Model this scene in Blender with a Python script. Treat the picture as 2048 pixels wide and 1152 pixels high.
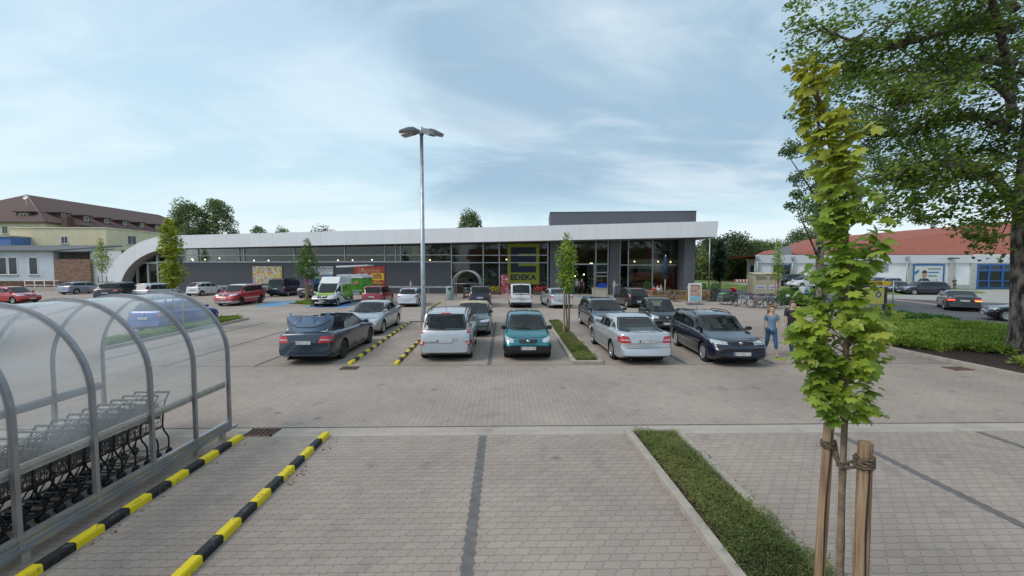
import bpy, bmesh, math, random
import numpy as np
from math import sin, cos, pi, radians as R, atan2, sqrt
from mathutils import Vector, Matrix, Quaternion
from mathutils.bvhtree import BVHTree
random.seed(7); RNG = np.random.default_rng(11)
scene = bpy.context.scene
for o in list(bpy.data.objects): bpy.data.objects.remove(o)
COL = scene.collection

# ------------------------------------------------------------------ camera
FPX, CH, PITCH, YAW = 830.0, 3.05, 2.828, 1.1     # focal length in photo pixels, eye height, tilt down, turn right
cam_d = bpy.data.cameras.new('camera'); cam = bpy.data.objects.new('camera', cam_d); COL.objects.link(cam)
cam_d.sensor_width = 36; cam_d.lens = FPX / 2048 * 36
cam_d.clip_start = 0.05; cam_d.clip_end = 3000
cam.location = (0, 0, CH); cam.rotation_euler = (R(90 - PITCH), 0, R(-YAW))
scene.camera = cam
CM = Matrix.Rotation(R(-YAW), 3, 'Z') @ Matrix.Rotation(R(90 - PITCH), 3, 'X')

# ------------------------------------------------------------------ world and sun
SUN_EL, SUN_AZ = 46.0, 244.0       # azimuth clockwise from +Y (the way we look): behind and to the left
world = bpy.data.worlds.new("World"); scene.world = world; world.use_nodes = True
def build_world():
    nt = world.node_tree; N = nt.nodes; Lk = nt.links; N.clear()
    def n(t, **k):
        x = N.new(t)
        for a, b in k.items(): setattr(x, a, b)
        return x
    def mth(op, a, b=None, c=None):
        x = n('ShaderNodeMath', operation=op)
        for i, v in enumerate((a, b, c)):
            if v is None: continue
            if isinstance(v, (int, float)): x.inputs[i].default_value = v
            else: Lk.new(v, x.inputs[i])
        return x.outputs[0]
    out = n('ShaderNodeOutputWorld'); bg = n('ShaderNodeBackground')
    sky = n('ShaderNodeTexSky', sky_type='NISHITA', sun_disc=False)
    sky.sun_elevation = R(SUN_EL); sky.sun_rotation = R(SUN_AZ)
    sky.air_density = 1.0; sky.dust_density = 1.5; sky.ozone_density = 1.0
    tc = n('ShaderNodeTexCoord'); sep = n('ShaderNodeSeparateXYZ'); Lk.new(tc.outputs['Generated'], sep.inputs[0])
    zz = mth('ADD', mth('MAXIMUM', sep.outputs[2], 0.0), 0.16)
    u = mth('DIVIDE', sep.outputs[0], zz); v = mth('DIVIDE', sep.outputs[1], zz)
    cb = n('ShaderNodeCombineXYZ'); Lk.new(u, cb.inputs[0]); Lk.new(v, cb.inputs[1])
    def noise(scale, det, dist, loc, sc=(1, 1, 1), rot=0):
        mp = n('ShaderNodeMapping'); Lk.new(cb.outputs[0], mp.inputs[0])
        mp.inputs['Location'].default_value = loc; mp.inputs['Scale'].default_value = sc; mp.inputs['Rotation'].default_value = (0, 0, rot)
        t = n('ShaderNodeTexNoise'); Lk.new(mp.outputs[0], t.inputs['Vector'])
        t.inputs['Scale'].default_value = scale; t.inputs['Detail'].default_value = det
        t.inputs['Roughness'].default_value = .55; t.inputs['Distortion'].default_value = dist
        return t.outputs[0]
    def ramp(f, stops):
        r = n('ShaderNodeValToRGB'); Lk.new(f, r.inputs[0]); e = r.color_ramp.elements
        while len(e) > 1: e.remove(e[-1])
        e[0].position, e[0].color = stops[0][0], (*stops[0][1], 1)
        for p, c in stops[1:]:
            q = e.new(p); q.color = (*c, 1)
        r.color_ramp.interpolation = 'EASE'
        return r.outputs[0]
    def mix(f, a, b):
        m = n('ShaderNodeMix', data_type='RGBA'); 
        if isinstance(f, (int, float)): m.inputs[0].default_value = f
        else: Lk.new(f, m.inputs[0])
        for i, s in ((6, a), (7, b)):
            if isinstance(s, tuple): m.inputs[i].default_value = (*s, 1)
            else: Lk.new(s, m.inputs[i])
        return m.outputs[2]
    # high thin veil by elevation (sin of the angle above the horizon)
    veil = ramp(sep.outputs[2], [(0.0, (7.4, 8.7, 9.2)), (0.10, (6.2, 8.3, 9.0)), (0.30, (5.5, 7.6, 8.9)), (0.55, (5.3, 7.0, 8.7)), (1.0, (6.0, 7.0, 8.2))])
    c = mix(0.80, sky.outputs[0], veil)
    # broad grey bank to the right
    bank = mth('MULTIPLY', ramp(mth('ADD', u, mth('MULTIPLY', noise(.7, 6, .8, (3, 1, 0)), 2.2)), [(0.5, (0, 0, 0)), (2.9, (1, 1, 1))]),
               ramp(sep.outputs[2], [(0.08, (0, 0, 0)), (0.2, (1, 1, 1))]))
    c = mix(mth('MULTIPLY', bank, .95), c, (3.2, 4.7, 6.1))
    # cirrus streaks
    w1 = ramp(noise(.6, 6, .7, (2.3, 5.1, 0), (1, 1.7, 1), .5), [(0.42, (0, 0, 0)), (0.68, (1, 1, 1))])
    w2 = ramp(noise(1.5, 7, 1.0, (9, .4, 0), (1, 2.2, 1), -.35), [(0.50, (0, 0, 0)), (0.78, (1, 1, 1))])
    c = mix(mth('MULTIPLY', w1, .5), c, (8.0, 8.8, 9.2))
    c = mix(mth('MULTIPLY', w2, .26), c, (8.2, 8.9, 9.3))
    # low cumulus near the horizon
    low = mth('MULTIPLY', ramp(noise(.42, 6, .2, (1.2, 3.3, 4)), [(0.45, (0, 0, 0)), (0.56, (1, 1, 1))]),
              ramp(sep.outputs[2], [(0.0, (1, 1, 1)), (0.20, (0, 0, 0))]))
    c = mix(mth('MULTIPLY', low, .5), c, (8.6, 8.9, 9.3))
    Lk.new(c, bg.inputs[0]); bg.inputs[1].default_value = 0.116
    Lk.new(bg.outputs[0], out.inputs[0])
build_world()
sl = bpy.data.lights.new('sun', 'SUN'); sl.energy = 1.8; sl.angle = R(26); sl.color = (1, .95, .88)
so = bpy.data.objects.new('sun', sl); COL.objects.link(so)
sd = Vector((sin(R(SUN_AZ)) * cos(R(SUN_EL)), cos(R(SUN_AZ)) * cos(R(SUN_EL)), sin(R(SUN_EL))))
so.rotation_euler = (-sd).to_track_quat('-Z', 'Y').to_euler(); so.location = sd * 60
scene.view_settings.view_transform = 'Standard'; scene.view_settings.look = 'None'
scene.view_settings.exposure = 0.0; scene.view_settings.gamma = 1; scene.view_settings.use_curve_mapping = False
scene.render.engine = 'CYCLES'
scene.cycles.transparent_max_bounces = 24

# ------------------------------------------------------------------ measuring helpers (survey of the place from the photograph)
def ray(px, py):
    return CM @ Vector(((px - 1024) / FPX, -(py - 576) / FPX, -1))
def G(px, py, z=0.0):
    d = ray(px, py); t = (z - CH) / d.z
    return Vector((d.x * t, d.y * t, z))
def AT(px, py, Y):
    d = ray(px, py); t = Y / d.y
    return Vector((d.x * t, Y, CH + d.z * t))

# ------------------------------------------------------------------ materials
MATS = {}
def nodes(name):
    m = bpy.data.materials.new(name); m.use_nodes = True
    nt = m.node_tree; b = nt.nodes['Principled BSDF']
    return m, nt, b
def setp(b, **k):
    for a, v in k.items():
        a = {'base': 'Base Color', 'rough': 'Roughness', 'metal': 'Metallic', 'coat': 'Coat Weight', 'crough': 'Coat Roughness',
             'spec': 'Specular IOR Level', 'alpha': 'Alpha', 'trans': 'Transmission Weight', 'ecol': 'Emission Color', 'estr': 'Emission Strength', 'ior': 'IOR'}[a]
        if isinstance(v, tuple): v = (*v, 1)
        b.inputs[a].default_value = v
def noisecol(nt, b, c1, c2, scale=4, detail=6, coord='Object', lo=.35, hi=.65, stretch=(1, 1, 1), bump=0, bscale=None, dist=0):
    N, L = nt.nodes, nt.links
    tc = N.new('ShaderNodeTexCoord'); mp = N.new('ShaderNodeMapping'); mp.inputs['Scale'].default_value = stretch
    L.new(tc.outputs[coord], mp.inputs[0])
    t = N.new('ShaderNodeTexNoise'); t.inputs['Scale'].default_value = scale; t.inputs['Detail'].default_value = detail; t.inputs['Distortion'].default_value = dist
    L.new(mp.outputs[0], t.inputs['Vector'])
    r = N.new('ShaderNodeValToRGB'); r.color_ramp.elements[0].position = lo; r.color_ramp.elements[1].position = hi
    r.color_ramp.elements[0].color = (*c1, 1); r.color_ramp.elements[1].color = (*c2, 1)
    L.new(t.outputs[0], r.inputs[0]); L.new(r.outputs[0], b.inputs['Base Color'])
    if bump:
        t2 = N.new('ShaderNodeTexNoise'); t2.inputs['Scale'].default_value = bscale or scale * 6; t2.inputs['Detail'].default_value = 4
        L.new(mp.outputs[0], t2.inputs['Vector'])
        bp = N.new('ShaderNodeBump'); bp.inputs['Strength'].default_value = bump; bp.inputs['Distance'].default_value = .02
        L.new(t2.outputs[0], bp.inputs['Height']); L.new(bp.outputs[0], b.inputs['Normal'])
    return r
def flat(name, c, rough=.6, var=.12, scale=3, bump=0, **k):
    if name in MATS: return MATS[name]
    m, nt, b = nodes(name); setp(b, rough=rough, **k)
    noisecol(nt, b, tuple(x * (1 - var) for x in c), tuple(min(1, x * (1 + var)) for x in c), scale=scale, bump=bump)
    MATS[name] = m; return m
def paint(name, c, metal=.35, rough=.32):
    if name in MATS: return MATS[name]
    m, nt, b = nodes(name); setp(b, base=c, rough=rough, metal=metal, coat=1.0, crough=.04)
    N, L = nt.nodes, nt.links          # a little road dust towards the sills, and fine flake
    noisecol(nt, b, tuple(x * .93 for x in c), tuple(min(1, x * 1.05) for x in c), scale=1.5, detail=2)
    MATS[name] = m; return m
def emis(name, c, s):
    if name in MATS: return MATS[name]
    m, nt, b = nodes(name); setp(b, base=c, ecol=c, estr=s); MATS[name] = m; return m
def glass_dark(name, c=(.014, .02, .022), rough=.03):
    if name in MATS: return MATS[name]
    m, nt, b = nodes(name); setp(b, base=c, rough=rough, spec=.5, ior=1.42)
    MATS[name] = m; return m
def glass_clear(name, tint=(.75, .8, .8), haze=.0, refl=1.0, hazecol=(.75, .77, .78)):
    """thin sheet: see-through, with fresnel reflection and an optional milky part"""
    if name in MATS: return MATS[name]
    m = bpy.data.materials.new(name); m.use_nodes = True; nt = m.node_tree; N, L = nt.nodes, nt.links; N.clear()
    out = N.new('ShaderNodeOutputMaterial'); tr = N.new('ShaderNodeBsdfTransparent'); tr.inputs[0].default_value = (*tint, 1)
    gl = N.new('ShaderNodeBsdfGlossy'); gl.inputs['Roughness'].default_value = .03 + haze * .25; gl.inputs[0].default_value = (refl, refl, refl, 1)
    df = N.new('ShaderNodeBsdfDiffuse'); df.inputs[0].default_value = (*hazecol, 1)
    fr = N.new('ShaderNodeFresnel'); fr.inputs[0].default_value = 1.5
    m1 = N.new('ShaderNodeMixShader'); m1.inputs[0].default_value = haze; L.new(tr.outputs[0], m1.inputs[1]); L.new(df.outputs[0], m1.inputs[2])
    if haze:
        tc = N.new('ShaderNodeTexCoord'); t = N.new('ShaderNodeTexNoise'); t.inputs['Scale'].default_value = 2.2; t.inputs['Detail'].default_value = 6
        mp = N.new('ShaderNodeMapping'); mp.inputs['Scale'].default_value = (1, .35, 1); L.new(tc.outputs['Object'], mp.inputs[0]); L.new(mp.outputs[0], t.inputs['Vector'])
        mr = N.new('ShaderNodeMapRange'); mr.inputs[1].default_value = .3; mr.inputs[2].default_value = .75; mr.inputs[3].default_value = haze * .5; mr.inputs[4].default_value = haze * 1.6
        L.new(t.outputs[0], mr.inputs[0]); L.new(mr.outputs[0], m1.inputs[0])
    m2 = N.new('ShaderNodeMixShader'); L.new(fr.outputs[0], m2.inputs[0]); L.new(m1.outputs[0], m2.inputs[1]); L.new(gl.outputs[0], m2.inputs[2])
    L.new(m2.outputs[0], out.inputs[0]); MATS[name] = m; return m
def leafmat(name, cols, trans=.35, rough=.45):
    if name in MATS: return MATS[name]
    m, nt, b = nodes(name); N, L = nt.nodes, nt.links; setp(b, rough=rough, spec=.35)
    g = N.new('ShaderNodeNewGeometry'); r = N.new('ShaderNodeValToRGB'); e = r.color_ramp.elements
    while len(e) > 1: e.remove(e[-1])
    e[0].position = 0; e[0].color = (*cols[0], 1)
    for i, c in enumerate(cols[1:]): q = e.new((i + 1) / (len(cols) - 1)); q.color = (*c, 1)
    tc = N.new('ShaderNodeTexCoord'); t = N.new('ShaderNodeTexNoise'); t.inputs['Scale'].default_value = .9; t.inputs['Detail'].default_value = 3
    L.new(tc.outputs['Object'], t.inputs['Vector'])
    a = N.new('ShaderNodeMath'); a.operation = 'MULTIPLY_ADD'; a.inputs[1].default_value = .55; L.new(g.outputs['Random Per Island'], a.inputs[0])
    a2 = N.new('ShaderNodeMath'); a2.operation = 'MULTIPLY_ADD'; a2.inputs[1].default_value = 1.5; a2.inputs[2].default_value = -.5; L.new(t.outputs[0], a2.inputs[0])
    L.new(a2.outputs[0], a.inputs[2]); L.new(a.outputs[0], r.inputs[0]); L.new(r.outputs[0], b.inputs['Base Color'])
    tb = N.new('ShaderNodeBsdfTranslucent'); L.new(r.outputs[0], tb.inputs[0])
    mx = N.new('ShaderNodeMixShader'); mx.inputs[0].default_value = trans
    L.new(b.outputs[0], mx.inputs[1]); L.new(tb.outputs[0], mx.inputs[2]); L.new(mx.outputs[0], N['Material Output'].inputs[0])
    MATS[name] = m; return m

# ------------------------------------------------------------------ mesh builder
class MB:
    def __init__(s): s.v = []; s.f = []; s.m = []; s.s = []
    def add(s, vs, fs, mi=0, smooth=False):
        o = len(s.v); s.v += [tuple(x) for x in vs]
        for f in fs: s.f.append([i + o for i in f]); s.m.append(mi); s.s.append(smooth)
        return s
    def box(s, c, d, rz=0, mi=0, M=None):
        x, y, z = d[0] / 2, d[1] / 2, d[2] / 2
        vs = [Vector((a * x, b * y, e * z)) for a in (-1, 1) for b in (-1, 1) for e in (-1, 1)]
        Q = M or Matrix.Rotation(rz, 3, 'Z'); vs = [Q @ v + Vector(c) for v in vs]
        return s.add(vs, [(0, 1, 3, 2), (4, 6, 7, 5), (0, 4, 5, 1), (2, 3, 7, 6), (0, 2, 6, 4), (1, 5, 7, 3)], mi)
    def bbox(s, a, b, mi=0):
        return s.box([(a[i] + b[i]) / 2 for i in range(3)], [abs(b[i] - a[i]) for i in range(3)], 0, mi)
    def bevbox(s, c, d, bv=.02, rz=0, mi=0, M=None):
        x, y, z = d[0] / 2, d[1] / 2, d[2] / 2; Q = M or Matrix.Rotation(rz, 3, 'Z')
        rings = []
        for zz, k in ((-z, bv), (-z + bv, 0), (z - bv, 0), (z, bv)):
            X, Y = x - k, y - k; q = bv if k == 0 else bv * .6
            rings.append([Q @ Vector((px, py, zz)) + Vector(c) for px, py in ((-X + q, -Y), (X - q, -Y), (X, -Y + q), (X, Y - q), (X - q, Y), (-X + q, Y), (-X, Y - q), (-X, -Y + q))])
        return s.loft(rings, closed=True, caps=True, mi=mi)
    def loft(s, rings, closed=True, caps=False, mi=0, smooth=False):
        n = len(rings[0]); vs = [p for r in rings for p in r]; fs = []
        for i in range(len(rings) - 1):
            for j in range(n if closed else n - 1):
                a = i * n + j; b = i * n + (j + 1) % n
                fs.append((a, b, b + n, a + n))
        s.add(vs, fs, mi, smooth)
        if caps:
            o = len(s.v) - len(vs)
            s.f.append([o + j for j in range(n)][::-1]); s.m.append(mi); s.s.append(False)
            s.f.append([o + (len(rings) - 1) * n + j for j in range(n)]); s.m.append(mi); s.s.append(False)
        return s
    def tube(s, pts, r, n=8, mi=0, caps=True, smooth=True):
        pts = [Vector(p) for p in pts]; rr = r if isinstance(r, (list, tuple)) else [r] * len(pts)
        rings = []; up = None
        for i, p in enumerate(pts):
            if i == 0: t = pts[1] - p
            elif i == len(pts) - 1: t = p - pts[i - 1]
            else: t = (pts[i + 1] - p).normalized() + (p - pts[i - 1]).normalized()
            t.normalize()
            if up is None: up = t.orthogonal().normalized()
            up = (up - t * up.dot(t)); up = up.normalized() if up.length > 1e-6 else t.orthogonal().normalized()
            w = t.cross(up)
            rings.append([p + (up * cos(2 * pi * k / n) + w * sin(2 * pi * k / n)) * rr[i] for k in range(n)])
        return s.loft(rings, True, caps, mi, smooth)
    def lathe(s, prof, n=24, M=None, mi=0, smooth=True, c=(0, 0, 0)):
        """prof: (radius, height along z)"""
        M = M or Matrix.Identity(3); c = Vector(c)
        rings = [[M @ Vector((r * cos(2 * pi * k / n), r * sin(2 * pi * k / n), z)) + c for k in range(n)] for r, z in prof]
        return s.loft(rings, True, False, mi, smooth)
    def ngon(s, pts, mi=0): return s.add(pts, [list(range(len(pts)))], mi)
    def prism(s, pts, ext, mi=0):
        """polygon extruded by vector"""
        e = Vector(ext); a = [Vector(p) for p in pts]; b = [p + e for p in a]; n = len(a)
        return s.add(a + b, [list(range(n))[::-1], list(range(n, 2 * n))] + [(i, (i + 1) % n, (i + 1) % n + n, i + n) for i in range(n)], mi)
    def sphere(s, c, r, n=12, mi=0, sc=(1, 1, 1)):
        rings = [[Vector((c[0] + r * sc[0] * sin(pi * i / (n // 2)) * cos(2 * pi * k / n), c[1] + r * sc[1] * sin(pi * i / (n // 2)) * sin(2 * pi * k / n), c[2] + r * sc[2] * cos(pi * i / (n // 2)))) for k in range(n)] for i in range(n // 2 + 1)]
        return s.loft(rings, True, False, mi, True)
    def build(s, name, mats, parent=None, fix=True):
        me = bpy.data.meshes.new(name); org = Vector((0, 0, 0))
        if parent is not None and parent.get('_w'): org = parent.location
        me.from_pydata([(v[0] - org[0], v[1] - org[1], v[2] - org[2]) for v in s.v], [], s.f)
        if not isinstance(mats, (list, tuple)): mats = [mats]
        for m in mats: me.materials.append(m)
        me.polygons.foreach_set('material_index', s.m); me.polygons.foreach_set('use_smooth', s.s)
        if fix:
            bm = bmesh.new(); bm.from_mesh(me); bmesh.ops.recalc_face_normals(bm, faces=bm.faces); bm.to_mesh(me); bm.free()
        me.update()
        o = bpy.data.objects.new(name, me); COL.objects.link(o)
        if parent is not None: o.parent = parent
        return o
def tag(o, label=None, cat=None, group=None, kind=None):
    if label: o['label'] = label
    if cat: o['category'] = cat
    if group: o['group'] = group
    if kind: o['kind'] = kind
    return o
def thing(name, label, cat, loc=(0, 0, 0), rz=0, group=None, worldcoords=False):
    o = bpy.data.objects.new(name, None); COL.objects.link(o); o.empty_display_size = .3
    o.location = loc; o.rotation_euler = (0, 0, rz); tag(o, label, cat, group)
    if worldcoords: o['_w'] = 1
    return o
def copy_tree(o, parent=None):
    c = o.copy(); COL.objects.link(c); c.parent = parent
    for ch in list(o.children): copy_tree(ch, c)
    return c
def struct(name, mb, mat): return tag(mb.build(name, mat), kind='structure')
def text_mesh(body, size, parent, name, mat, M, ext=.01, bold=0, align='CENTER', sx=1.0):
    cu = bpy.data.curves.new('t', 'FONT'); cu.body = body; cu.size = size; cu.extrude = ext; cu.offset = bold
    cu.align_x = align; cu.align_y = 'CENTER'; cu.resolution_u = 3
    to = bpy.data.objects.new('t', cu); COL.objects.link(to)
    bpy.context.view_layer.update(); dg = bpy.context.evaluated_depsgraph_get()
    me = bpy.data.meshes.new_from_object(to.evaluated_get(dg)); bpy.data.objects.remove(to)
    me.transform(M @ Matrix.Diagonal((sx, 1, 1, 1))); me.materials.clear(); me.materials.append(mat); me.name = name
    o = bpy.data.objects.new(name, me); COL.objects.link(o); o.parent = parent
    return o
def facing(p, rz=0):   # text matrix: upright, reading towards -Y, turned by rz
    return Matrix.Translation(Vector(p)) @ Matrix.Rotation(rz, 4, 'Z') @ Matrix.Rotation(R(90), 4, 'X')
def randrot(n, flat=0.0):
    """n random rotation matrices; flat>0 keeps leaf normals nearer to vertical"""
    q = RNG.normal(size=(n, 4))
    if flat: q[:, 1] *= (1 - flat); q[:, 2] *= (1 - flat)
    q /= np.linalg.norm(q, axis=1)[:, None]; w, x, y, z = q.T
    return np.stack([np.stack([1 - 2 * (y * y + z * z), 2 * (x * y - z * w), 2 * (x * z + y * w)], -1),
                     np.stack([2 * (x * y + z * w), 1 - 2 * (x * x + z * z), 2 * (y * z - x * w)], -1),
                     np.stack([2 * (x * z - y * w), 2 * (y * z + x * w), 1 - 2 * (x * x + y * y)], -1)], 1)
def scatter(name, C, S, RM, tv, tf, mat, parent=None, smooth=False):
    """one mesh of many small leaves: centres C (n,3), sizes S (n), rotations RM (n,3,3)"""
    tv = np.array(tv, float); k = len(tv); n = len(C)
    V = np.einsum('nij,kj->nki', RM, tv) * np.asarray(S)[:, None, None] + np.asarray(C)[:, None, :]
    V = V.reshape(-1, 3)
    if parent is not None and parent.get('_w'): V = V - np.array(parent.location)
    me = bpy.data.meshes.new(name); me.vertices.add(n * k); me.vertices.foreach_set('co', V.astype(np.float32).ravel())
    loops = np.concatenate([np.array(f) for f in tf]); sizes = np.array([len(f) for f in tf]); L = len(loops)
    al = (np.arange(n)[:, None] * k + loops[None]).ravel(); sz = np.tile(sizes, n)
    me.loops.add(n * L); me.loops.foreach_set('vertex_index', al.astype(np.int32))
    me.polygons.add(len(sz)); me.polygons.foreach_set('loop_start', np.concatenate([[0], np.cumsum(sz)[:-1]]).astype(np.int32))
    me.polygons.foreach_set('loop_total', sz.astype(np.int32))
    me.update(calc_edges=True); me.validate(); me.materials.append(mat)
    if smooth: me.polygons.foreach_set('use_smooth', [True] * len(me.polygons))
    o = bpy.data.objects.new(name, me); COL.objects.link(o)
    if parent is not None: o.parent = parent
    return o
LEAF4 = ([(0, -.5, 0), (.32, -.05, .06), (0, .5, -.05), (-.32, -.05, .06)], [(0, 1, 2), (0, 2, 3)])
LEAFN = ([(0, 0, 0), (.10, .3, .02), (0, 1, 0), (-.10, .3, .02)], [(0, 1, 2, 3)])
def cr(pts, n):
    """Catmull-Rom through points"""
    P = [Vector(p) for p in pts]; P = [P[0] * 2 - P[1]] + P + [P[-1] * 2 - P[-2]]; out = []
    for i in range(1, len(P) - 2):
        for k in range(n):
            t = k / n; a, b, c, d = P[i - 1], P[i], P[i + 1], P[i + 2]
            out.append(.5 * ((2 * b) + (c - a) * t + (2 * a - 5 * b + 4 * c - d) * t * t + (3 * b - a - 3 * c + d) * t ** 3))
    out.append(P[-2]); return out
# ================================================================== GROUND, PAVING, ROADS
def paver_mat(name, c1, c2, cj, rot=0, bw=.185, rh=.112, amp=.020, mortar=.006):
    m, nt, b = nodes(name); N, L = nt.nodes, nt.links; setp(b, rough=.85, spec=.3)
    tc = N.new('ShaderNodeTexCoord'); mp = N.new('ShaderNodeMapping'); mp.inputs['Rotation'].default_value = (0, 0, rot)
    L.new(tc.outputs['Object'], mp.inputs[0]); sep = N.new('ShaderNodeSeparateXYZ'); L.new(mp.outputs[0], sep.inputs[0])
    def M(op, a, bb=None, c=None):
        x = N.new('ShaderNodeMath'); x.operation = op
        for i, v in enumerate((a, bb, c)):
            if v is None: continue
            if isinstance(v, (int, float)): x.inputs[i].default_value = v
            else: L.new(v, x.inputs[i])
        return x.outputs[0]
    X, Y = sep.outputs[0], sep.outputs[1]
    wy = M('MULTIPLY', M('SINE', M('MULTIPLY', X, 2 * pi / (bw))), amp * .22)
    wx = M('MULTIPLY', M('SINE', M('MULTIPLY', Y, 2 * pi / (rh * 1.0))), amp)
    cb = N.new('ShaderNodeCombineXYZ'); L.new(M('ADD', X, wx), cb.inputs[0]); L.new(M('ADD', Y, wy), cb.inputs[1])
    br = N.new('ShaderNodeTexBrick'); L.new(cb.outputs[0], br.inputs['Vector'])
    br.inputs['Scale'].default_value = 1; br.inputs['Brick Width'].default_value = bw; br.inputs['Row Height'].default_value = rh
    br.inputs['Mortar Size'].default_value = mortar * .5; br.inputs['Mortar Smooth'].default_value = .3
    br.inputs['Color1'].default_value = (*c1, 1); br.inputs['Color2'].default_value = (*c2, 1); br.inputs['Mortar'].default_value = (*cj, 1)
    # big soft patches (wear, laid lots) and small stains
    t = N.new('ShaderNodeTexNoise'); t.inputs['Scale'].default_value = .35; t.inputs['Detail'].default_value = 5; L.new(tc.outputs['Object'], t.inputs['Vector'])
    r = N.new('ShaderNodeMapRange'); r.inputs[1].default_value = .3; r.inputs[2].default_value = .7; r.inputs[3].default_value = .83; r.inputs[4].default_value = 1.12; L.new(t.outputs[0], r.inputs[0])
    t2 = N.new('ShaderNodeTexNoise'); t2.inputs['Scale'].default_value = 2.3; t2.inputs['Detail'].default_value = 8; L.new(tc.outputs['Object'], t2.inputs['Vector'])
    r2 = N.new('ShaderNodeMapRange'); r2.inputs[1].default_value = .22; r2.inputs[2].default_value = .42; r2.inputs[3].default_value = .72; r2.inputs[4].default_value = 1.0; L.new(t2.outputs[0], r2.inputs[0])
    vo = N.new('ShaderNodeTexVoronoi'); vo.inputs['Scale'].default_value = .9; L.new(tc.outputs['Object'], vo.inputs['Vector'])
    r3 = N.new('ShaderNodeMapRange'); r3.inputs[1].default_value = .03; r3.inputs[2].default_value = .10; r3.inputs[3].default_value = .6; r3.inputs[4].default_value = 1.0; L.new(vo.outputs['Distance'], r3.inputs[0])
    fac = M('MULTIPLY', M('MULTIPLY', r.outputs[0], r2.outputs[0]), r3.outputs[0])
    mx = N.new('ShaderNodeMix'); mx.data_type = 'RGBA'; mx.blend_type = 'MULTIPLY'; mx.inputs[0].default_value = 1
    L.new(br.outputs['Color'], mx.inputs[6]); L.new(fac, mx.inputs[7]); L.new(mx.outputs[2], b.inputs['Base Color'])
    bp = N.new('ShaderNodeBump'); bp.inputs['Strength'].default_value = .35; bp.inputs['Distance'].default_value = .006; bp.invert = True
    L.new(br.outputs['Fac'], bp.inputs['Height']); L.new(bp.outputs[0], b.inputs['Normal'])
    return m
M_bay = paver_mat('bay_pavers', (.365, .300, .255), (.320, .264, .226), (.11, .088, .068))
M_aisle = paver_mat('aisle_pavers', (.368, .304, .260), (.334, .277, .238), (.17, .14, .115), rot=pi / 2, amp=.008)
M_gut = paver_mat('gutter_slabs', (.42, .365, .315), (.38, .33, .285), (.2, .17, .14), bw=.5, rh=.2, amp=0, mortar=.006)
M_far = paver_mat('far_pavers', (.370, .308, .264), (.346, .289, .249), (.26, .225, .19), rot=0, amp=.004)
def rough_ground(name, c1, c2, scale, bump=.4, rough=.9, bs=None, lo=.35, hi=.65):
    m, nt, b = nodes(name); setp(b, rough=rough, spec=.3); noisecol(nt, b, c1, c2, scale=scale, detail=9, bump=bump, bscale=bs, lo=lo, hi=hi); MATS[name] = m; return m
M_asph = rough_ground('asphalt', (.088, .086, .092), (.125, .122, .128), 1.2, .3, .85, 120)
M_grass = rough_ground('grass', (.07, .12, .02), (.17, .24, .045), .8, .6, .95, 30)
M_conc = rough_ground('concrete', (.38, .335, .29), (.46, .41, .355), 3, .25, .85, 60)
M_mulch = rough_ground('bark_mulch', (.018, .012, .01), (.085, .05, .035), 22, 1.0, .95, 45, .4, .6)
M_blue = rough_ground('blue_paint', (.11, .25, .43), (.16, .32, .5), 1.5, .1, .7)
M_dkpav = rough_ground('dark_pavers', (.125, .118, .115), (.165, .156, .150), 9, .2, .8, 60)
M_pink = rough_ground('red_kerb_stone', (.34, .22, .19), (.42, .29, .25), 3, .2)
M_lotgrey = rough_ground('light_paving', (.30, .28, .25), (.37, .35, .32), 1.0, .15, .85, 60)
M_joint = rough_ground('joint_dirt', (.05, .045, .035), (.10, .09, .07), 6, .2)

def sheet(name, pts, z, mat):
    return struct(name, MB().ngon([(p[0], p[1], z) for p in pts]), mat)
sheet('ground', [(-900, -200), (900, -200), (900, 1500), (-900, 1500)], -.06, M_grass)
edge = [(14.25, -8), (14.25, 16.5), (17.5, 21.3), (21.0, 24.2), (23.6, 27), (24.6, 31.2), (23.6, 36), (22.2, 44)]
sheet('parking_lot', [(-75, -24), (14.25, -24)] + edge + [(22.2, 60), (-75, 60)], 0, M_far)
sheet('parking_bays', [(-20, -2), (14.2, -2), (14.2, 7.42), (-20, 7.42)], .004, M_bay)
sheet('driving_aisle', [(-60, 7.86), (14.2, 7.86), (14.2, 12.8), (-60, 12.8)], .004, M_aisle)
sheet('gutter', [(-60, 7.42), (14.2, 7.42), (14.2, 7.82), (-60, 7.82)], .004, M_gut)
sheet('gutter_joint', [(-60, 7.82), (14.2, 7.82), (14.2, 7.86), (-60, 7.86)], .004, M_joint)
sheet('paving_joint', [(-60, 12.8), (14.2, 12.8), (14.2, 12.835), (-60, 12.835)], .004, M_joint)
sheet('bay_row', [(-14, 12.84), (14.2, 12.84), (14.2, 17.9), (-14, 17.9)], .004, M_bay)
sheet('bay_row', [(-14, 17.93), (14.2, 17.93), (14.2, 23.2), (-14, 23.2)], .004, M_bay)
sheet('paving_joint', [(-14, 17.9), (14.2, 17.9), (14.2, 17.93), (-14, 17.93)], .004, M_joint)
sheet('paving_joint', [(-60, 23.2), (20, 23.2), (20, 23.24), (-60, 23.24)], .004, M_joint)
def stripe(x0, y0, x1, y1, w=.13, zig=True):
    m = MB(); L = sqrt((x1 - x0) ** 2 + (y1 - y0) ** 2); d = Vector((x1 - x0, y1 - y0, 0)) / L; nn = Vector((-d.y, d.x, 0)); k = int(L / .075); a = []; b = []
    for i in range(k + 1):
        o = (.012 if i % 2 else -.012) if zig else 0; p = Vector((x0, y0, .008)) + d * (L * i / k)
        a.append(p + nn * (w / 2 + o)); b.append(p + nn * (-w / 2 + o))
    m.loft([a, b], closed=False); return struct('bay_marking', m, M_dkpav)
p = [G(965, 880), G(930, 1152)]
stripe(p[0].x, 7.4, p[0].x + .01, 1.5)
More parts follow.
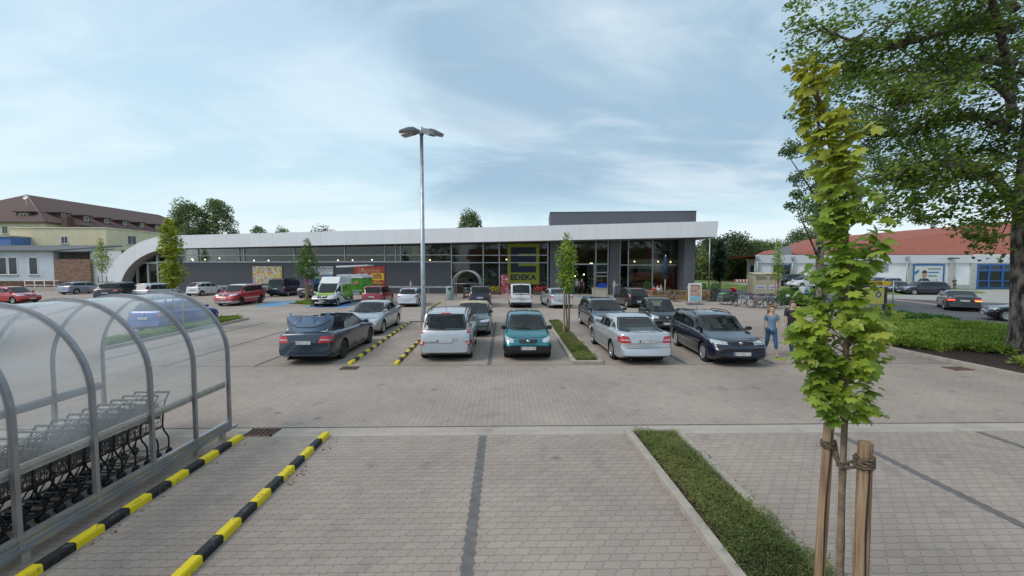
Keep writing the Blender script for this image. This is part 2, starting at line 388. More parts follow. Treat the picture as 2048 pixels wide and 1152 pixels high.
for x in (6.15, 8.85, 11.5): stripe(x - .05, 7.4, x, 1.5)
stripe(-.47, 12.86, -.47, 17.85); stripe(-.47, 17.95, -.47, 23.1)
for x in (5.75, 8.55, 11.2): stripe(x, 12.86, x, 17.85); stripe(x, 17.95, x, 23.1)
for x in (-7.7, -10.5, -13.2): stripe(x, 12.86, x, 17.85); stripe(x, 17.95, x, 23.1)
# blue bays for disabled drivers
q = [G(503, 614), G(577, 611.5), G(600, 601.5), G(548, 602.5)]
sheet('blue_bay', [(v.x, v.y) for v in q], .006, M_blue)
q = [G(608, 615), G(695, 615.5), G(716, 603), G(628, 603)]
sheet('blue_bay', [(v.x, v.y) for v in q], .006, M_blue)
q = [G(1155, 594.5), G(1182, 594.5), G(1182, 591.8), G(1158, 591.8)]
sheet('blue_marking', [(v.x, v.y) for v in q], .006, M_blue)
# road and the strip along its far side
sheet('road', [(23.9, -10), (34.3, -10), (34.0, 28.8), (37.0, 40), (36.6, 46.5), (30, 59), (24, 60), (22.4, 60), (22.4, 44), (23.8, 36), (24.8, 31.2), (23.9, 27)], .003, M_asph)
strip = MB()
ln = [(34.3, -10), (34.0, 28.8), (37.0, 40), (36.6, 46.5), (33.2, 52.6)]
strip.loft([[(x, y, .008) for x, y in ln], [(x + .75, y + .1, .008) for x, y in ln]], closed=False); struct('road_edge_strip', strip, M_pink)
sheet('side_road', [(35.1, -10), (52, -10), (50, 27), (43.5, 33.5), (37.9, 39.9), (34.8, 28.9)], .003, M_asph)
sheet('side_lot', [(52.1, -10), (95, -10), (95, 56), (46, 56), (37.9, 40.2), (43.6, 33.6), (50.1, 27.05)], .004, M_lotgrey)
# raised ground with the parked cars in front of the store at the right
mb = MB(); top = [(36.5, 51.5), (48, 48.5), (56, 50.5), (58, 58), (40, 66), (34.5, 64)]
bot = [(31.5, 53), (38.2, 47), (49, 44.5), (59, 48.5), (62, 60), (40, 72), (30, 70)]
cx = sum(a for a, b in top) / 6; cy = sum(b for a, b in top) / 6
n = 40
def outline(P, k):
    P = P + [P[0]]; d = [0]
    for a, b in zip(P, P[1:]): d.append(d[-1] + sqrt((a[0] - b[0]) ** 2 + (a[1] - b[1]) ** 2))
    out = []
    for i in range(k):
        s = d[-1] * i / k; j = max(q for q in range(len(P) - 1) if d[q] <= s); t = (s - d[j]) / (d[j + 1] - d[j])
        out.append((P[j][0] + (P[j + 1][0] - P[j][0]) * t, P[j][1] + (P[j + 1][1] - P[j][1]) * t))
    return out
def radial(P, k):
    """points of polygon P at k angles round (cx, cy)"""
    out = []
    for i in range(k):
        a = 2 * pi * i / k; d = Vector((cos(a), sin(a))); best = 0
        for p0, p1 in zip(P, P[1:] + [P[0]]):
            e = Vector((p1[0] - p0[0], p1[1] - p0[1])); w = Vector((p0[0] - cx, p0[1] - cy)); den = d.x * e.y - d.y * e.x
            if abs(den) < 1e-9: continue
            t = (w.x * e.y - w.y * e.x) / den; s = (w.x * d.y - w.y * d.x) / den
            if t > 0 and -1e-6 <= s <= 1 + 1e-6: best = max(best, t)
        out.append((cx + d.x * best, cy + d.y * best))
    return out
mb.loft([[(x, y, -.05) for x, y in radial(bot, n)], [(x, y, .55) for x, y in radial(top, n)]]); struct('grass_bank', mb, M_grass)
struct('raised_parking', MB().ngon([(x, y, .55) for x, y in radial(top, n)]), M_lotgrey)
# bright verge and footpath beyond the store
sheet('grass_verge', [(24, 60.2), (60, 64), (90, 120), (30, 120)], .002, M_grass)
sheet('footpath', [(22.4, 84), (90, 80), (90, 83.5), (22.4, 88)], .006, M_lotgrey)
sheet('terrace_paving', [(10, 36.2), (19, 36.2), (22, 38.5), (22, 46), (10, 46)], .004, M_lotgrey)

# kerbs of the planting beds: real steps
M_kerb = rough_ground('kerb_stone', (.33, .29, .245), (.42, .37, .32), 6, .3, .85, 80)
def kerb_line(pts, w=.14, h=.11, closed=False, name='kerb'):
    m = MB(); P = [Vector((a, b, 0)) for a, b in pts]; k = len(P); L = []; Rr = []
    for i, p in enumerate(P):
        if closed: a, c = P[i - 1], P[(i + 1) % k]
        else: a, c = P[max(i - 1, 0)], P[min(i + 1, k - 1)]
        d1 = (p - a).normalized() if (p - a).length else (c - p).normalized(); d2 = (c - p).normalized() if (c - p).length else d1
        n1 = Vector((-d1.y, d1.x, 0)); n2 = Vector((-d2.y, d2.x, 0)); nn = (n1 + n2).normalized(); s = w / 2 / max(.3, nn.dot(n1))
        L.append(p + nn * s); Rr.append(p - nn * s)
    if closed: L.append(L[0]); Rr.append(Rr[0])
    zz = lambda Q, z, u=0: [Vector((q.x, q.y, z)) for q in Q]
    mid = [(a + b) / 2 for a, b in zip(L, Rr)]
    la = [a.lerp(m_, .12) for a, m_ in zip(L, mid)]; ra = [a.lerp(m_, .12) for a, m_ in zip(Rr, mid)]
    rows = [zz(L, -.04), zz(L, h - .012), zz(la, h), zz(ra, h), zz(Rr, h - .012), zz(Rr, -.04)]
    m.loft(rows, closed=False); return struct(name, m, M_kerb)
# ================================================================== SUPERMARKET
SRZ = math.atan(-.085); SO = Vector((0, 48.2, 0)); SR = Matrix.Rotation(SRZ, 3, 'Z'); SRI = SR.inverted()
def S(px, py, off=0.0):
    """photo point on the store's facade plane moved off metres back -> local (x, z)"""
    o = SRI @ (Vector((0, 0, CH)) - SO); d = SRI @ ray(px, py); t = (off - o.y) / d.y; p = o + d * t
    return p.x, p.z
def SW(x, y, z=0): return SR @ Vector((x, y, z)) + SO
store = thing('supermarket', 'long grey and white supermarket with curved white roof band and tall glass entrance front', 'supermarket', SO, SRZ)
def panelmat(name, c, w, h, rough=.45, metal=0., joint=.5, off=(0, 0), jw=.012):
    """cladding panels with fine joints, laid out in metres on the facade"""
    m, nt, b = nodes(name); N, L = nt.nodes, nt.links; setp(b, rough=rough, metal=metal)
    tc = N.new('ShaderNodeTexCoord'); sp = N.new('ShaderNodeSeparateXYZ'); L.new(tc.outputs['Object'], sp.inputs[0])
    a = N.new('ShaderNodeMath'); a.operation = 'MULTIPLY_ADD'; a.inputs[1].default_value = 1.0; L.new(sp.outputs[1], a.inputs[0]); L.new(sp.outputs[0], a.inputs[2])
    cb = N.new('ShaderNodeCombineXYZ'); L.new(a.outputs[0], cb.inputs[0]); L.new(sp.outputs[2], cb.inputs[1])
    mp = N.new('ShaderNodeMapping'); mp.inputs['Location'].default_value = (off[0], off[1], 0); L.new(cb.outputs[0], mp.inputs[0])
    br = N.new('ShaderNodeTexBrick'); br.offset = 0; L.new(mp.outputs[0], br.inputs['Vector'])
    br.inputs['Scale'].default_value = 1; br.inputs['Brick Width'].default_value = w; br.inputs['Row Height'].default_value = h
    br.inputs['Mortar Size'].default_value = jw; br.inputs['Mortar Smooth'].default_value = .1
    br.inputs['Color1'].default_value = (*[x * .98 for x in c], 1); br.inputs['Color2'].default_value = (*[min(1, x * 1.03) for x in c], 1); br.inputs['Mortar'].default_value = (*[x * joint for x in c], 1)
    t = N.new('ShaderNodeTexNoise'); t.inputs['Scale'].default_value = .5; t.inputs['Detail'].default_value = 6; L.new(tc.outputs['Object'], t.inputs['Vector'])
    r = N.new('ShaderNodeMapRange'); r.inputs[3].default_value = .93; r.inputs[4].default_value = 1.05; L.new(t.outputs[0], r.inputs[0])
    mx = N.new('ShaderNodeMix'); mx.data_type = 'RGBA'; mx.blend_type = 'MULTIPLY'; mx.inputs[0].default_value = 1
    L.new(br.outputs['Color'], mx.inputs[6]); L.new(r.outputs[0], mx.inputs[7]); L.new(mx.outputs[2], b.inputs['Base Color'])
    return m
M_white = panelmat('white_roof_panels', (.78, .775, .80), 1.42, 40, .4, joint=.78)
M_greypan = panelmat('grey_facade_panels', (.098, .10, .118), 4.6, 3.3, .5, joint=.6, jw=.014)
M_greycol = panelmat('grey_column_panels', (.108, .108, .124), 1.1, .98, .5, joint=.5, off=(.2, 0), jw=.016)
M_wallgrey = panelmat('grey_wall', (.078, .082, .098), 60, .21, .6, joint=.86, jw=.01)
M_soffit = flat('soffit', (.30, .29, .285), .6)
M_frame = flat('aluminium_frame', (.40, .41, .43), .35, metal=.6)
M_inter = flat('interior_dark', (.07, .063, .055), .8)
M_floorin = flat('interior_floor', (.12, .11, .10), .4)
M_glass = glass_clear('shop_glass', (.80, .84, .83))
M_warm = emis('warm_lamp', (1, .78, .42), 7)

# fascia line, straight part rising to the right, with quarter arch at the left end
xr, ztr = S(1437, 442, -3.4); _, zbr = S(1434, 473.5, -3.4)
xl, ztl = S(345, 471, -1.2); _, zbl = S(352, 497, -1.2)
def yfront(x): t = (x - xl) / (xr - xl); return -1.2 - 2.2 * max(0, t)
xo = S(207, 540, -1.2)[0]; xi = S(238, 540, -1.2)[0]
outer, inner = [], []
for i in range(17):
    a = pi / 2 * i / 16
    outer.append((xl - (xl - xo) * cos(a), ztl * sin(a)))
    inner.append((xl - (xl - xi) * cos(a), zbl * sin(a)))
outer.append((xr, ztr)); inner.append((xr, zbr)); outer[-1] = (xr, ztr)
st = 24
oo = outer[:-1] + [(xl + (xr - xl) * k / st, ztl + (ztr - ztl) * k / st) for k in range(1, st + 1)]
ii = inner[:-1] + [(xl + (xr - xl) * k / st, zbl + (zbr - zbl) * k / st) for k in range(1, st + 1)]
ii[-1] = (S(1433.5, 473.5, -3.4)[0], zbr)
fm = MB()
fo_ = [Vector((x, yfront(x), z)) for x, z in oo]; fi = [Vector((x, yfront(x), z)) for x, z in ii]
bo = [Vector((x, 8, z)) for x, z in oo]; bi = [Vector((x, .35, z + .02)) for x, z in ii]
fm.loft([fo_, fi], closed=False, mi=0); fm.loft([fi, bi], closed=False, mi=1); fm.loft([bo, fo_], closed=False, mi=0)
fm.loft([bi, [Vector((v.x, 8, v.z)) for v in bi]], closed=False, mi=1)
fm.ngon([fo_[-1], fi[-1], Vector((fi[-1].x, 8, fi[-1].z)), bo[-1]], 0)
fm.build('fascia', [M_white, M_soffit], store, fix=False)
# roof sheet behind the parapet
rf = MB(); rf.loft([[Vector((x, 7.9, z - .1)) for x, z in oo], [Vector((x, 34, max(z - .1, 0))) for x, z in oo]], closed=False); rf.build('roof', M_greypan, store)
# dark block above the roof
x0, z0 = S(1100.5, 425, 3.5); x1, _ = S(1392.5, 429, 3.5)
bk = MB().bbox((x0, 3.5, 5.2), (x1, 12, z0)); bk.bbox((x0 - .05, 3.44, z0), (x1 + .05, 12.05, z0 + .07)); bk.build('roof_block', M_greypan, store)
# grey lower wall, windows above
wx0 = S(317, 540)[0]; wx1 = S(902, 540)[0]; wz = S(700, 525)[1]
wl = MB().bbox((wx0, 0, 0), (wx1, .3, wz)); wl.build('wall', M_wallgrey, store)
MB().bbox((wx0 - .1, -.09, wz), (wx1, .32, wz + .16)).build('window_sill', M_frame, store)
# glazing frames
zt = 7.6
fr = []
def post(px, z0, z1=zt, w=.10, y=0.0):
    x = S(px, 520)[0]; fr.append(1)
    MB().bbox((x - w / 2, y - .08, z0), (x + w / 2, y + .10, z1)).build('window_post', M_frame, store)
def soff(x): t = (x - xl) / (xr - xl); return zbl + (zbr - zbl) * t
for px in (397, 479, 489, 589, 690, 770, 791.5, 801.5): post(px, wz + .16, soff(S(px, 520)[0]) + .06)
for px in (903, 966.5, 998.6, 1095.6, 1121.5, 1146, 1191.5, 1216, 1240, 1256.5, 1305): post(px, .06, soff(S(px, 520)[0]) + .1, .12)
post(1188.5, .06, S(1188, 528.6)[1], .1)
def rail(pxa, pxb, py, w=.09, y=-.03):
    (xa, za), (xb, zb) = S(pxa, py), S(pxb, py); z = (za + zb) / 2
    MB().bbox((xa, y - .05, z - w / 2), (xb, y + .09, z + w / 2)).build('window_rail', M_frame, store)
rail(330, 902, 510.5); rail(903, 1095, 510.5); rail(903, 1095, 525.3, .11); rail(1122, 1216, 528.4, .16); rail(1240, 1353, 530, .13)
rail(1192, 1215, 545, .12); rail(1192, 1215, 552.5, .1); rail(1192, 1215, 573, .08)
# arch end: post and door frames
for px, z1 in ((274, 3.55), (296, 3.55), (315.5, 4.6)): post(px, 0, z1, .22)
xa = S(272, 524)[0]; MB().bbox((xa, -.1, 3.5), (wx0 + .1, .1, 3.75)).build('window_rail', M_frame, store)
# glass panes
def pane(xa, xb, za, zb_, y=.02, name='pane'):
    MB().bbox((xa, y, za), (xb, y + .02, zb_)).build(name, M_glass, store)
pxs = [330, 397, 479, 489, 589, 690, 770, 791.5, 801.5, 903]
for a, b in zip(pxs, pxs[1:]):
    xa, xb = S(a, 520)[0], S(b, 520)[0]; pane(xa + .06, xb - .06, wz + .17, soff(xa) + .05)
for a, b in ((903, 966.5), (966.5, 998.6), (998.6, 1095.6), (1121.5, 1146), (1191.5, 1216), (1256.5, 1305), (1305, 1352)):
    xa, xb = S(a, 520)[0], S(b, 520)[0]; pane(xa + .07, xb - .07, .07, soff(xa) + .06)
zd = S(1165, 528.6)[1]
xa, xb = S(1146, 520)[0], S(1191.5, 520)[0]; pane(xa + .07, xb - .07, zd + .1, soff(xa) + .06)
xa, xb = S(1174, 520)[0], S(1188, 520)[0]; pane(xa, xb, .05, zd - .1, .1, 'sliding_door')
xa, xb = S(1240, 520)[0], S(1256, 520)[0]; pane(xa + .07, xb - .07, zd + .1, soff(xa) + .06)
pts = [(x, z) for x, z in ii[2:16]]
am = MB(); am.prism([(x + .1, .05, z - .1) for x, z in pts] + [(S(318, 520)[0], .05, zbl - .25), (S(318, 520)[0], .05, 0), (pts[0][0] + .1, .05, 0)], (0, .02, 0)); am.build('pane', M_glass, store)
# columns
for a, b in ((1100, 1121), (1219.5, 1239.5), (1369, 1390)):
    xa = S(a, 520, -2.0 if a > 1300 else -.35)[0]; xb = S(b, 520, -2.0 if a > 1300 else -.35)[0]
    MB().bbox((xa, -2.0 if a > 1300 else -.35, 0), (xb, .45, soff(xa) + .12)).build('column', M_greycol, store)
xe = S(1390, 520, -2.0)[0]
MB().bbox((xe - .25, .5, 0), (xe, 30, 6.1)).build('side_wall', M_greycol, store)
# inside: floor, back wall, shelves, lamps
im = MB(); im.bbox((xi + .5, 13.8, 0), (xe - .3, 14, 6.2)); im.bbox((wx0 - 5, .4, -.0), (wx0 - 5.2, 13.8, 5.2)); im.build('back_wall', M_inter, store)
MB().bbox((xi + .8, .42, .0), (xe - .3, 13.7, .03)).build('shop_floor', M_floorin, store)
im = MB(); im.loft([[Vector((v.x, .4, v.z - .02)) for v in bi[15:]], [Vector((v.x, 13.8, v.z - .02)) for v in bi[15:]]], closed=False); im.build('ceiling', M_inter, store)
shm = [flat('goods_red', (.30, .035, .03), .6, .5, 8), flat('goods_green', (.08, .16, .05), .6, .5, 8), flat('goods_tan', (.26, .19, .11), .6, .5, 8), flat('goods_pale', (.32, .32, .29), .6, .4, 8), flat('goods_dark', (.06, .055, .05), .6, .5, 8)]
rr = random.Random(5)
for i in range(26):
    x = -7 + i * 1.15; s = MB(); mi = rr.randrange(5); hh = rr.uniform(1.5, 2.3)
    for lv in range(4): s.bbox((x, 5.5 + (i % 3), .1 + lv * hh / 4), (x + rr.uniform(.8, 1.1), 6.2 + (i % 3), (lv + .82) * hh / 4 + .1), rr.randrange(5))
    s.build('shelf', shm, store)
# bakery cafe: red wall shape and pale counter canopy
xa, xb = S(1256, 540, 4)[0], S(1352, 540, 4)[0]
MB().bbox((xa, 4, 2.9), (xb, 4.2, 4.1)).build('counter_canopy', flat('canopy_cream', (.34, .30, .22), .6), store)
rw = MB(); rw.prism([(xa + .3, 4.3, 2.1), (xa + 1.3, 4.3, 2.6), (xa + 3.2, 4.3, 2.35), (xb, 4.3, 2.9), (xb, 4.3, .3), (xb - 2.2, 4.3, .3), (xb - 2.4, 4.3, 1.7), (xa + .3, 4.3, 1.4)], (0, .1, 0)); rw.build('red_wall', flat('cafe_red', (.42, .02, .02), .5), store)
MB().bbox((xa + .5, 3.4, 0), (xb - 2.6, 4.0, 1.2)).build('counter', flat('counter_wood', (.23, .14, .08), .5), store)
lm = MB()
for px, py in ((508, 521), (537, 521), (676, 520.5), (705, 520.5), (384, 518), (386, 520.5), (439, 516.5), (410, 519), (1150, 552), (1168, 549), (1013, 519), (1181, 527), (1184, 527), (1269, 523), (1316, 523), (1341, 524), (744, 519.5), (620, 520.5), (860, 520)):
    x, z = S(px, py, 3.2); MB().sphere((x, 3.2, z), .075, 8).build('ceiling_lamp', M_warm, store)
# yellow banners hanging inside the band
ym = flat('banner_yellow', (.46, .36, .02), .6)
for px in (628, 830): x = S(px, 500, 1.0)[0]; MB().bbox((x - .35, 1.0, S(px, 510, 1)[1]), (x + .35, 1.03, S(px, 492, 1)[1])).build('banner', ym, store)
# low white building volume behind the arch
x0, z0 = S(180, 503, 9); bwm = MB(); bwm.bbox((x0, 9, 0), (xl + 1, 30, z0)); bwm.build('rear_wing', flat('white_render', (.62, .62, .65), .7, .06), store)
# handrail along the wall
hr = thing('handrail', 'low galvanised handrail along the foot of the grey supermarket wall', 'railing', SW(-15, -1.2), SRZ)
x0, x1 = S(420, 570, -1.2)[0] + 15, S(905, 575, -1.2)[0] + 15
M_galv = flat('galvanised_steel', (.42, .44, .46), .42, .15, 5, metal=.75)
MB().bbox((x0, -.04, .72), (x1, .04, .92)).build('rail', M_galv, hr)
k = 0; x = x0 + .3
while x < x1: MB().bbox((x, .05, 0), (x + .07, .12, .9)).build('post', M_galv, hr); x += 2.6

# ---------------- signs on the front
logo = thing('store_logo_sign', 'big yellow framed letter sign with the EDEKA name behind the glass front', 'sign', SW(S(1046, 570, 0)[0], 0, 0), SRZ)
ox = S(1046, 570, 0)[0]
M_yel = flat('logo_yellow', (.21, .22, .01), .5, .1, 2); M_navy = flat('logo_navy', (.006, .012, .035), .7)
def LR(name, a, b, mat, y, t=.02):
    (xa, za), (xb, zb_) = S(a[0], a[1], 0), S(b[0], b[1], 0)
    MB().bbox((xa - ox, y - t, zb_), (xb - ox, y, za)).build(name, mat, logo)
LR('panel', (1015, 487.5), (1078.5, 569), M_yel, -.005)
LR('letter_field', (1021.5, 494.5), (1072, 545), M_navy, -.026, .015)
LR('letter_bar', (1037, 507.5), (1073, 512), M_yel, -.042, .015); LR('letter_bar', (1037, 526.5), (1073, 532), M_yel, -.042, .015)
xc, zc = S(1046.5, 555, 0)
text_mesh('EDEKA', .86, logo, 'lettering', M_navy, facing((xc - ox, -.038, zc)), .008, .03, sx=1.12)

def poster(name, label, a, b, mat, y=-.06, cat='poster'):
    (xa, za), (xb, zb_) = S(a[0], a[1], y), S(b[0], b[1], y)
    t = thing(name, label, cat, SW((xa + xb) / 2, y, 0), SRZ); w = (xb - xa) / 2
    MB().bbox((-w, -.03, zb_), (w, 0, za)).build('board', mat, t); return t, w, za, zb_
m, nt, b = nodes('fruit_print'); N, L = nt.nodes, nt.links; setp(b, rough=.5)
tc = N.new('ShaderNodeTexCoord'); no = N.new('ShaderNodeTexNoise'); no.inputs['Scale'].default_value = 2.2; no.inputs['Detail'].default_value = 4; no.inputs['Distortion'].default_value = .8; L.new(tc.outputs['Object'], no.inputs[0])
rp = N.new('ShaderNodeValToRGB'); L.new(no.outputs[0], rp.inputs[0]); rp.color_ramp.interpolation = 'LINEAR'; e = rp.color_ramp.elements
e[0].position = .28; e[0].color = (.05, .20, .10, 1); e[1].position = .72; e[1].color = (.09, .35, .32, 1)
for p_, c_ in ((.38, (.50, .42, .10)), (.46, (.58, .33, .13)), (.52, (.62, .55, .45)), (.58, (.5, .52, .5)), (.64, (.45, .18, .10))):
    q = e.new(p_); q.color = (*c_, 1)
vo = N.new('ShaderNodeTexVoronoi'); vo.inputs['Scale'].default_value = 3.2; L.new(tc.outputs['Object'], vo.inputs[0])
mx = N.new('ShaderNodeMix'); mx.data_type = 'RGBA'; mx.blend_type = 'OVERLAY'; mx.inputs[0].default_value = .35; L.new(rp.outputs[0], mx.inputs[6]); L.new(vo.outputs['Color'], mx.inputs[7]); L.new(mx.outputs[2], b.inputs['Base Color'])
poster('poster', 'colourful food market poster on the grey wall above the red off-roader', (505, 532.5), (565, 567.5), m)
t, w, za, zb_ = poster('poster', 'white and purple poster on the grey wall behind the round crowned tree', (607, 532.5), (667, 567), flat('poster_white', (.50, .50, .56), .5, .03))
MB().prism([(-w, -.05, zb_), (-w, -.05, zb_ + .5), (w * .9, -.05, za - .75), (w, -.05, za - .7), (w, -.05, zb_)], (0, .02, 0)).build('purple_field', flat('poster_purple', (.20, .06, .30), .5), t)
MB().bbox((-w * .55, -.075, zb_ + .55), (w * .05, -.055, za - .85)).build('dark_picture', flat('poster_dark', (.03, .04, .06), .4, .6, 5), t)
pm, nt, b = nodes('poster_strip'); vo = nt.nodes.new('ShaderNodeTexVoronoi'); vo.inputs['Scale'].default_value = 3; nt.links.new(vo.outputs['Color'], b.inputs['Base Color'])
MB().bbox((w * .3, -.075, za - 1.05), (w, -.055, za - .72)).build('picture_strip', pm, t)
MB().bbox((w * .3, -.08, za - .27), (w * .92, -.06, za - .2)).build('small_print', flat('poster_grey', (.18, .18, .22), .5), t)
M_red = flat('poster_red', (.45, .055, .04), .5, .06); M_cream = flat('poster_cream', (.62, .45, .20), .5, .08); M_yel2 = flat('poster_yellow', (.70, .52, .06), .5, .05); M_wh = flat('poster_letter_white', (.66, .62, .55), .5)
t, w, za, zb_ = poster('poster', 'red sale poster reading Dienstags and 20% on the grey wall', (708, 532.5), (770, 568.5), M_red)
text_mesh('Dienstags', .80, t, 'headline', flat('poster_salmon', (.58, .23, .12), .5, .05), facing((0, -.05, za - .48)), .01, .022, sx=.88)
text_mesh('verkauft', .42, t, 'headline', M_wh, facing((-w * .45, -.05, za - .95)), .01, .02, sx=.9)
text_mesh('Fürst', .55, t, 'headline', M_yel2, facing((-w * .45, -.05, za - 1.32)), .01, .03, sx=.95)
MB().bbox((w * .1, -.05, zb_ + .5), (w * .94, -.034, za - .82)).build('price_field', M_yel2, t)
text_mesh('20%', .74, t, 'price', M_red, facing((w * .52, -.065, (zb_ + .5 + za - .82) / 2)), .01, .02, sx=.9)
text_mesh('auf alle\nMarktartikel', .24, t, 'small_print', M_yel2, facing((w * .5, -.05, zb_ + .25)), .01, .005)
# red offer tower by the entrance
xx = S(1010, 588, -2.2)[0]
ot = thing('offer_tower', 'tall red offer poster tower standing before the glass by the yellow logo', 'display', SW(xx, -2.2), SRZ)
om, nt, b = nodes('offer_print'); N, L = nt.nodes, nt.links
tc = N.new('ShaderNodeTexCoord'); br = N.new('ShaderNodeTexBrick'); mp = N.new('ShaderNodeMapping'); mp.inputs['Rotation'].default_value = (R(90), 0, 0); L.new(tc.outputs['Object'], mp.inputs[0]); L.new(mp.outputs[0], br.inputs[0])
br.inputs['Scale'].default_value = 1; br.inputs['Brick Width'].default_value = .4; br.inputs['Row Height'].default_value = .27; br.inputs['Mortar Size'].default_value = .045
br.inputs['Color1'].default_value = (.55, .40, .42, 1); br.inputs['Color2'].default_value = (.16, .03, .04, 1); br.inputs['Mortar'].default_value = (.36, .03, .05, 1); L.new(br.outputs[0], b.inputs[0])
MB().bbox((-.42, -.1, .05), (.42, .1, 2.25)).build('panel', om, ot); MB().bbox((-.46, -.2, 0), (.46, .2, .05)).build('foot', M_galv, ot)
# yellow flower and goods displays
for px, py, lab, mats in ((988, 587, 'low display of yellow and green goods at the glass front', ('goods_yellow', (.5, .42, .03))), (1080, 587, 'low display of red flowers before the glass by the silver saloon', ('flowers_red', (.4, .06, .06)))):
    x = S(px, py, -1.5)[0]; t = thing('goods_display', lab, 'display', SW(x, -1.5), SRZ)
    MB().bbox((-.75, -.25, 0), (.75, .25, .35)).build('stand', flat('stand_dark', (.06, .06, .06), .6), t)
    c = RNG.uniform((-.75, -.25, .35), (.75, .25, .95), (260, 3)); scatter('goods', c, RNG.uniform(.1, .2, 260), randrot(260), *LEAF4, flat(mats[0], mats[1], .6, .5, 4), t)

# ---------------- buildings behind at the left
def wmat(n, c): return flat(n, c, .8, .06, .7)
M_pane = glass_dark('window_pane', (.05, .06, .07), .08); M_wframe = flat('window_frame_white', (.7, .7, .7), .5, .03)
def window(b, c, w, h, axis='x', fw=.09, cross=True, sill=True):
    """c: centre of the window on the wall face; axis x: wall faces -Y, axis y: wall faces +X"""
    def bb(u0, u1, z0, z1, d0, d1, m=None):
        if axis == 'x': return ((c[0] + u0, c[1] - d1, c[2] + z0), (c[0] + u1, c[1] - d0, c[2] + z1))
        return ((c[0] + d0, c[1] + u0, c[2] + z0), (c[0] + d1, c[1] + u1, c[2] + z1))
    m = MB()
    for a in ((-w / 2, w / 2, h / 2 - fw, h / 2), (-w / 2, w / 2, -h / 2, -h / 2 + fw), (-w / 2, -w / 2 + fw, -h / 2 + fw, h / 2 - fw), (w / 2 - fw, w / 2, -h / 2 + fw, h / 2 - fw)): m.bbox(*bb(*a, -.05, .04))
    if cross: m.bbox(*bb(-fw / 3, fw / 3, -h / 2 + fw, h / 2 - fw, -.03, .03))
    wn = m.build('window', M_wframe, b)
    o = MB().bbox(*bb(-w / 2 + fw, w / 2 - fw, -h / 2 + fw, h / 2 - fw, -.04, .012)).build('pane', M_pane, None); o.parent = wn
    for v in o.data.vertices: v.co -= b.location
    if sill:
        o = MB().bbox(*bb(-w / 2 - .1, w / 2 + .1, -h / 2 - .1, -h / 2, 0, .14)).build('sill', M_conc, None); o.parent = wn
        for v in o.data.vertices: v.co -= b.location
M_cream2 = wmat('cream_render', (.66, .58, .44)); M_yelw = wmat('yellow_render', (.66, .58, .40))
rm, nt, b = nodes('brown_roof_tiles'); setp(b, rough=.8); noisecol(nt, b, (.085, .048, .042), (.125, .07, .062), scale=3, detail=8, stretch=(1, 1, .2), bump=.5, bscale=30)
# apartment block with the hipped roof
ab = thing('apartment_block', 'long cream apartment block with brown hipped roof and a row of dormers', 'building', (-117, 120, 0), worldcoords=True)
X0, X1, Y0, Y1, ZE, ZR = -132, -102, 95, 152, 13.2, 20.9
MB().bbox((X0, Y0, -.05), (X1, Y1, ZE)).build('wall', M_cream2, ab)
e_ = .6; rf = MB(); A = [(X0 - e_, Y0 - e_, ZE), (X1 + e_, Y0 - e_, ZE), (X1 + e_, Y1 + e_, ZE), (X0 - e_, Y1 + e_, ZE)]; Ra, Rb = (-117, Y0 + 10, ZR), (-117, Y1 - 8, ZR)
rf.ngon([A[0], A[1], Ra]); rf.ngon([A[1], A[2], Rb, Ra]); rf.ngon([A[2], A[3], Rb]); rf.ngon([A[3], A[0], Ra, Rb]); rf.prism([A[0], A[1], A[2], A[3]], (0, 0, -.3)); rf.build('roof', rm, ab, fix=False)
MB().tube([A[1], Ra], .16, 6).build('ridge_cap', flat('ridge_tile', (.2, .14, .12), .8), ab)
for k in range(9):
    y = 101 + k * 5.3; x = X1 + .1 - 2.9; z = ZE + 1.9
    d = MB().bbox((x - 2.5, y - .95, z - .6), (x + .6, y + .95, z + .75)).build('dormer', rm, ab)
    o = MB().bbox((x - 3.0, y - 1.5, z + .75), (x + 1.0, y + 1.5, z + .95)).build('dormer_roof', rm, None); o.parent = d; [setattr(v, 'co', v.co - ab.location) for v in o.data.vertices]
    window(ab, (x + .62, y, z + .1), 1.15, 1.1, 'y', .12, sill=False)
for xx_ in (-108.5,):
    MB().bbox((xx_ - 1.6, Y0 + 1.5, ZE + .6), (xx_ + 1.6, Y0 + 5, ZE + 2.3)).build('dormer', rm, ab); MB().bbox((xx_ - 2.1, Y0 + 1.1, ZE + 2.3), (xx_ + 2.1, Y0 + 5, ZE + 2.55)).build('dormer_roof', rm, ab)
    window(ab, (xx_, Y0 + 1.5, ZE + 1.4), 1.9, 1.3, 'x', .12, sill=False)
for xx_ in (-128, -124, -119.5, -115, -111, -106): window(ab, (xx_, Y0, 11.4), 1.3, 1.7, 'x')
for k in range(10): window(ab, (X1, 98 + k * 5, 11.4), 1.3, 1.5, 'y')
MB().bbox((X0, Y0 - .4, 9.2), (X1 - 12, Y0 - .02, 9.7)).build('cornice', M_cream2, ab)
ds = MB(); ds.lathe([(0, 0), (.3, .03), (.55, .12)], 16, Matrix.Rotation(R(70), 3, 'X'), c=(-110.5, 99, 19.2)); ds.tube([(-110.5, 99, 17), (-110.5, 99, 19.3)], .05); ds.build('satellite_dish', M_wframe, ab)
MB().bbox((-99.9, 96.2, 10.5), (-98.5, 97.8, 14.6)).build('chimney', rm, ab)
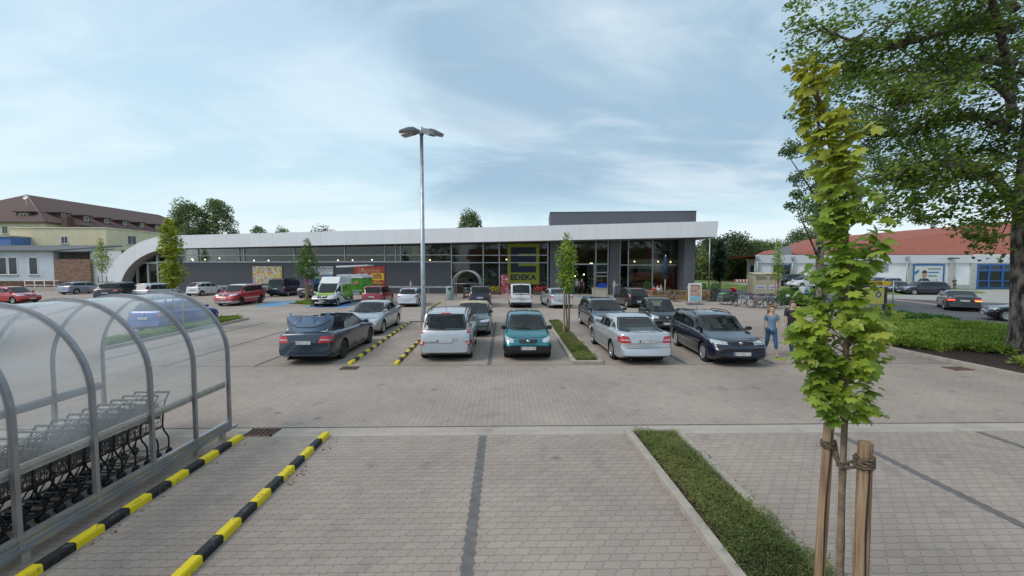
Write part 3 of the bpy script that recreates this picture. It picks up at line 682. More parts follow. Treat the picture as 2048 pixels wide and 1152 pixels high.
# yellow house in front
yh = thing('yellow_house', 'plain pale yellow flat roofed house in front of the long brown roofed block', 'building', (-80, 80, 0), worldcoords=True)
x0, x1 = AT(22, 500, 75).x, AT(214, 500, 75).x; z1 = AT(100, 456.5, 75).z
MB().bbox((x0, 75, -.05), (x1, 93, z1)).build('wall', M_yelw, yh); MB().bbox((x0 - .15, 74.85, z1), (x1 + .15, 93.1, z1 + .18)).build('roof_edge', M_cream2, yh)
window(yh, (AT(129, 480, 75).x, 75, AT(129, 480, 75).z), 1.25, 1.35)
for yy, zz in ((80, AT(237, 479, 75).z), (85.3, AT(237, 479, 75).z)): window(yh, (x1, yy, 8.2), 1.9, 1.7, 'y')
for yy in (78, 84, 90): window(yh, (x1, yy, 4.5), 1.5, 1.5, 'y')
MB().tube([(x1 + .1, 89, 0), (x1 + .1, 89, z1)], .07).build('drainpipe', M_galv, yh)
bb_ = thing('blue_shed', 'small blue walled shed left of the pale yellow house', 'building', (-88, 73, 0), worldcoords=True)
MB().bbox((-95, 72, 0), (AT(21, 480, 72).x, 76, AT(10, 474, 72).z)).build('wall', flat('shed_blue', (.10, .20, .42), .7), bb_)
MB().bbox((-95.3, 71.8, AT(10, 474, 72).z), (AT(22, 480, 72).x, 76.2, AT(10, 471, 72).z)).build('roof', M_conc, bb_)
# low white building with the grey roof
wb = thing('white_outbuilding', 'low white rendered building with small windows and corrugated grey roof', 'building', (-72, 64, 0), worldcoords=True)
x0, x1 = -92, AT(108, 540, 62).x; z1 = AT(50, 500.5, 62).z
MB().bbox((x0, 62, -.05), (x1, 71, z1)).build('wall', wmat('white_wall', (.60, .63, .68)), wb)
cm, nt, b = nodes('corrugated_roof'); setp(b, rough=.8); noisecol(nt, b, (.085, .088, .095), (.15, .15, .155), scale=2, detail=7, stretch=(4, .4, 1), bump=.3)
rf = MB(); rf.prism([(x0, 61.4, z1), (x0, 72, z1 + 1.25), (x0, 72, z1 + 1.0), (x0, 61.4, z1 - .16)], (x1 - x0 + 1.0, 0, 0)); rf.build('roof', cm, wb)
for px in (5, 26, 67): p = AT(px, 532, 62); window(wb, (p.x, 62, p.z), 1.35, 2.6, fw=.12, cross=False)
# brick shed with the open lean-to roof
bs = thing('brick_shed', 'old red brick shed with broken open lean-to between white walls', 'building', (-64, 64, 0), worldcoords=True)
x0, x1 = x1 + .02, AT(181, 540, 62).x
bm_, nt, b = nodes('old_brick'); setp(b, rough=.9); N, L = nt.nodes, nt.links
tc = N.new('ShaderNodeTexCoord'); mp = N.new('ShaderNodeMapping'); mp.inputs['Rotation'].default_value = (R(90), 0, 0); L.new(tc.outputs['Object'], mp.inputs[0]); br = N.new('ShaderNodeTexBrick'); L.new(mp.outputs[0], br.inputs[0])
br.inputs['Scale'].default_value = 1; br.inputs['Brick Width'].default_value = .5; br.inputs['Row Height'].default_value = .16; br.inputs['Mortar Size'].default_value = .02
br.inputs['Color1'].default_value = (.34, .17, .11, 1); br.inputs['Color2'].default_value = (.17, .075, .05, 1); br.inputs['Mortar'].default_value = (.30, .24, .2, 1); L.new(br.outputs[0], b.inputs[0])
zb1 = AT(150, 518, 62).z
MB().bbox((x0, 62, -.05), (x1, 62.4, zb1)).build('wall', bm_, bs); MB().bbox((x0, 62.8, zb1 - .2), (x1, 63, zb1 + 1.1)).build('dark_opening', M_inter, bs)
sl_ = MB()
for k in range(14): sl_.bbox((x0 + .3 + k * .36, 62.5, zb1 + .1), (x0 + .4 + k * .36, 62.55, zb1 + .9 + .1 * (k % 3)))
sl_.build('broken_slats', flat('old_wood', (.14, .12, .11), .9), bs)
MB().prism([(x0, 61.6, zb1 + 1.15), (x0, 66, zb1 + 1.7), (x0, 66, zb1 + 1.55), (x0, 61.6, zb1 + 1.0)], (x1 - x0, 0, 0)).build('roof', cm, bs)
# retaining edge with railing in front of the white building
rl = thing('railing', 'white metal railing on the low wall in front of the white outbuilding', 'railing', (-62, 56, 0), worldcoords=True)
xa, xb = AT(50, 575, 55).x, AT(118, 575, 55).x
m = MB(); m.tube([(xa, 55, 1.35), (xb, 55, 1.35)], .05); m.tube([(xa, 55, .75), (xb, 55, .75)], .04); m.build('rail', M_wframe, rl)
x = xa
while x < xb: MB().tube([(x, 55, .1), (x, 55, 1.4)], .05).build('post', M_wframe, rl); x += 1.25
lw = thing('low_wall', 'low brown earth and brick retaining wall under the white railing', 'wall', (-66, 57, 0), worldcoords=True)
MB().bbox((-90, 56, -.05), (xb + 1, 57, 1.25)).build('earth_face', flat('brown_earth', (.13, .07, .045), .95, .5, 2), lw)
MB().bbox((-90, 54.6, -.05), (xb + 1, 56, .45)).build('plinth', M_conc, lw)

# ---------------- discount store at the right, red roof
ls = thing('discount_store', 'low white discount store with big red tiled hipped roof and blue framed entrance', 'supermarket', (55, 60, 0), worldcoords=True)
YL = 58.5
xa, xb = AT(1511, 520, YL).x, AT(2048, 520, YL).x + 14
zf1, zf0 = AT(1800, 510, YL).z, AT(1800, 526.5, YL).z
M_lw = wmat('white_store_wall', (.84, .84, .86)); M_lf = panelmat('white_store_band', (.64, .65, .68), 4.6, .62, .5, joint=.75)
MB().prism([(xa, YL, -.05), (xb, YL, -.05), (xb, YL + 20, -.05), (xa * 1.37, YL + 20, -.05)], (0, 0, zf0 + .05)).build('wall', M_lw, ls)
MB().prism([(xa - .15, YL - .25, zf0), (xb, YL - .25, zf0), (xb, YL + 20, zf0), (xa * 1.37, YL + 20, zf0)], (0, 0, zf1 - zf0)).build('fascia', M_lf, ls)
MB().bbox((xa, YL - .06, -.05), (xb, YL - .002, .55)).build('plinth', flat('plinth_grey', (.42, .42, .43), .7), ls)
redm, nt, b = nodes('red_roof_tiles'); setp(b, rough=.75); noisecol(nt, b, (.25, .068, .04), (.345, .098, .056), scale=2.5, detail=6, stretch=(1, 1, .3), bump=.5, bscale=25)
# main tiled roof: ridge running back to the left
r0 = AT(1657, 474.5, 92); r1 = AT(2048, 441, 66); r1b = r1 + (r1 - r0) * .35; eL = AT(1662, 509.5, YL); eR = Vector((xb, YL - .1, zf1 + .05)); hip = AT(1526, 508.5, 64)
r0 = AT(1657, 474.5, 76); r1 = AT(2160, 431, 76); eA = AT(1560, 508.8, YL); lt = AT(1609, 480, 80); lf = AT(1524, 509, 72)
rf = MB(); rf.ngon([eA, eR, r1, r0]); rf.ngon([eA, r0, lt]); rf.ngon([lf, eA, lt]); rf.ngon([lf, lt, (lt.x, 96, 4.9), (lf.x, 96, 4.9)]); rf.ngon([lt, r0, r1, (r1.x, 96, 4.9), (lt.x, 96, 4.9)])
rf.build('roof', redm, ls, fix=False)
# flat connecting strip below the roof
MB().ngon([AT(1760, 510.5, YL - .1), AT(1757, 502, YL + 6), AT(1833, 502.8, YL + 6), AT(1808, 510.3, YL - .1)]).build('flat_roof', flat('roof_grey', (.30, .30, .32), .7), ls)
# pilasters and panels
for px in (1514, 1586, 1628, 1744, 1822, 1902, 1945):
    x = AT(px, 540, YL).x; MB().bbox((x - .42, YL - .22, -.04), (x + .42, YL - .004, zf0)).build('pilaster', flat('pilaster_grey', (.46, .46, .45), .7), ls)
for px in (1511.5, 1582, 1809):
    x = AT(px, 540, YL).x; MB().tube([(x, YL - .35, .3), (x, YL - .35, zf0 + .7)], .06).build('drainpipe', M_galv, ls); MB().bbox((x - .18, YL - .55, zf0 + .5), (x + .18, YL - .28, zf0 + .95)).build('rain_hopper', M_galv, ls)
for px, py in ((1568, 533), ):
    p = AT(px, py, YL); MB().bbox((p.x - 1.5, YL - .05, 1.0), (p.x + 1.3, YL - .01, p.z + .1)).build('recess', glass_dark('store_window'), ls); MB().bbox((p.x - 1.6, YL - .1, p.z + .1), (p.x + 1.4, YL - .02, p.z + .25)).build('lintel', flat('store_blue', (.02, .10, .34), .4), ls)
p = AT(1656, 536, YL); MB().bbox((p.x - 2.0, YL - .05, 1.2), (p.x + 2.0, YL - .02, p.z + .5)).build('recess', glass_dark('store_window2'), ls)
for px, py, w, h in ((1768, 534, .55, .6), (1569, 503, .9, .7)):
    p = AT(px, py, YL); MB().bbox((p.x - w, YL - .12 if py > 510 else YL - .2, p.z - h), (p.x + w, YL - .01 if py > 510 else YL + .8, p.z + h)).build('vent', flat('vent_grey', (.3, .3, .31), .6), ls)
for px, py in ((1632, 508), (1897, 516.8)):
    p = AT(px, py, YL); MB().bevbox((p.x, YL - .7, p.z), (.8, .9, .16), .03).build('wall_lamp', flat('lamp_black', (.02, .02, .02), .5), ls)
# entrance
ex0, ex1 = AT(1953, 530, YL).x, AT(2024, 530, YL).x; zd2 = AT(1980, 528.5, YL).z
M_lb = flat('store_blue', (.02, .10, .34), .4)
ent = MB(); 
for x in (ex0, ex0 + 1.6, ex0 + 3.6, ex0 + 5.6, ex1): ent.bbox((x - .12, YL - .32, 0), (x + .12, YL - .06, zd2))
ent.bbox((ex0, YL - .30, zd2 - .2), (ex1, YL - .07, zd2)); ent.bbox((ex0, YL - .31, zd2 - 1.0), (ex1, YL - .08, zd2 - .75)); ent.bbox((ex0, YL - .31, 1.05), (ex1, YL - .08, 1.2)); ent.bbox((ex0, YL - .31, 0), (ex1, YL - .08, .2))
ent.build('entrance_frame', M_lb, ls); MB().bbox((ex0, YL - .2, 0), (ex1, YL - .12, zd2)).build('entrance_glass', glass_dark('ent_glass', (.03, .04, .04)), ls)
# small annex at the far left end
an = thing('store_annex', 'small white annex with red roof and blue door beside the discount store', 'building', (AT(1500, 540, 84).x, 86, 0), worldcoords=True)
a0, a1 = AT(1493.5, 540, 84).x, AT(1513, 540, 84).x + 3; z1 = AT(1500, 521, 84).z
kk = 94 / 84; MB().prism([(a0, 84, -.05), (a1, 84, -.05), (a1 + 5, 94, -.05), (a0 * kk + .2, 94, -.05)], (0, 0, z1 + .05)).build('wall', M_lw, an); MB().prism([(a0 - .6, 83.4, z1), (a1, 83.4, z1), (a1 + 5, 94, z1), (a0 * kk, 94, z1)], (0, 0, .3)).build('eaves', M_lf, an)
MB().ngon([(a0 - .6, 83.4, z1 + .32), (a1 + 1, 83.4, z1 + .32), (a1 + 5, 89, z1 + 2.6), (a0 * kk + 1.5, 90, z1 + 2.2)]).ngon([(a0 - .6, 83.4, z1 + .32), (a0 * kk + 1.5, 90, z1 + 2.2), (a0 * kk, 94.5, z1 + .32)]).ngon([(a0 * kk, 94.5, z1 + .32), (a0 * kk + 1.5, 90, z1 + 2.2), (a1 + 5, 89, z1 + 2.6), (a1 + 6, 94.5, z1 + .32)]).build('roof', redm, an, fix=False)
x = AT(1506.5, 540, 84).x; MB().bbox((x - .6, 83.9, .6), (x + .6, 83.99, 3.4)).build('door', M_lb, an)
# billboard with a portrait: generic man in a dark suit, blue band
pb = thing('billboard', 'wide white wall poster in a blue frame showing a man in a dark suit', 'poster', (AT(1857, 545, YL).x, YL, 0), worldcoords=True)
q0, q1 = AT(1829, 531, YL - .3), AT(1884.5, 572, YL - .3); yy = YL - .3
MB().bbox((q0.x, yy, 1.0), (q1.x, yy + .08, q0.z)).build('board', flat('poster_white2', (.62, .66, .66), .5, .03), pb)
f = MB(); f.bbox((q0.x - .2, yy - .06, q0.z), (q1.x + .2, yy + .06, q0.z + .2)); f.bbox((q1.x, yy - .06, .8), (q1.x + .2, yy + .06, q0.z)); f.bbox((q0.x - .1, yy - .05, .8), (q0.x, yy + .05, q0.z)); f.build('frame', M_lb, pb)
c0 = AT(1848.5, 545, yy).x
MB().prism([(q0.x + .1, yy - .02, q0.z - 1.35), (q0.x + .1, yy - .02, q0.z - .9), (AT(1864, 0, yy).x, yy - .02, q0.z - .55), (AT(1864, 0, yy).x, yy - .02, q0.z - .95)], (0, .02, 0)).build('blue_band', flat('poster_blue', (.04, .15, .42), .5), pb)
zt_ = q0.z
MB().prism([(c0 + 1.0 * a, yy - .04, zt_ - 1.95 + b_) for a, b_ in ((-1.0, -1.3), (-.95, -.3), (-.5, .1), (.5, .1), (.95, -.3), (1.0, -1.3))], (0, .02, 0)).build('suit', flat('suit_dark', (.02, .022, .03), .6), pb)
MB().prism([(c0 + a, yy - .045, zt_ - 1.9 + b_) for a, b_ in ((-.35, .05), (.0, -1.25), (-.35, -1.25), (-.5, -.4))], (0, .02, 0)).build('shirt', flat('shirt_blue', (.25, .42, .6), .6), pb)
MB().prism([(c0 + .34 * cos(a), yy - .06, zt_ - 1.25 + .52 * sin(a)) for a in [2 * pi * k / 14 for k in range(14)]], (0, .02, 0)).build('face', flat('printed_skin', (.48, .26, .17), .6), pb)
MB().prism([(c0 + .37 * cos(a), yy - .07, zt_ - 1.08 + .42 * sin(a)) for a in [pi * k / 10 for k in range(11)]], (0, .02, 0)).build('hair', flat('printed_hair', (.06, .035, .02), .6), pb)
for k in range(3): MB().bbox((q1.x - 2.2, yy - .03, zt_ - .55 - k * .5), (q1.x - .3 - .3 * k, yy - .01, zt_ - .4 - k * .5)).build('text_line', flat('poster_grey', (.18, .18, .22), .5) if k != 1 else flat('poster_blue', (.04, .15, .42), .5), pb)
# ================================================================== PLANTING
# low juniper: short scaly twigs piled up in mounds
def juniper(name, label, poly, z0, dens, tw=.05, hgt=.22, hgtn=.18, mat=None, cat=None, twl=None, K=5, kind='stuff', seed=1):
    twl = twl or tw * 2.4
    rg = np.random.default_rng(seed); P = np.array(poly); x0, y0 = P.min(0); x1, y1 = P.max(0)
    area = .5 * abs(sum(P[i][0] * P[(i + 1) % len(P)][1] - P[(i + 1) % len(P)][0] * P[i][1] for i in range(len(P))))
    n = int(area * dens); C = rg.uniform((x0, y0), (x1, y1), (int(n * (x1 - x0) * (y1 - y0) / area), 2))
    ins = np.zeros(len(C), bool); j = len(P) - 1
    for i in range(len(P)):
        xi, yi = P[i]; xj, yj = P[j]
        c = ((yi > C[:, 1]) != (yj > C[:, 1])) & (C[:, 0] < (xj - xi) * (C[:, 1] - yi) / (yj - yi + 1e-12) + xi); ins ^= c; j = i
    C = C[ins]; n = len(C)
    # mounded height
    f = lambda a, b, s, p: np.sin(a * s + p) * np.cos(b * s * 1.3 + p * 2)
    hh = hgt + hgtn * (.5 * f(C[:, 0], C[:, 1], 2.1, 1) + .3 * f(C[:, 1], C[:, 0], 5.2, 2) + .25 * f(C[:, 0], C[:, 1], 11, 4))
    z = z0 + hh * (1 - rg.random(n) ** 2.2 * .8)
    d = rg.normal(size=(n, 3)) * (1, 1, .5) + (0, 0, .75); d /= np.linalg.norm(d, axis=1)[:, None]
    CC = []; RR = []; SS = []
    for k in range(K):
        CC.append(np.column_stack([C, z]) + (d + np.array([0, 0, -.5]) * (k / K) ** 2) * (k / K * twl))
        v = d + rg.normal(size=(n, 3)) * .55; v /= np.linalg.norm(v, axis=1)[:, None]
        a = np.cross(v, rg.normal(size=(n, 3))); a /= np.linalg.norm(a, axis=1)[:, None]; b = np.cross(v, a)
        RR.append(np.stack([a, v, b], -1)); SS.append(rg.uniform(.6, 1.2, n) * tw)
    o = scatter(name, np.concatenate(CC), np.concatenate(SS), np.concatenate(RR), [(0, 0, 0), (.16, .45, .02), (0, 1, 0), (-.16, .45, .02)], [(0, 1, 2, 3)], mat)
    tag(o, label, cat or 'ground cover', kind=kind); return o
M_jun = leafmat('juniper', [(.02, .03, .012), (.07, .105, .025), (.16, .21, .05), (.26, .29, .09), (.26, .16, .08)], .15)
M_jun2 = leafmat('juniper_far', [(.10, .16, .02), (.18, .27, .03), (.28, .38, .05), (.36, .45, .08)], .2)
M_hedge = leafmat('hedge_leaf', [(.03, .07, .02), (.055, .13, .03), (.09, .2, .04), (.13, .25, .06)], .2)
def bed(pts, z=.06, mat=None): return sheet('planting_soil', pts, z, mat or M_mulch)
# near bed
bx0, bx1 = 2.33, 3.08
kerb_line([(bx0 - .06, 1.6), (bx0 - .06, 7.40), (bx1 + .06, 7.40), (bx1 + .06, 1.6)], w=.12, h=.10)
bed([(bx0, 1.6), (bx1, 1.6), (bx1, 7.36), (bx0, 7.36)])
juniper('ground_cover', 'dark low juniper filling the long bed in the foreground', [(bx0 + .0, 1.7), (bx1 + .12, 1.7), (bx1 + .12, 3.6), (bx1 + .03, 4.2), (bx1 + .1, 4.9), (bx1 - .03, 5.6), (bx1 - .06, 6.4), (bx1 - .01, 7.32), (bx0 + .02, 7.32), (bx0 + .05, 5), (bx0 - .03, 3.2)], .05, 2600, .021, .08, .11, M_jun, seed=3, twl=.11, K=11)
# dry leaves and dirt swept against the kerbs
M_dry = leafmat('dry_leaf', [(.10, .05, .02), (.2, .11, .05), (.28, .19, .1)], .1)
lit = []
for (a, b, n_) in (((3.22, 3.4), (3.22, 5.0), 130), ((3.22, 5.2), (3.2, 6.6), 90), ((-3.06, 5.6), (-3.06, 7.3), 60), ((-4.55, 4.0), (-4.55, 7.2), 40), ((3.2, 13), (3.2, 17), 80), ((-3.2, 13.5), (-3.2, 17), 60), ((14.0, 9), (14.0, 15), 120)):
    t = RNG.random(n_); w = np.abs(RNG.normal(size=n_)) * .05
    cl = .5 + .5 * np.sin(t * 9); keep = RNG.random(n_) < cl
    lit.append(np.column_stack([a[0] + (b[0] - a[0]) * t + w * (1 if a[0] < 10 else -1), a[1] + (b[1] - a[1]) * t, np.full(n_, .014)])[keep])
lit = np.concatenate(lit); tag(scatter('dry_leaves', lit, RNG.uniform(.02, .05, len(lit)), randrot(len(lit), .85), *LEAF4, M_dry), 'brown dry leaves and bits gathered along the kerbs', 'leaves', kind='stuff')
# bed between the two rows
kerb_line([(2.22, 12.95), (2.40, 23.0), (3.10, 23.0), (3.05, 12.95)], w=.14, h=.11, closed=True)
bed([(2.22, 12.95), (3.05, 12.95), (3.10, 23), (2.40, 23)])
juniper('ground_cover', 'low green and brown juniper in the bed beside the turquoise hatchback', [(2.33, 13.05), (2.97, 13.05), (3.0, 22.6), (2.5, 22.6)], .05, 1900, .045, .10, .06, M_jun, seed=5)
# island at the left
kerb_line([(-15.85, 13.5), (-16.1, 24.5), (-15.05, 24.5), (-14.75, 13.5)], w=.14, h=.12, closed=True)
bed([(-15.85, 13.5), (-14.75, 13.5), (-15.05, 24.5), (-16.1, 24.5)])
juniper('ground_cover', 'straggly juniper in the long island behind the clear cart shelter', [(-15.7, 14.3), (-14.9, 14.3), (-15.15, 24.3), (-15.95, 24.3)], .05, 900, .07, .16, .12, M_jun2, seed=6)
# small island with the round crowned tree
a = G(570, 610); b_ = G(625, 612); kerb_line([(a.x, a.y - .1), (b_.x, b_.y - .4), (b_.x + .4, b_.y + 3.2), (a.x + .7, a.y + 3.2)], w=.14, h=.12, closed=True)
bed([(a.x, a.y - .1), (b_.x, b_.y - .4), (b_.x + .4, b_.y + 3.2), (a.x + .7, a.y + 3.2)])
juniper('ground_cover', 'patch of low plants at the foot of the round crowned tree', [(a.x + .8, a.y), (b_.x - .1, b_.y - .1), (b_.x + .2, b_.y + 3), (a.x + 1, a.y + 3)], .05, 500, .09, .16, .1, M_jun2, seed=8)
# big bed at the right with the old tree
kerb_line([(14.3, -6), (14.3, 16.3), (17.6, 21.2), (19.7, 23.0)], w=.18, h=.12)
kerb_line([(19.7, 23.0), (21.4, 21.6), (23.2, 20.6)], w=.16, h=.12)
bed([(14.35, -6), (23.8, -6), (23.8, 27), (21.1, 24.3), (17.6, 21.3), (14.35, 16.3)], .07)
juniper('ground_cover', 'wide spreading fresh green juniper in the big bed beside the old tree', [tuple(G(*q).xy) for q in ((1752, 687), (1775, 693), (1800, 699), (1840, 702), (1880, 706), (1910, 703), (1940, 706), (1975, 712), (2005, 713), (2060, 715))] + [(23.7, 12), (23.6, 20.4), (21.4, 21.4), (19.6, 22.6), (17.9, 21.0)], .07, 560, .13, .14, .16, M_jun2, seed=9)
juniper('ground_cover', 'darker hedge like juniper strip between the big bed and the road', [(20.0, 23.0), (21.5, 21.9), (23.6, 20.8), (23.7, 23.6), (22.6, 24.4), (21.2, 24.2)], .07, 520, .12, .26, .15, M_hedge, seed=10)
juniper('ground_cover', 'small grassy tuft on the bark mulch by the trunk of the old tree', [(15.4, 11.3), (16.8, 11.6), (17.0, 12.6), (15.6, 12.3)], .07, 300, .12, .12, .08, M_jun2, seed=12)
# hedge island beside the bicycles
hx = [G(1560, 613), G(1600, 617), G(1643, 615.5), G(1650, 607), G(1610, 600), G(1556, 600)]
kerb_line([(v.x, v.y) for v in hx], w=.2, h=.13, closed=True); bed([(v.x, v.y) for v in hx])
c_ = sum(hx, Vector()) / 6
juniper('hedge', 'low dark green hedge around the white meter box beside the bicycles', [tuple((v.lerp(c_, .08)).xy) for v in hx], .07, 520, .16, .55, .25, M_hedge, cat='hedge', kind='stuff', seed=14)

# ------------------------------------------------ trees
M_bark = rough_ground('young_bark', (.14, .10, .07), (.27, .205, .15), 9, .5, .85, 60)
M_bark2 = rough_ground('old_bark', (.045, .036, .030), (.34, .29, .25), 7, 1.0, .9, 26, .40, .66)
for n_ in M_bark2.node_tree.nodes:
    if n_.type == 'MAPPING': n_.inputs['Scale'].default_value = (1, 1, .35)
M_stake = rough_ground('stake_wood', (.22, .135, .08), (.46, .32, .20), 3, .6, .75, 40)
for n_ in M_stake.node_tree.nodes:
    if n_.type == 'MAPPING': n_.inputs['Scale'].default_value = (13, 13, .7)
M_rope = rough_ground('coir_rope', (.10, .075, .055), (.26, .20, .15), 40, 1.0, .95, 200)
MAPLE = []
for a, r in ((-90, .12), (-72, .40), (-50, .62), (-38, .54), (-24, .72), (-8, .98), (4, .86), (15, .66), (27, .82), (39, 1.04), (48, .90), (59, .66), (70, .82), (80, .92), (90, 1.12)):
    MAPLE.append((a, r))
mp_ = [(cos(R(a)) * r * .52, sin(R(a)) * r * .52 + .28, 0.05 * (r - .5)) for a, r in MAPLE]
mp_ = mp_ + [(-x, y, z) for x, y, z in mp_[-2:0:-1]]
mp_ = [(x, y, z - .28 * x * x * 2 - .22 * max(0, y - .3) ** 2) for x, y, z in mp_]
LEAFM = ([(0, .28, .04)] + mp_, [(0, i, i % len(mp_) + 1) for i in range(1, len(mp_) + 1)])
def leafrot(C, cx, cy, n, rg, droop=.5):
    """leaf matrices: tip pointing outwards and down, upper side to the sky"""
    out = np.column_stack([C[:, 0] - cx, C[:, 1] - cy, np.zeros(n)]); out /= np.maximum(np.linalg.norm(out, axis=1), .01)[:, None]
    t = out + rg.normal(size=(n, 3)) * .55 + (0, 0, -droop); t /= np.linalg.norm(t, axis=1)[:, None]
    up = np.array([0, 0, 1.]) + rg.normal(size=(n, 3)) * .35 + out * .45
    z = up - t * np.sum(up * t, 1)[:, None]; z /= np.linalg.norm(z, axis=1)[:, None]; x = np.cross(t, z)
    return np.stack([x, t, z], -1)
def stake(loc, h, r, label, group, tilt=(0, 0), split=True):
    t = thing('tree_stake', label, 'stake', loc, 0, group); m = MB(); rr = random.Random(int(loc[0] * 100)); n = 18
    rings = []
    for i in range(15):
        z = h * i / 14; rings.append([Vector((tilt[0] * z + (r * (1.06 - .1 * i / 14) + rr.uniform(-.001, .001)) * cos(2 * pi * k / n), tilt[1] * z + r * (1.06 - .1 * i / 14) * sin(2 * pi * k / n), z)) for k in range(n)])
    top = rings[-1]; c = sum(top, Vector()) / n
    rings.append([c + (p - c) * .9 + Vector((0, 0, .006)) for p in top]); rings.append([c + Vector((0, 0, .006))] * n)
    m.loft(rings, True, False, 0, False); m.build('post', M_stake, t)
    if split and r > .035:     # drying crack
        cr_ = MB(); pts = [(tilt[0] * z - .2 * r + .008 * sin(z * 5), tilt[1] * z - r * 1.0, z) for z in [.2 + k * (h - .25) / 12 for k in range(13)]]; cr_.tube(pts, [.0055 if 0 < k < 12 else .001 for k in range(13)], 5); cr_.build('crack', flat('crack_dark', (.03, .015, .01), .9), t)
    return t
# --- the near young maple
def near_maple():
    def P(px, py, Y=3.35): return AT(px, py, Y)
    path = [P(1676, 1300, 3.30), P(1680, 1152, 3.31), P(1684, 980, 3.33), P(1690, 820), P(1692, 680), P(1694, 560), P(1690, 430), P(1672, 330), P(1652, 240), P(1633, 180), P(1617, 122)]
    base = Vector((path[0].x, path[0].y, 0)); path[0] = base + Vector((0, 0, .03))
    t = thing('young_maple', 'young maple with bright yellow green leaves roped between two round stakes', 'tree', base, worldcoords=True)
    sp = cr(path, 5); L = len(sp); m = MB(); rad = [.030 - .024 * (i / (L - 1)) for i in range(L)]
    for i in range(3, L, 4): rad[i] *= 1.13
    m.tube(sp, rad, 10); m.build('trunk', M_bark, t)
    rg = np.random.default_rng(4)
    # crown width (left, right) read along the height: photo y, centre x, half widths
    prof = [(122, 1617, 22, 20), (160, 1628, 34, 34), (205, 1640, 44, 46), (260, 1652, 48, 60), (320, 1664, 52, 60), (380, 1690, 70, 52), (430, 1692, 60, 62), (480, 1690, 58, 68), (520, 1692, 68, 70), (560, 1694, 62, 50), (600, 1692, 72, 72), (640, 1690, 82, 74), (690, 1688, 100, 66), (730, 1688, 92, 58), (770, 1686, 72, 52), (810, 1688, 70, 50), (830, 1700, 10, 40)]
    prof = [(450, 1700, 66, 72) if a[0] == 430 else a for a in prof]
    ys = [p[0] for p in prof]; C = []; br = MB(); twigs = []
    for k in range(118):
        y = 128 + (815 - 128) * (k + rg.random()) / 118
        cx, wl, wr = [np.interp(y, ys, [p[i] for p in prof]) for i in (1, 2, 3)]
        j = min(range(L), key=lambda q: abs(sp[q].z - P(cx, y).z)); o = sp[j]
        a = rg.uniform(0, 2 * pi); w = (wl if cos(a) < 0 else wr); rl = w / FPX * 3.35 * rg.uniform(.55, 1.0)
        tip = o + Vector((cos(a) * rl, sin(a) * rl, rl * .25 + .02)); base_ = o - Vector((0, 0, .08))
        twigs.append((base_, tip))
        nl = int(6 + 8 * w / 80)
        for q in range(nl):
            s = rg.uniform(.35, 1.05); C.append(tuple(base_.lerp(tip, s) + Vector(rg.normal(size=3) * .035)))
    # the two low side shoots reaching left
    for tp, n_ in (((1600, 655), 34), ((1608, 700), 34), ((1622, 640), 30), ((1640, 770), 30), ((1634, 735), 26), ((1722, 815), 12), ((1590, 668), 20), ((1745, 690), 24), ((1740, 640), 20), ((1660, 800), 18)):
        o = min(sp, key=lambda q: abs(q.z - (P(*tp).z - .15))); tip = P(tp[0], tp[1], 3.3); twigs.append((o, tip))
        for q in range(n_): C.append(tuple(o.lerp(tip, rg.uniform(.6, 1.02)) + Vector(rg.normal(size=3) * .05)))
    for a_, b_ in twigs:
        mid = (a_ + b_) / 2 + Vector((0, 0, .03)); br.tube([a_, mid, b_], [.006, .004, .002], 5)
    br.build('branches', M_bark, t)
    C = np.array(C); C = C[(np.sin(C[:, 2] * 17 + 1.5 * np.sin(C[:, 0] * 9)) + .8 * np.sin(C[:, 0] * 21 + C[:, 1] * 17 + C[:, 2] * 7) > -.75) | (rg.random(len(C)) < .35)]; n = len(C); S_ = rg.uniform(.075, .155, n)
    hz = C[:, 2]; S_ *= np.interp(hz, [3.9, 4.7], [1, .7])
    # branch axis centre for outward direction
    RM = leafrot(C, base.x + .06, base.y, n, rg, .55)
    m_ = leafmat('maple_leaf_near', [(.07, .15, .025), (.15, .25, .03), (.25, .355, .045), (.36, .45, .06), (.44, .46, .09)], .42, .42)
    # yellower young leaves at the top
    nt = m_.node_tree; rp = [x for x in nt.nodes if x.type == 'VALTORGB'][0]; tc = nt.nodes.new('ShaderNodeTexCoord'); sx = nt.nodes.new('ShaderNodeSeparateXYZ'); nt.links.new(tc.outputs['Object'], sx.inputs[0])
    mr = nt.nodes.new('ShaderNodeMapRange'); mr.inputs[1].default_value = 3.6; mr.inputs[2].default_value = 4.8; nt.links.new(sx.outputs[2], mr.inputs[0])
    mx = nt.nodes.new('ShaderNodeMix'); mx.data_type = 'RGBA'; nt.links.new(mr.outputs[0], mx.inputs[0]); nt.links.new(rp.outputs[0], mx.inputs[6]); mx.inputs[7].default_value = (.46, .38, .03, 1)
    mr.inputs[4].default_value = .7
    for l in list(nt.links):
        if l.from_node == rp and l.to_node != mx: nt.links.new(mx.outputs[2], l.to_socket)
    scatter('leaves', C, S_, RM, *LEAFM, m_, t)
    # stakes and the coir rope between them
    s1 = AT(1658, 848, 3.45); s2 = AT(1731, 885, 3.2)
    b1 = AT(1640, 1130, 3.45); b2 = AT(1722, 1130, 3.2)
    t1 = (s1.x - b1.x) / (s1.z - b1.z); t2 = (s2.x - b2.x) / (s2.z - b2.z)
    stake((s1.x - t1 * s1.z, 3.45, 0), s1.z, .040, 'left of the two thick round stakes roped to the near young maple', 'stakes of the near maple', (t1, 0))
    stake((s2.x - t2 * s2.z, 3.2, 0), s2.z, .052, 'right and thicker of the two round stakes roped to the near young maple', 'stakes of the near maple', (t2, 0))
    rp_ = thing('tie_rope', 'frayed brown coir rope wound round both stakes and the maple stem', 'rope', (s1.x, 3.4, 0), worldcoords=True); m = MB()
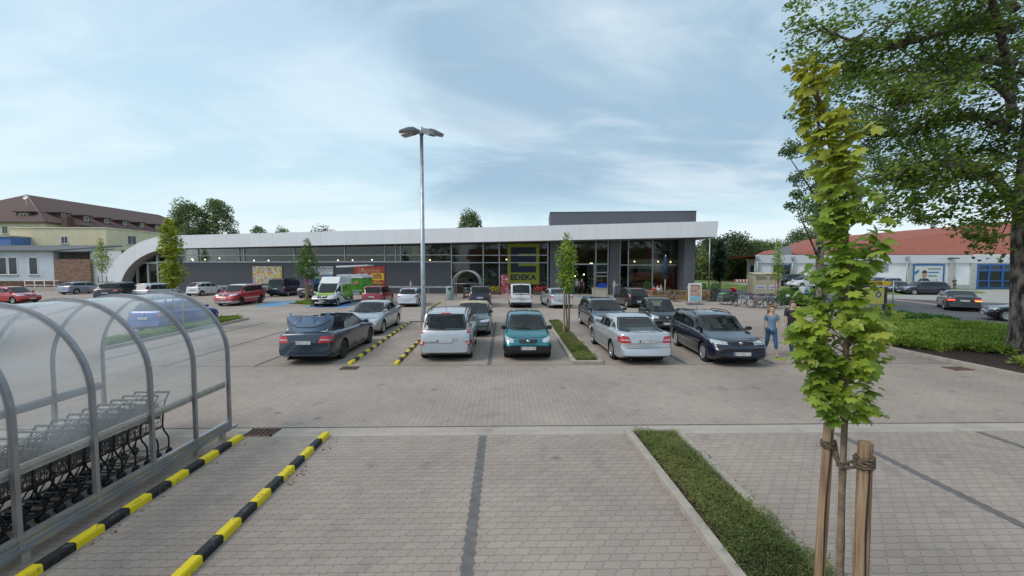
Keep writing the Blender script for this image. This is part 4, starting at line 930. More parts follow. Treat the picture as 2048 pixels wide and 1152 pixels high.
    def loop(c, r, z, turns, dz, n=14, rr=.011):
        m.tube([(c.x + (r + .008) * cos(2 * pi * k / n), c.y + (r + .008) * sin(2 * pi * k / n), z + dz * k / (n * turns) + .006 * sin(k * 2.1)) for k in range(n * turns + 1)], rr, 7)
    c1 = Vector((AT(1657, 888, 3.45).x, 3.45, 0)); z1 = AT(1657, 888, 3.45).z; c2 = Vector((AT(1728, 925, 3.2).x, 3.2, 0)); z2 = AT(1728, 925, 3.2).z
    ctr = Vector((AT(1686, 930, 3.33).x, 3.33, 0)); zc = AT(1686, 930, 3.33).z
    loop(c1, .042, z1 - .03, 3, .06); loop(c2, .055, z2 - .04, 4, .09, rr=.012); loop(ctr, .028, zc - .02, 2, .03)
    for dz, dy in ((0, -.03), (.018, .02)):
        m.tube(cr([c1 + Vector((.04, dy, z1 + dz)), c1.lerp(ctr, .5) + Vector((0, dy, (z1 + zc) / 2 - .03 + dz)), ctr + Vector((-.02, dy - .01, zc + dz)), ctr.lerp(c2, .5) + Vector((0, dy, (zc + z2) / 2 - .012 + dz)), c2 + Vector((-.05, dy, z2 + dz))], 4), .012, 7)
    m.build('rope', M_rope, rp_)
    fz = RNG.normal(size=(260, 3)) * (.0, .0, 0); cs = [c1 + Vector((0, 0, z1)), c2 + Vector((0, 0, z2)), ctr + Vector((0, 0, zc))]
    CC = np.array([list(cs[i % 3]) for i in range(260)]) + RNG.normal(size=(260, 3)) * (.035, .035, .025)
    scatter('fibres', CC, RNG.uniform(.02, .05, 260), randrot(260), [(0, 0, 0), (.02, .5, .02), (0, 1, 0), (-.02, .5, .02)], [(0, 1, 2, 3)], M_rope, rp_)
near_maple()

# --- slim young trees further off
def slim_tree(name, label, px, pyb, pyt, prof, leafm, n, ls, stakes=2, kerbz=.0, lean=0, Y=None, seed=1, tr=.035, leaf=None, stake_h=1.9, stlab=''):
    """prof: list (fraction of height, half width in m)"""
    if Y is None: b = G(px, pyb); Y = b.y
    else: b = AT(px, pyb, Y); b.z = 0
    H = AT(px, pyt, Y).z; rg = np.random.default_rng(seed); base = Vector((b.x, b.y, 0))
    t = thing(name, label, 'tree', base)
    sp = [Vector((lean * (k / 8) ** 2 + .03 * sin(k * 1.7), .03 * cos(k), H * .97 * k / 8)) for k in range(9)]
    MB().tube(sp, [tr * (1 - .75 * k / 8) for k in range(9)], 8).build('trunk', M_bark, t)
    fs = [p[0] for p in prof]; ws = [p[1] for p in prof]; z = rg.uniform(fs[0], fs[-1], n * 4)
    w = np.interp(z, fs, ws); keep = rg.random(n * 4) < (w / max(ws)) ** 1.2; z = z[keep][:n]; w = w[keep][:n]; k = len(z)
    a = rg.uniform(0, 2 * pi, k); r = w * np.sqrt(rg.uniform(.03, 1, k)); 
    lump = 1 + .28 * np.sin(a * 3 + z * 23) + .18 * np.sin(a * 5 - z * 41); r *= lump
    C = np.column_stack([np.cos(a) * r + lean * z ** 2, np.sin(a) * r, z * H + rg.normal(size=k) * .05])
    br = MB()
    for q in range(0, min(k, 240), 8): c = Vector(C[q]); br.tube([(lean * (c.z / H) ** 2, 0, max(c.z - .25, .3)), c], [.012, .004], 5)
    br.build('branches', M_bark, t)
    lf = leaf or LEAFM
    scatter('leaves', C, rg.uniform(.7, 1.3, k) * ls, leafrot(C, 0, 0, k, rg, .4), *lf, leafm, t)
    for s in range(stakes):
        ang = (0.2 + s * 2 * pi / stakes + .4); d = .32 if Y != G(1133, 671).y else .15
        stake((base.x + cos(ang) * d, base.y + sin(ang) * d, 0), stake_h, .045, f"{('first','second','third')[s]} pale wooden stake from the left at the foot of {stlab}" if False else f"pale wooden support stake at the foot of {stlab}", 'stakes at ' + stlab, split=False)
    return t
M_lf1 = leafmat('young_leaf_light', [(.10, .18, .02), (.19, .30, .03), (.30, .41, .045), (.38, .44, .06)], .4)
M_lf2 = leafmat('young_leaf_yellow', [(.14, .20, .018), (.25, .32, .025), (.36, .42, .035), (.44, .42, .05)], .4)
M_lf3 = leafmat('young_leaf_mid', [(.06, .12, .02), (.10, .19, .03), (.17, .27, .045)], .35)
M_lfd = leafmat('dark_leaf', [(.006, .016, .006), (.014, .03, .010), (.025, .05, .015)], .15)
slim_tree('young_tree', 'slim bright green young tree in the bed right of the turquoise hatchback', 1133, 671, 466, [(.42, .10), (.5, .34), (.58, .42), (.66, .36), (.75, .46), (.84, .40), (.92, .2), (1, .08)], M_lf1, 1500, .105, 2, seed=21, lean=.0, stlab='the slim tree beside the turquoise car', stake_h=2.05)
slim_tree('young_tree', 'slim yellow green young tree on the island behind the cart shelter', 350, 660, 437, [(.38, .12), (.46, .45), (.56, .50), (.64, .2), (.74, .48), (.86, .36), (.95, .22), (1, .12)], M_lf2, 2000, .13, 2, seed=22, stlab='the yellow green tree behind the shelter', lean=-.1)
slim_tree('young_tree', 'small light green young tree in front of the curved end of the white roof band', 207, 596, 474, [(.40, .2), (.5, .55), (.6, .70), (.72, .62), (.84, .35), (1, .15)], M_lf1, 1300, .13, 2, Y=45, seed=23, stlab='the small tree before the curved roof end', stake_h=2.1)
slim_tree('young_tree', 'round crowned mid green tree standing before the purple poster', 617, 605, 476, [(.36, .2), (.42, .85), (.52, 1.05), (.62, 1.0), (.72, .72), (.82, .45), (.92, .3), (1, .1)], M_lf3, 2600, .13, 3, seed=24, stlab='the round crowned tree by the green van', stake_h=2.1, tr=.06)
slim_tree('young_tree', 'dark narrow columnar tree right of the supermarket entrance', 1438, 584, 478, [(.22, .1), (.3, .5), (.45, .75), (.7, .62), (.88, .35), (1, .08)], M_lfd, 2600, .2, 3, Y=48, seed=25, stlab='the dark columnar tree', stake_h=2.1, tr=.06)
slim_tree('young_tree', 'thin light green young tree behind the parked bicycles', 1553, 607, 476, [(.33, .1), (.42, .5), (.55, .42), (.7, .46), (.82, .35), (.92, .2), (1, .12)], M_lf1, 900, .13, 2, Y=36, seed=26, stlab='the thin tree behind the bicycles', stake_h=2.3)
slim_tree('young_tree', 'pale feathery young tree on the meadow beyond the store', 1404, 556, 488, [(.3, .3), (.45, 1.3), (.6, 1.6), (.8, 1.0), (1, .2)], leafmat('pale_leaf', [(.12, .15, .04), (.22, .26, .08), (.32, .34, .14)], .4), 1500, .3, 0, Y=90, seed=27, tr=.08, leaf=LEAF4)
slim_tree('bush', 'rounded light green bush on the meadow right of the dark columnar tree', 1452, 556, 522, [(0.1, .5), (.3, 1.5), (.6, 1.6), (.85, 1.0), (1, .3)], M_lf1, 1200, .3, 0, Y=95, seed=28, tr=.08, leaf=LEAF4)['category'] = 'bush'

# --- the old tree at the right
def branch_path(P, n=6): return cr(P, n)
def clump(C, cen, rad, n, rg, flatn=.55):
    p = rg.normal(size=(n, 3)); p /= np.linalg.norm(p, axis=1)[:, None]; r = rad * rg.random(n) ** .45
    C.append(np.array(cen) + p * r[:, None] * (1, 1, flatn))
def old_tree():
    rg = np.random.default_rng(8); b = G(2046, 716); base = Vector((b.x + .34, b.y + .2, 0)); Y0 = base.y
    t = thing('old_tree', 'large old broadleaf tree with thick mottled trunk and spreading limbs at the right', 'tree', base, worldcoords=True)
    D = Y0
    def P(px, py, dy=0): return AT(px, py, D + dy)
    m = MB(); n = 26; rings = []
    hs = [0, .15, .4, .8, 1.6, 2.6, 4, 6, 8, 10.5, 13]; rd = [.72, .58, .48, .44, .42, .42, .44, .40, .34, .26, .16]; ox = [.1, .05, 0, 0, -.02, -.06, -.1, -.12, -.1, .05, .2]
    for h, r, x in zip(hs, rd, ox):
        rings.append([base + Vector((x + r * cos(2 * pi * k / n) * (1 + .10 * sin(5 * 2 * pi * k / n + 1) * (1.6 if h < .5 else .5) + .04 * sin(11 * 2 * pi * k / n)), r * sin(2 * pi * k / n) * (1 + .08 * cos(4 * 2 * pi * k / n)), h + .02)) for k in range(n)])
    m.loft(rings, True, False, 0, True); m.build('trunk', M_bark2, t)
    limbs = [  # (pixels from trunk outwards, depth offset, start radius)
        ([(2020, 395), (1990, 360), (1950, 338), (1890, 328), (1840, 332), (1790, 350)], (0, -.5, -1, -1.6, -2, -2.4), .17),
        ([(2022, 262), (1990, 238), (1950, 233), (1890, 240), (1830, 262), (1770, 272), (1700, 265)], (0, .2, .4, .8, 1.2, 1.7, 2.3), .15),
        ([(2025, 200), (1995, 172), (1950, 152), (1900, 155), (1840, 180), (1780, 230)], (0, -.4, -1, -1.6, -2.2, -2.6), .13),
        ([(2028, 130), (1990, 122), (1940, 116), (1870, 118), (1800, 140), (1740, 148), (1650, 120)], (0, .5, 1, 1.6, 2.4, 3, 3.8), .15),
        ([(2030, 60), (1970, 40), (1900, 60), (1820, 85), (1740, 90), (1640, 60)], (0, -.5, -1, -1.6, -1.6, -1.4), .14),
        ([(2030, 20), (1960, -60), (1880, -100), (1780, -110), (1680, -60)], (0, 1, 2, 3, 4), .15),
        ([(2030, -60), (1980, -150), (1900, -220), (1800, -240)], (0, -1, -2, -3), .14),
        ([(2020, 320), (1980, 300), (1920, 310), (1850, 350), (1800, 380)], (0, .6, 1.4, 2.2, 2.8), .08),
        ([(2030, 430), (2040, 410), (2060, 390), (2100, 370)], (0, -.9, -1.8, -2.6), .09),
        ([(2035, 300), (2080, 240), (2140, 180), (2220, 150)], (0, 0, .4, 1), .14),
        ([(2040, 150), (2100, 60), (2180, 0), (2260, -60)], (0, 1, 2, 2), .14),
        ([(2025, 230), (2010, 120), (2000, 30), (1960, -40)], (0, 2, 4, 6), .14),
        ([(2025, 180), (2000, 60), (1960, -60), (1900, -160)], (0, -1.6, -3, -4), .13)]
    C = []; subs = []
    for pts, dys, r0 in limbs:
        pw = cr([P(x, y, d) for (x, y), d in zip(pts, dys)], 5); L = len(pw)
        lm_ = MB().tube(pw, [r0 * (1 - .78 * i / (L - 1)) for i in range(L)], 9); bo = lm_.build('limb', M_bark2, t)
        tw = MB(); any_ = False
        for i in range(int(L * .3), L):
            for q in range(3):
                o = pw[i]; d = Vector(rg.normal(size=3)); d.z = d.z * .45 - .05; d.normalize(); ln = rg.uniform(.6, 1.9) * (1.1 - .35 * i / L)
                tip = o + d * ln + Vector((0, 0, -.12 * ln)); mid = (o + tip) / 2 + Vector((0, 0, .12 * ln))
                tw.tube([o, mid, tip], [.028, .018, .007], 5); any_ = True
                clump(C, tip, rg.uniform(.35, .62), rg.integers(30, 60), rg); clump(C, mid, .35, 14, rg)
        o = tw.build('twigs', M_bark2, None); o.parent = bo
        for v in o.data.vertices: v.co -= base
    # outer foliage masses filling the outline read from the photograph
    masses = [(1640, 60, 60), (1600, 30, 40), (1700, 40, 60), (1760, 20, 70), (1840, 10, 70), (1920, 20, 60), (1990, 20, 50), (1620, 110, 42), (1680, 130, 60), (1750, 120, 60), (1600, 200, 40), (1640, 190, 40), (1700, 200, 55), (1760, 195, 50), (1830, 190, 55), (1900, 80, 55), (1960, 90, 45), (1900, 195, 18), (1600, 235, 30),
              (1780, 270, 50), (1830, 300, 40), (1940, 285, 16), (1790, 345, 45), (1850, 385, 45), (1900, 410, 40), (1780, 400, 40), (1820, 430, 34), (1950, 430, 40), (1990, 440, 30), (1930, 345, 24), (1980, 340, 20), (1860, 445, 24), (1940, 480, 24), (1970, 395, 25), (1800, 300, 26), (1998, 215, 14), (1800, 425, 34), (1845, 425, 36), (1895, 440, 30), (1955, 455, 34), (1985, 475, 24), (1830, 375, 36), (1885, 370, 30), (1760, 350, 34)]
    for px, py, rp in masses:
        for q in range(5):
            c = P(px + rg.uniform(-rp, rp) * .7, py + rg.uniform(-rp, rp) * .6, rg.uniform(-2.6, 3.2)); clump(C, c, rp / 59 * rg.uniform(.35, .58), int(rp * 1.0), rg, .6)
    # unseen upper and right side, for the shade it casts
    for q in range(12):
        a = rg.uniform(0, 2 * pi); rr_ = rg.uniform(1.5, 6.5); c = base + Vector((cos(a) * rr_ + 1.5, sin(a) * rr_, rg.uniform(9.5, 14.5)))
        clump(C, c, .9, 90, rg)
    C = np.concatenate(C); k = len(C)
    # keep leaves off the camera side
    keep = np.hypot(C[:, 0], C[:, 1]) > 7; C = C[keep]; k = len(C)
    m_ = leafmat('old_tree_leaf', [(.04, .085, .014), (.085, .15, .02), (.14, .22, .03), (.21, .29, .045), (.27, .30, .05)], .48, .5)
    scatter('crown', C, rg.uniform(.075, .14, k), leafrot(C, base.x, base.y, k, rg, .35), [(0, -.45, 0), (.42, -.1, .04), (.3, .35, 0), (0, .6, -.08), (-.3, .35, 0), (-.42, -.1, .04)], [(0, 1, 2, 3, 4, 5)], m_, t)
    # yellow green shoots on the trunk
    c2 = []
    for px, py in ((2044, 360), (2040, 395), (2034, 410), (2052, 375)): clump(c2, P(px, py, -.7), .28, 60, rg)
    c2 = np.concatenate(c2); scatter('shoots', c2, rg.uniform(.09, .14, len(c2)), leafrot(c2, base.x, base.y, len(c2), rg), *LEAFM, M_lf2, t)
    return k
n_old = old_tree()
def tree(name, label, px, Y, ztop, zbot, wid, leafm, n, ls, seed, trunk=.3, tall=False, cx=None, pyb=None):
    rg = np.random.default_rng(seed); x = AT(px, 500, Y).x; base = Vector((x, Y, 0))
    t = thing(name, label, 'tree', base, worldcoords=True); H = ztop
    MB().tube([base, base + Vector((.1, 0, H * .4)), base + Vector((0, .2, H * .85))], [trunk, trunk * .7, trunk * .2], 8).build('trunk', M_bark2, t)
    br = MB(); C = []
    nc = 34
    for k in range(nc):
        f = (k + .5) / nc; z = zbot + (ztop - zbot) * f; a = k * 2.4 + rg.uniform(-.4, .4); w = wid * (sin(pi * min(1, .16 + f * .82)) ** .6) * rg.uniform(.5, .92)
        c = base + Vector((cos(a) * w, sin(a) * w, z)); br.tube([base + Vector((0, 0, max(z - w * .7, zbot * .5))), c], [trunk * .25, trunk * .08], 5)
        clump(C, c, wid * rg.uniform(.28, .5), int(2.1 * n / nc), rg, .8)
    br.build('branches', M_bark2, t); C = np.concatenate(C)
    scatter('crown', C, rg.uniform(.7, 1.3, len(C)) * ls, randrot(len(C), .3), *LEAF4, leafm, t); return t
M_tf = leafmat('background_leaf', [(.08, .115, .04), (.13, .18, .065), (.19, .25, .09), (.25, .31, .13)], .4)
M_tf2 = leafmat('background_leaf_dark', [(.035, .06, .028), (.065, .10, .04), (.11, .15, .06)], .3)
M_tf3 = leafmat('mid_tree_leaf', [(.05, .10, .035), (.09, .16, .05), (.14, .22, .075)], .3)
def ztop_at(py, Y): return AT(1024, py, Y).z
g = 'trees beyond the supermarket roof'
tree('background_tree', 'left rounder tree behind the curved end of the store roof', 378, 105, ztop_at(411, 105), 5, 4.7, M_tf, 5200, .42, 31)
tree('background_tree', 'taller tree right next to the round one behind the roof, left part', 436, 108, ztop_at(405, 108), 5, 4.4, M_tf, 5200, .42, 32)
tree('background_tree', 'lone domed tree behind the middle of the store roof', 940, 100, ztop_at(428, 100), 6, 4.0, M_tf, 4200, .36, 33)
tree('background_tree', 'small treetop showing just over the white roof band near the left', 520, 110, ztop_at(456, 110), 4, 3.0, M_tf, 1800, .36, 34)
tree('background_tree', 'tiny treetop over the roof band right of the small treetop', 565, 120, ztop_at(459, 120), 4, 3.2, M_tf, 1600, .36, 35)
tree('background_tree', 'flat low treetop over the roof band above the purple poster', 648, 125, ztop_at(460, 125), 4, 6, M_tf2, 2000, .4, 36)
for i, (px, Y, py, wd, mt, lab) in enumerate(((1468, 100, 475, 5.6, M_tf2, 'tall dark tree on the meadow behind the columnar tree'), (1425, 104, 480, 5.0, M_tf2, 'dark tree between the store corner and the tall dark tree'),
        (1512, 120, 486, 5, M_tf, 'mid green tree on the meadow left of the red roofed annex'), (1543, 130, 490, 6, M_tf2, 'hazy dark tree just over the annex roof'),
        (1602, 130, 464, 6.5, M_tf3, 'bushy tree behind the red roof left of the near maple'), (1638, 120, 455, 5, M_tf, 'lower tree behind the red roof touching the near maple'), (1490, 140, 490, 7, M_tf, 'far green tree between the tall dark tree and the annex'))):
    tree('background_tree', lab, px, Y, ztop_at(py, Y), 2.0, wd, mt, 4200, .45, 40 + i, trunk=.25)
# the paler tree hanging behind the near maple
def mid_tree():
    rg = np.random.default_rng(77); Yd = 27.0; bx = AT(1690, 500, Yd).x; base = Vector((bx, Yd + 2, 0))
    t = thing('street_tree', 'bluish green tree across the road behind the near maple', 'tree', base, worldcoords=True)
    tp = [base, base + Vector((-.2, 0, 5)), base + Vector((-.5, 0, 10)), base + Vector((-.6, 0, 14))]
    MB().tube(cr(tp, 4), [.3 - .018 * k for k in range(13)], 9).build('trunk', M_bark2, t); C = []; br = MB()
    for px, py, rp in ((1575, 300, 26), (1600, 280, 34), (1620, 320, 36), (1600, 350, 32), (1590, 400, 30), (1615, 420, 34), (1640, 380, 36), (1650, 430, 28), (1605, 255, 24), (1660, 300, 40), (1660, 240, 40), (1680, 350, 40), (1700, 420, 36), (1730, 380, 36), (1740, 300, 40), (1720, 240, 40), (1780, 340, 36), (1630, 440, 22), (1760, 420, 30)):
        for q in range(5):
            c = AT(px + rg.uniform(-rp, rp) * .6, py + rg.uniform(-rp, rp) * .6, Yd + rg.uniform(-1.5, 4)); clump(C, c, rp / 30.7 * rg.uniform(.35, .6), int(rp * 3.4), rg, .75)
        br.tube([base + Vector((-.3, 0, max(3, c.z - 3))), c], [.07, .02], 5)
    br.build('branches', M_bark2, t); C = np.concatenate(C)
    scatter('crown', C, rg.uniform(.12, .2, len(C)), randrot(len(C), .3), *LEAF4, M_tf3, t)
mid_tree()
# reedy rough meadow and far wood
rg = np.random.default_rng(5)
nn_ = 9000; C = np.column_stack([rg.uniform(34, 85, nn_), rg.uniform(100, 112, nn_), rg.uniform(0, 1, nn_)]); C[:, 2] = C[:, 2] * 2.6
tag(scatter('reeds', C, rg.uniform(.5, 1.1, nn_), randrot(nn_, .0), *LEAF4, leafmat('reed', [(.06, .09, .03), (.11, .15, .05), (.17, .2, .08)], .3)), 'dense green reeds and scrub beyond the meadow path', 'scrub', kind='stuff')
nn_ = 16000; xx_ = rg.uniform(40, 160, nn_); C = np.column_stack([xx_, rg.uniform(150, 165, nn_), rg.random(nn_) * (8 + 2.2 * np.sin(xx_ * .19) + 1.5 * np.sin(xx_ * .53))])
tag(scatter('far_wood', C, rg.uniform(.7, 1.5, nn_), randrot(nn_), *LEAF4, M_tf), 'far dark wood along the horizon behind the discount store', 'wood', kind='stuff')
# ================================================================== STREET FURNITURE
# floodlight mast
b = Vector((AT(846.5, 600, 17.9).x, 17.9, 0)); zt_ = AT(848, 264, 17.9).z
lp = thing('lamp_post', 'tall galvanised car park mast carrying four flat lamp heads', 'lamp post', b)
MB().tube([(0, 0, 0), (0, 0, 1.2), (0, 0, zt_)], [.105, .10, .07], 14).build('pole', M_galv, lp)
MB().lathe([(0, .04), (.2, .04), (.2, 0)], 16).build('base_plate', M_galv, lp)
M_lamph = flat('lamp_head_grey', (.16, .165, .17), .4); M_lens = flat('lamp_lens', (.34, .32, .31), .25)
MB().lathe([(.09, zt_ - .12), (.11, zt_ - .1), (.11, zt_ + .14), (.07, zt_ + .2), (0, zt_ + .2)], 12).build('head_bracket', M_galv, lp)
for az, tilt in ((200, 8), (160, 8), (18, 6), (-48, 24)):
    A = Matrix.Rotation(R(az), 3, 'Z') @ Matrix.Rotation(R(tilt), 3, 'Y'); h = MB(); c = Vector((0, 0, zt_ + .06))
    rings = []
    for x, w, z1 in ((.12, .08, .04), (.22, .13, .10), (.34, .17, .16), (.55, .19, .15), (.75, .18, .09), (.93, .16, .02)):
        rings.append([c + A @ Vector((x, -w, -.04)), c + A @ Vector((x, -w * .85, z1 * .6)), c + A @ Vector((x, -w * .3, z1)), c + A @ Vector((x, w * .3, z1)), c + A @ Vector((x, w * .85, z1 * .6)), c + A @ Vector((x, w, -.04))])
    h.loft(rings, True, True, 0, False); ho = h.build('lamp_head', M_lamph, lp)
    l = MB(); l.prism([c + A @ Vector(p) for p in ((.4, -.14, -.045), (.88, -.12, -.045), (.88, .12, -.045), (.4, .14, -.045))], A @ Vector((0, 0, -.02))); lo = l.build('lens', M_lens, None); lo.parent = ho
# yellow and black wheel guides on the paving
M_ky = rough_ground('kerb_yellow', (.36, .27, .05), (.76, .58, .014), 16, .15, .5, 90, .30, .40); M_kb = rough_ground('kerb_black', (.10, .095, .085), (.018, .018, .02), 14, .15, .5, 90, .28, .42)
def guide(label, x0, y0, x1, y1, seg=.325, h=.09, w=.115, startyellow=True):
    t = thing('wheel_guide', label, 'kerb', (x0, y0, 0), 0, 'yellow and black wheel guides')
    L = sqrt((x1 - x0) ** 2 + (y1 - y0) ** 2); d = Vector((x1 - x0, y1 - y0, 0)) / L; nn = Vector((-d.y, d.x, 0)); k = 0; s = 0
    while s < L - .05:
        e = min(s + seg, L); m = MB(); a = s + .002; b = e - .002; rings = []
        for q, sh in ((a, 1 if s > 0 else .7), (a + .02, 1), (b - .02, 1), (b, 1 if e < L - .01 else .7)):
            rings.append([d * q + nn * (-w / 2) , d * q + nn * (-w / 2 ) + Vector((0, 0, h * .80 * sh)), d * q + nn * (-w * .37) + Vector((0, 0, h * sh)), d * q + nn * (w * .37) + Vector((0, 0, h * sh)), d * q + nn * (w / 2) + Vector((0, 0, h * .80 * sh)), d * q + nn * (w / 2)])
        m.loft(rings, True, True, 0, False); y = (k % 2 == 0) == startyellow
        m.build('yellow_block' if y else 'black_block', M_ky if y else M_kb, t); k += 1; s = e
guide('near wheel guide right beside the foreground cart shelter', -4.70, 7.35, -4.66, 2.9, .325)
guide('near wheel guide ending by the foreground bay, right of the other near one', -3.22, 7.45, -3.14, 2.4, .325)
guide('long wheel guide beside the dark blue convertible', G(697, 731).x, 12.98, G(819, 646).x, 22.9, .42)
guide('wheel guide running up to the silver people carrier by the mast', G(789, 733).x, 12.88, -3.52, 17.4, .42)
guide('far wheel guide between the small silver hatchback and the far cart shelter', G(861, 616).x, G(861, 616).y, G(881, 605).x, G(881, 605).y, .45)
# drain grates
M_rust = flat('rusty_iron', (.15, .085, .06), .8, .4, 20)
def grate(label, px, py, w=.5, d=.3):
    p = G(px, py); t = thing('drain_grate', label, 'drain', (p.x, p.y, 0)); m = MB()
    for a in ((-w / 2, -d / 2, w / 2, -d / 2 + .03), (-w / 2, d / 2 - .03, w / 2, d / 2), (-w / 2, -d / 2, -w / 2 + .03, d / 2), (w / 2 - .03, -d / 2, w / 2, d / 2)): m.bbox((a[0], a[1], .0), (a[2], a[3], .022))
    m.build('frame', M_rust, t); m = MB(); k = int(w / .075)
    for i in range(1, k): m.bbox((-w / 2 + i * w / k - .014, -d / 2 + .03, .006), (-w / 2 + i * w / k + .014, d / 2 - .03, .019))
    m.build('bars', M_rust, t); MB().bbox((-w / 2 + .03, -d / 2 + .03, .0), (w / 2 - .03, d / 2 - .03, .0065)).build('pit', flat('pit_black', (.01, .008, .006), .9), t)
grate('rusty drain grate at the end of the near left wheel guide', 524, 866, .52, .34)
grate('drain grate at the end of the wheel guide by the dark blue convertible', 699, 737, .5, .36)
grate('drain grate against the kerb of the big bed at the right', 1916, 738, .6, .4)
grate('small drain grate at the far end of the long wheel guide by the mast', 832, 643.5, .6, .3)

# ---------------- cart shelter in the foreground
M_alu = flat('shelter_aluminium', (.31, .305, .32), .38, .12, 4, metal=.5); M_alu2 = flat('shelter_profile', (.36, .36, .37), .35, .1, 4, metal=.6)
M_poly = glass_clear('polycarbonate', (.94, .95, .95), .27, 1.0, (.82, .84, .86)); M_wood = rough_ground('grey_board', (.24, .22, .19), (.38, .36, .32), 5, .3)
sx1, sx0 = -4.98, -7.2; sr = (sx1 - sx0) / 2; scx = (sx1 + sx0) / 2; zs = 1.50
cs = thing('cart_shelter', 'clear barrel roofed cart shelter with grey tube hoops in the left foreground', 'shelter', (scx, 5, 0), worldcoords=True)
ys_ = [7.5, 6.68, 5.86, 5.04, 4.22, 3.4, 2.58, 1.76]
def arc(z0=.16, r=sr, n=26): return [Vector((sx1 - (sr - r), 0, z0)), Vector((sx1 - (sr - r), 0, zs))] + [Vector((scx + r * cos(pi * k / n), 0, zs + r * sin(pi * k / n))) for k in range(1, n)] + [Vector((sx0 + (sr - r), 0, zs)), Vector((sx0 + (sr - r), 0, z0))]
for y in ys_:
    m = MB(); rings = []; pts = arc()
    for i, p in enumerate(pts):
        t_ = (pts[min(i + 1, len(pts) - 1)] - pts[max(i - 1, 0)]).normalized(); nn = Vector((-t_.z, 0, t_.x)); a, c = .024, .026
        rings.append([p + nn * c + Vector((0, y - a, 0)), p + nn * c + Vector((0, y + a, 0)), p - nn * c + Vector((0, y + a, 0)), p - nn * c + Vector((0, y - a, 0))])
    m.loft(rings, True, True, 0, False); m.build('hoop', M_alu, cs)
for a, c in zip(ys_, ys_[1:]):
    sh = MB(); pts = arc(.96, sr - .012)
    lo = [p + Vector((0, c + .02, 0)) for p in pts]; hi = [p + Vector((0, a - .02, 0)) for p in pts]
    sh.loft([hi, lo], closed=False, smooth=True); sh.build('roof_sheet', M_poly, cs, fix=False)
for x, s in ((sx1, 1), (sx0, -1)):
    m = MB(); m.bbox((x - .075 * s, 1.6, .90), (x - .03 * s, 7.46, 1.0)); m.build('side_rail', M_wood if s > 0 else M_alu, cs)
    m = MB()
    for k in range(4): m.bbox((x - .035, 1.6, .175 + k * .03), (x + .02 + .008 * (k % 2), 7.47, .2 + k * .03))
    m.bbox((x - .05, 1.6, .13), (x + .065, 7.62, .17)); m.build('bottom_profile', M_alu2, cs)
    for y in (7.3, 6.7, 4.25, 2.2): MB().bbox((x - .05, y - .04, 0), (x + .03, y + .04, .13)).build('foot', M_conc, cs)
for y in ys_[:-1]:
    MB().sphere((sx1 + .0, y - .4, .95), .012, 8).build('bolt', M_alu2, cs)

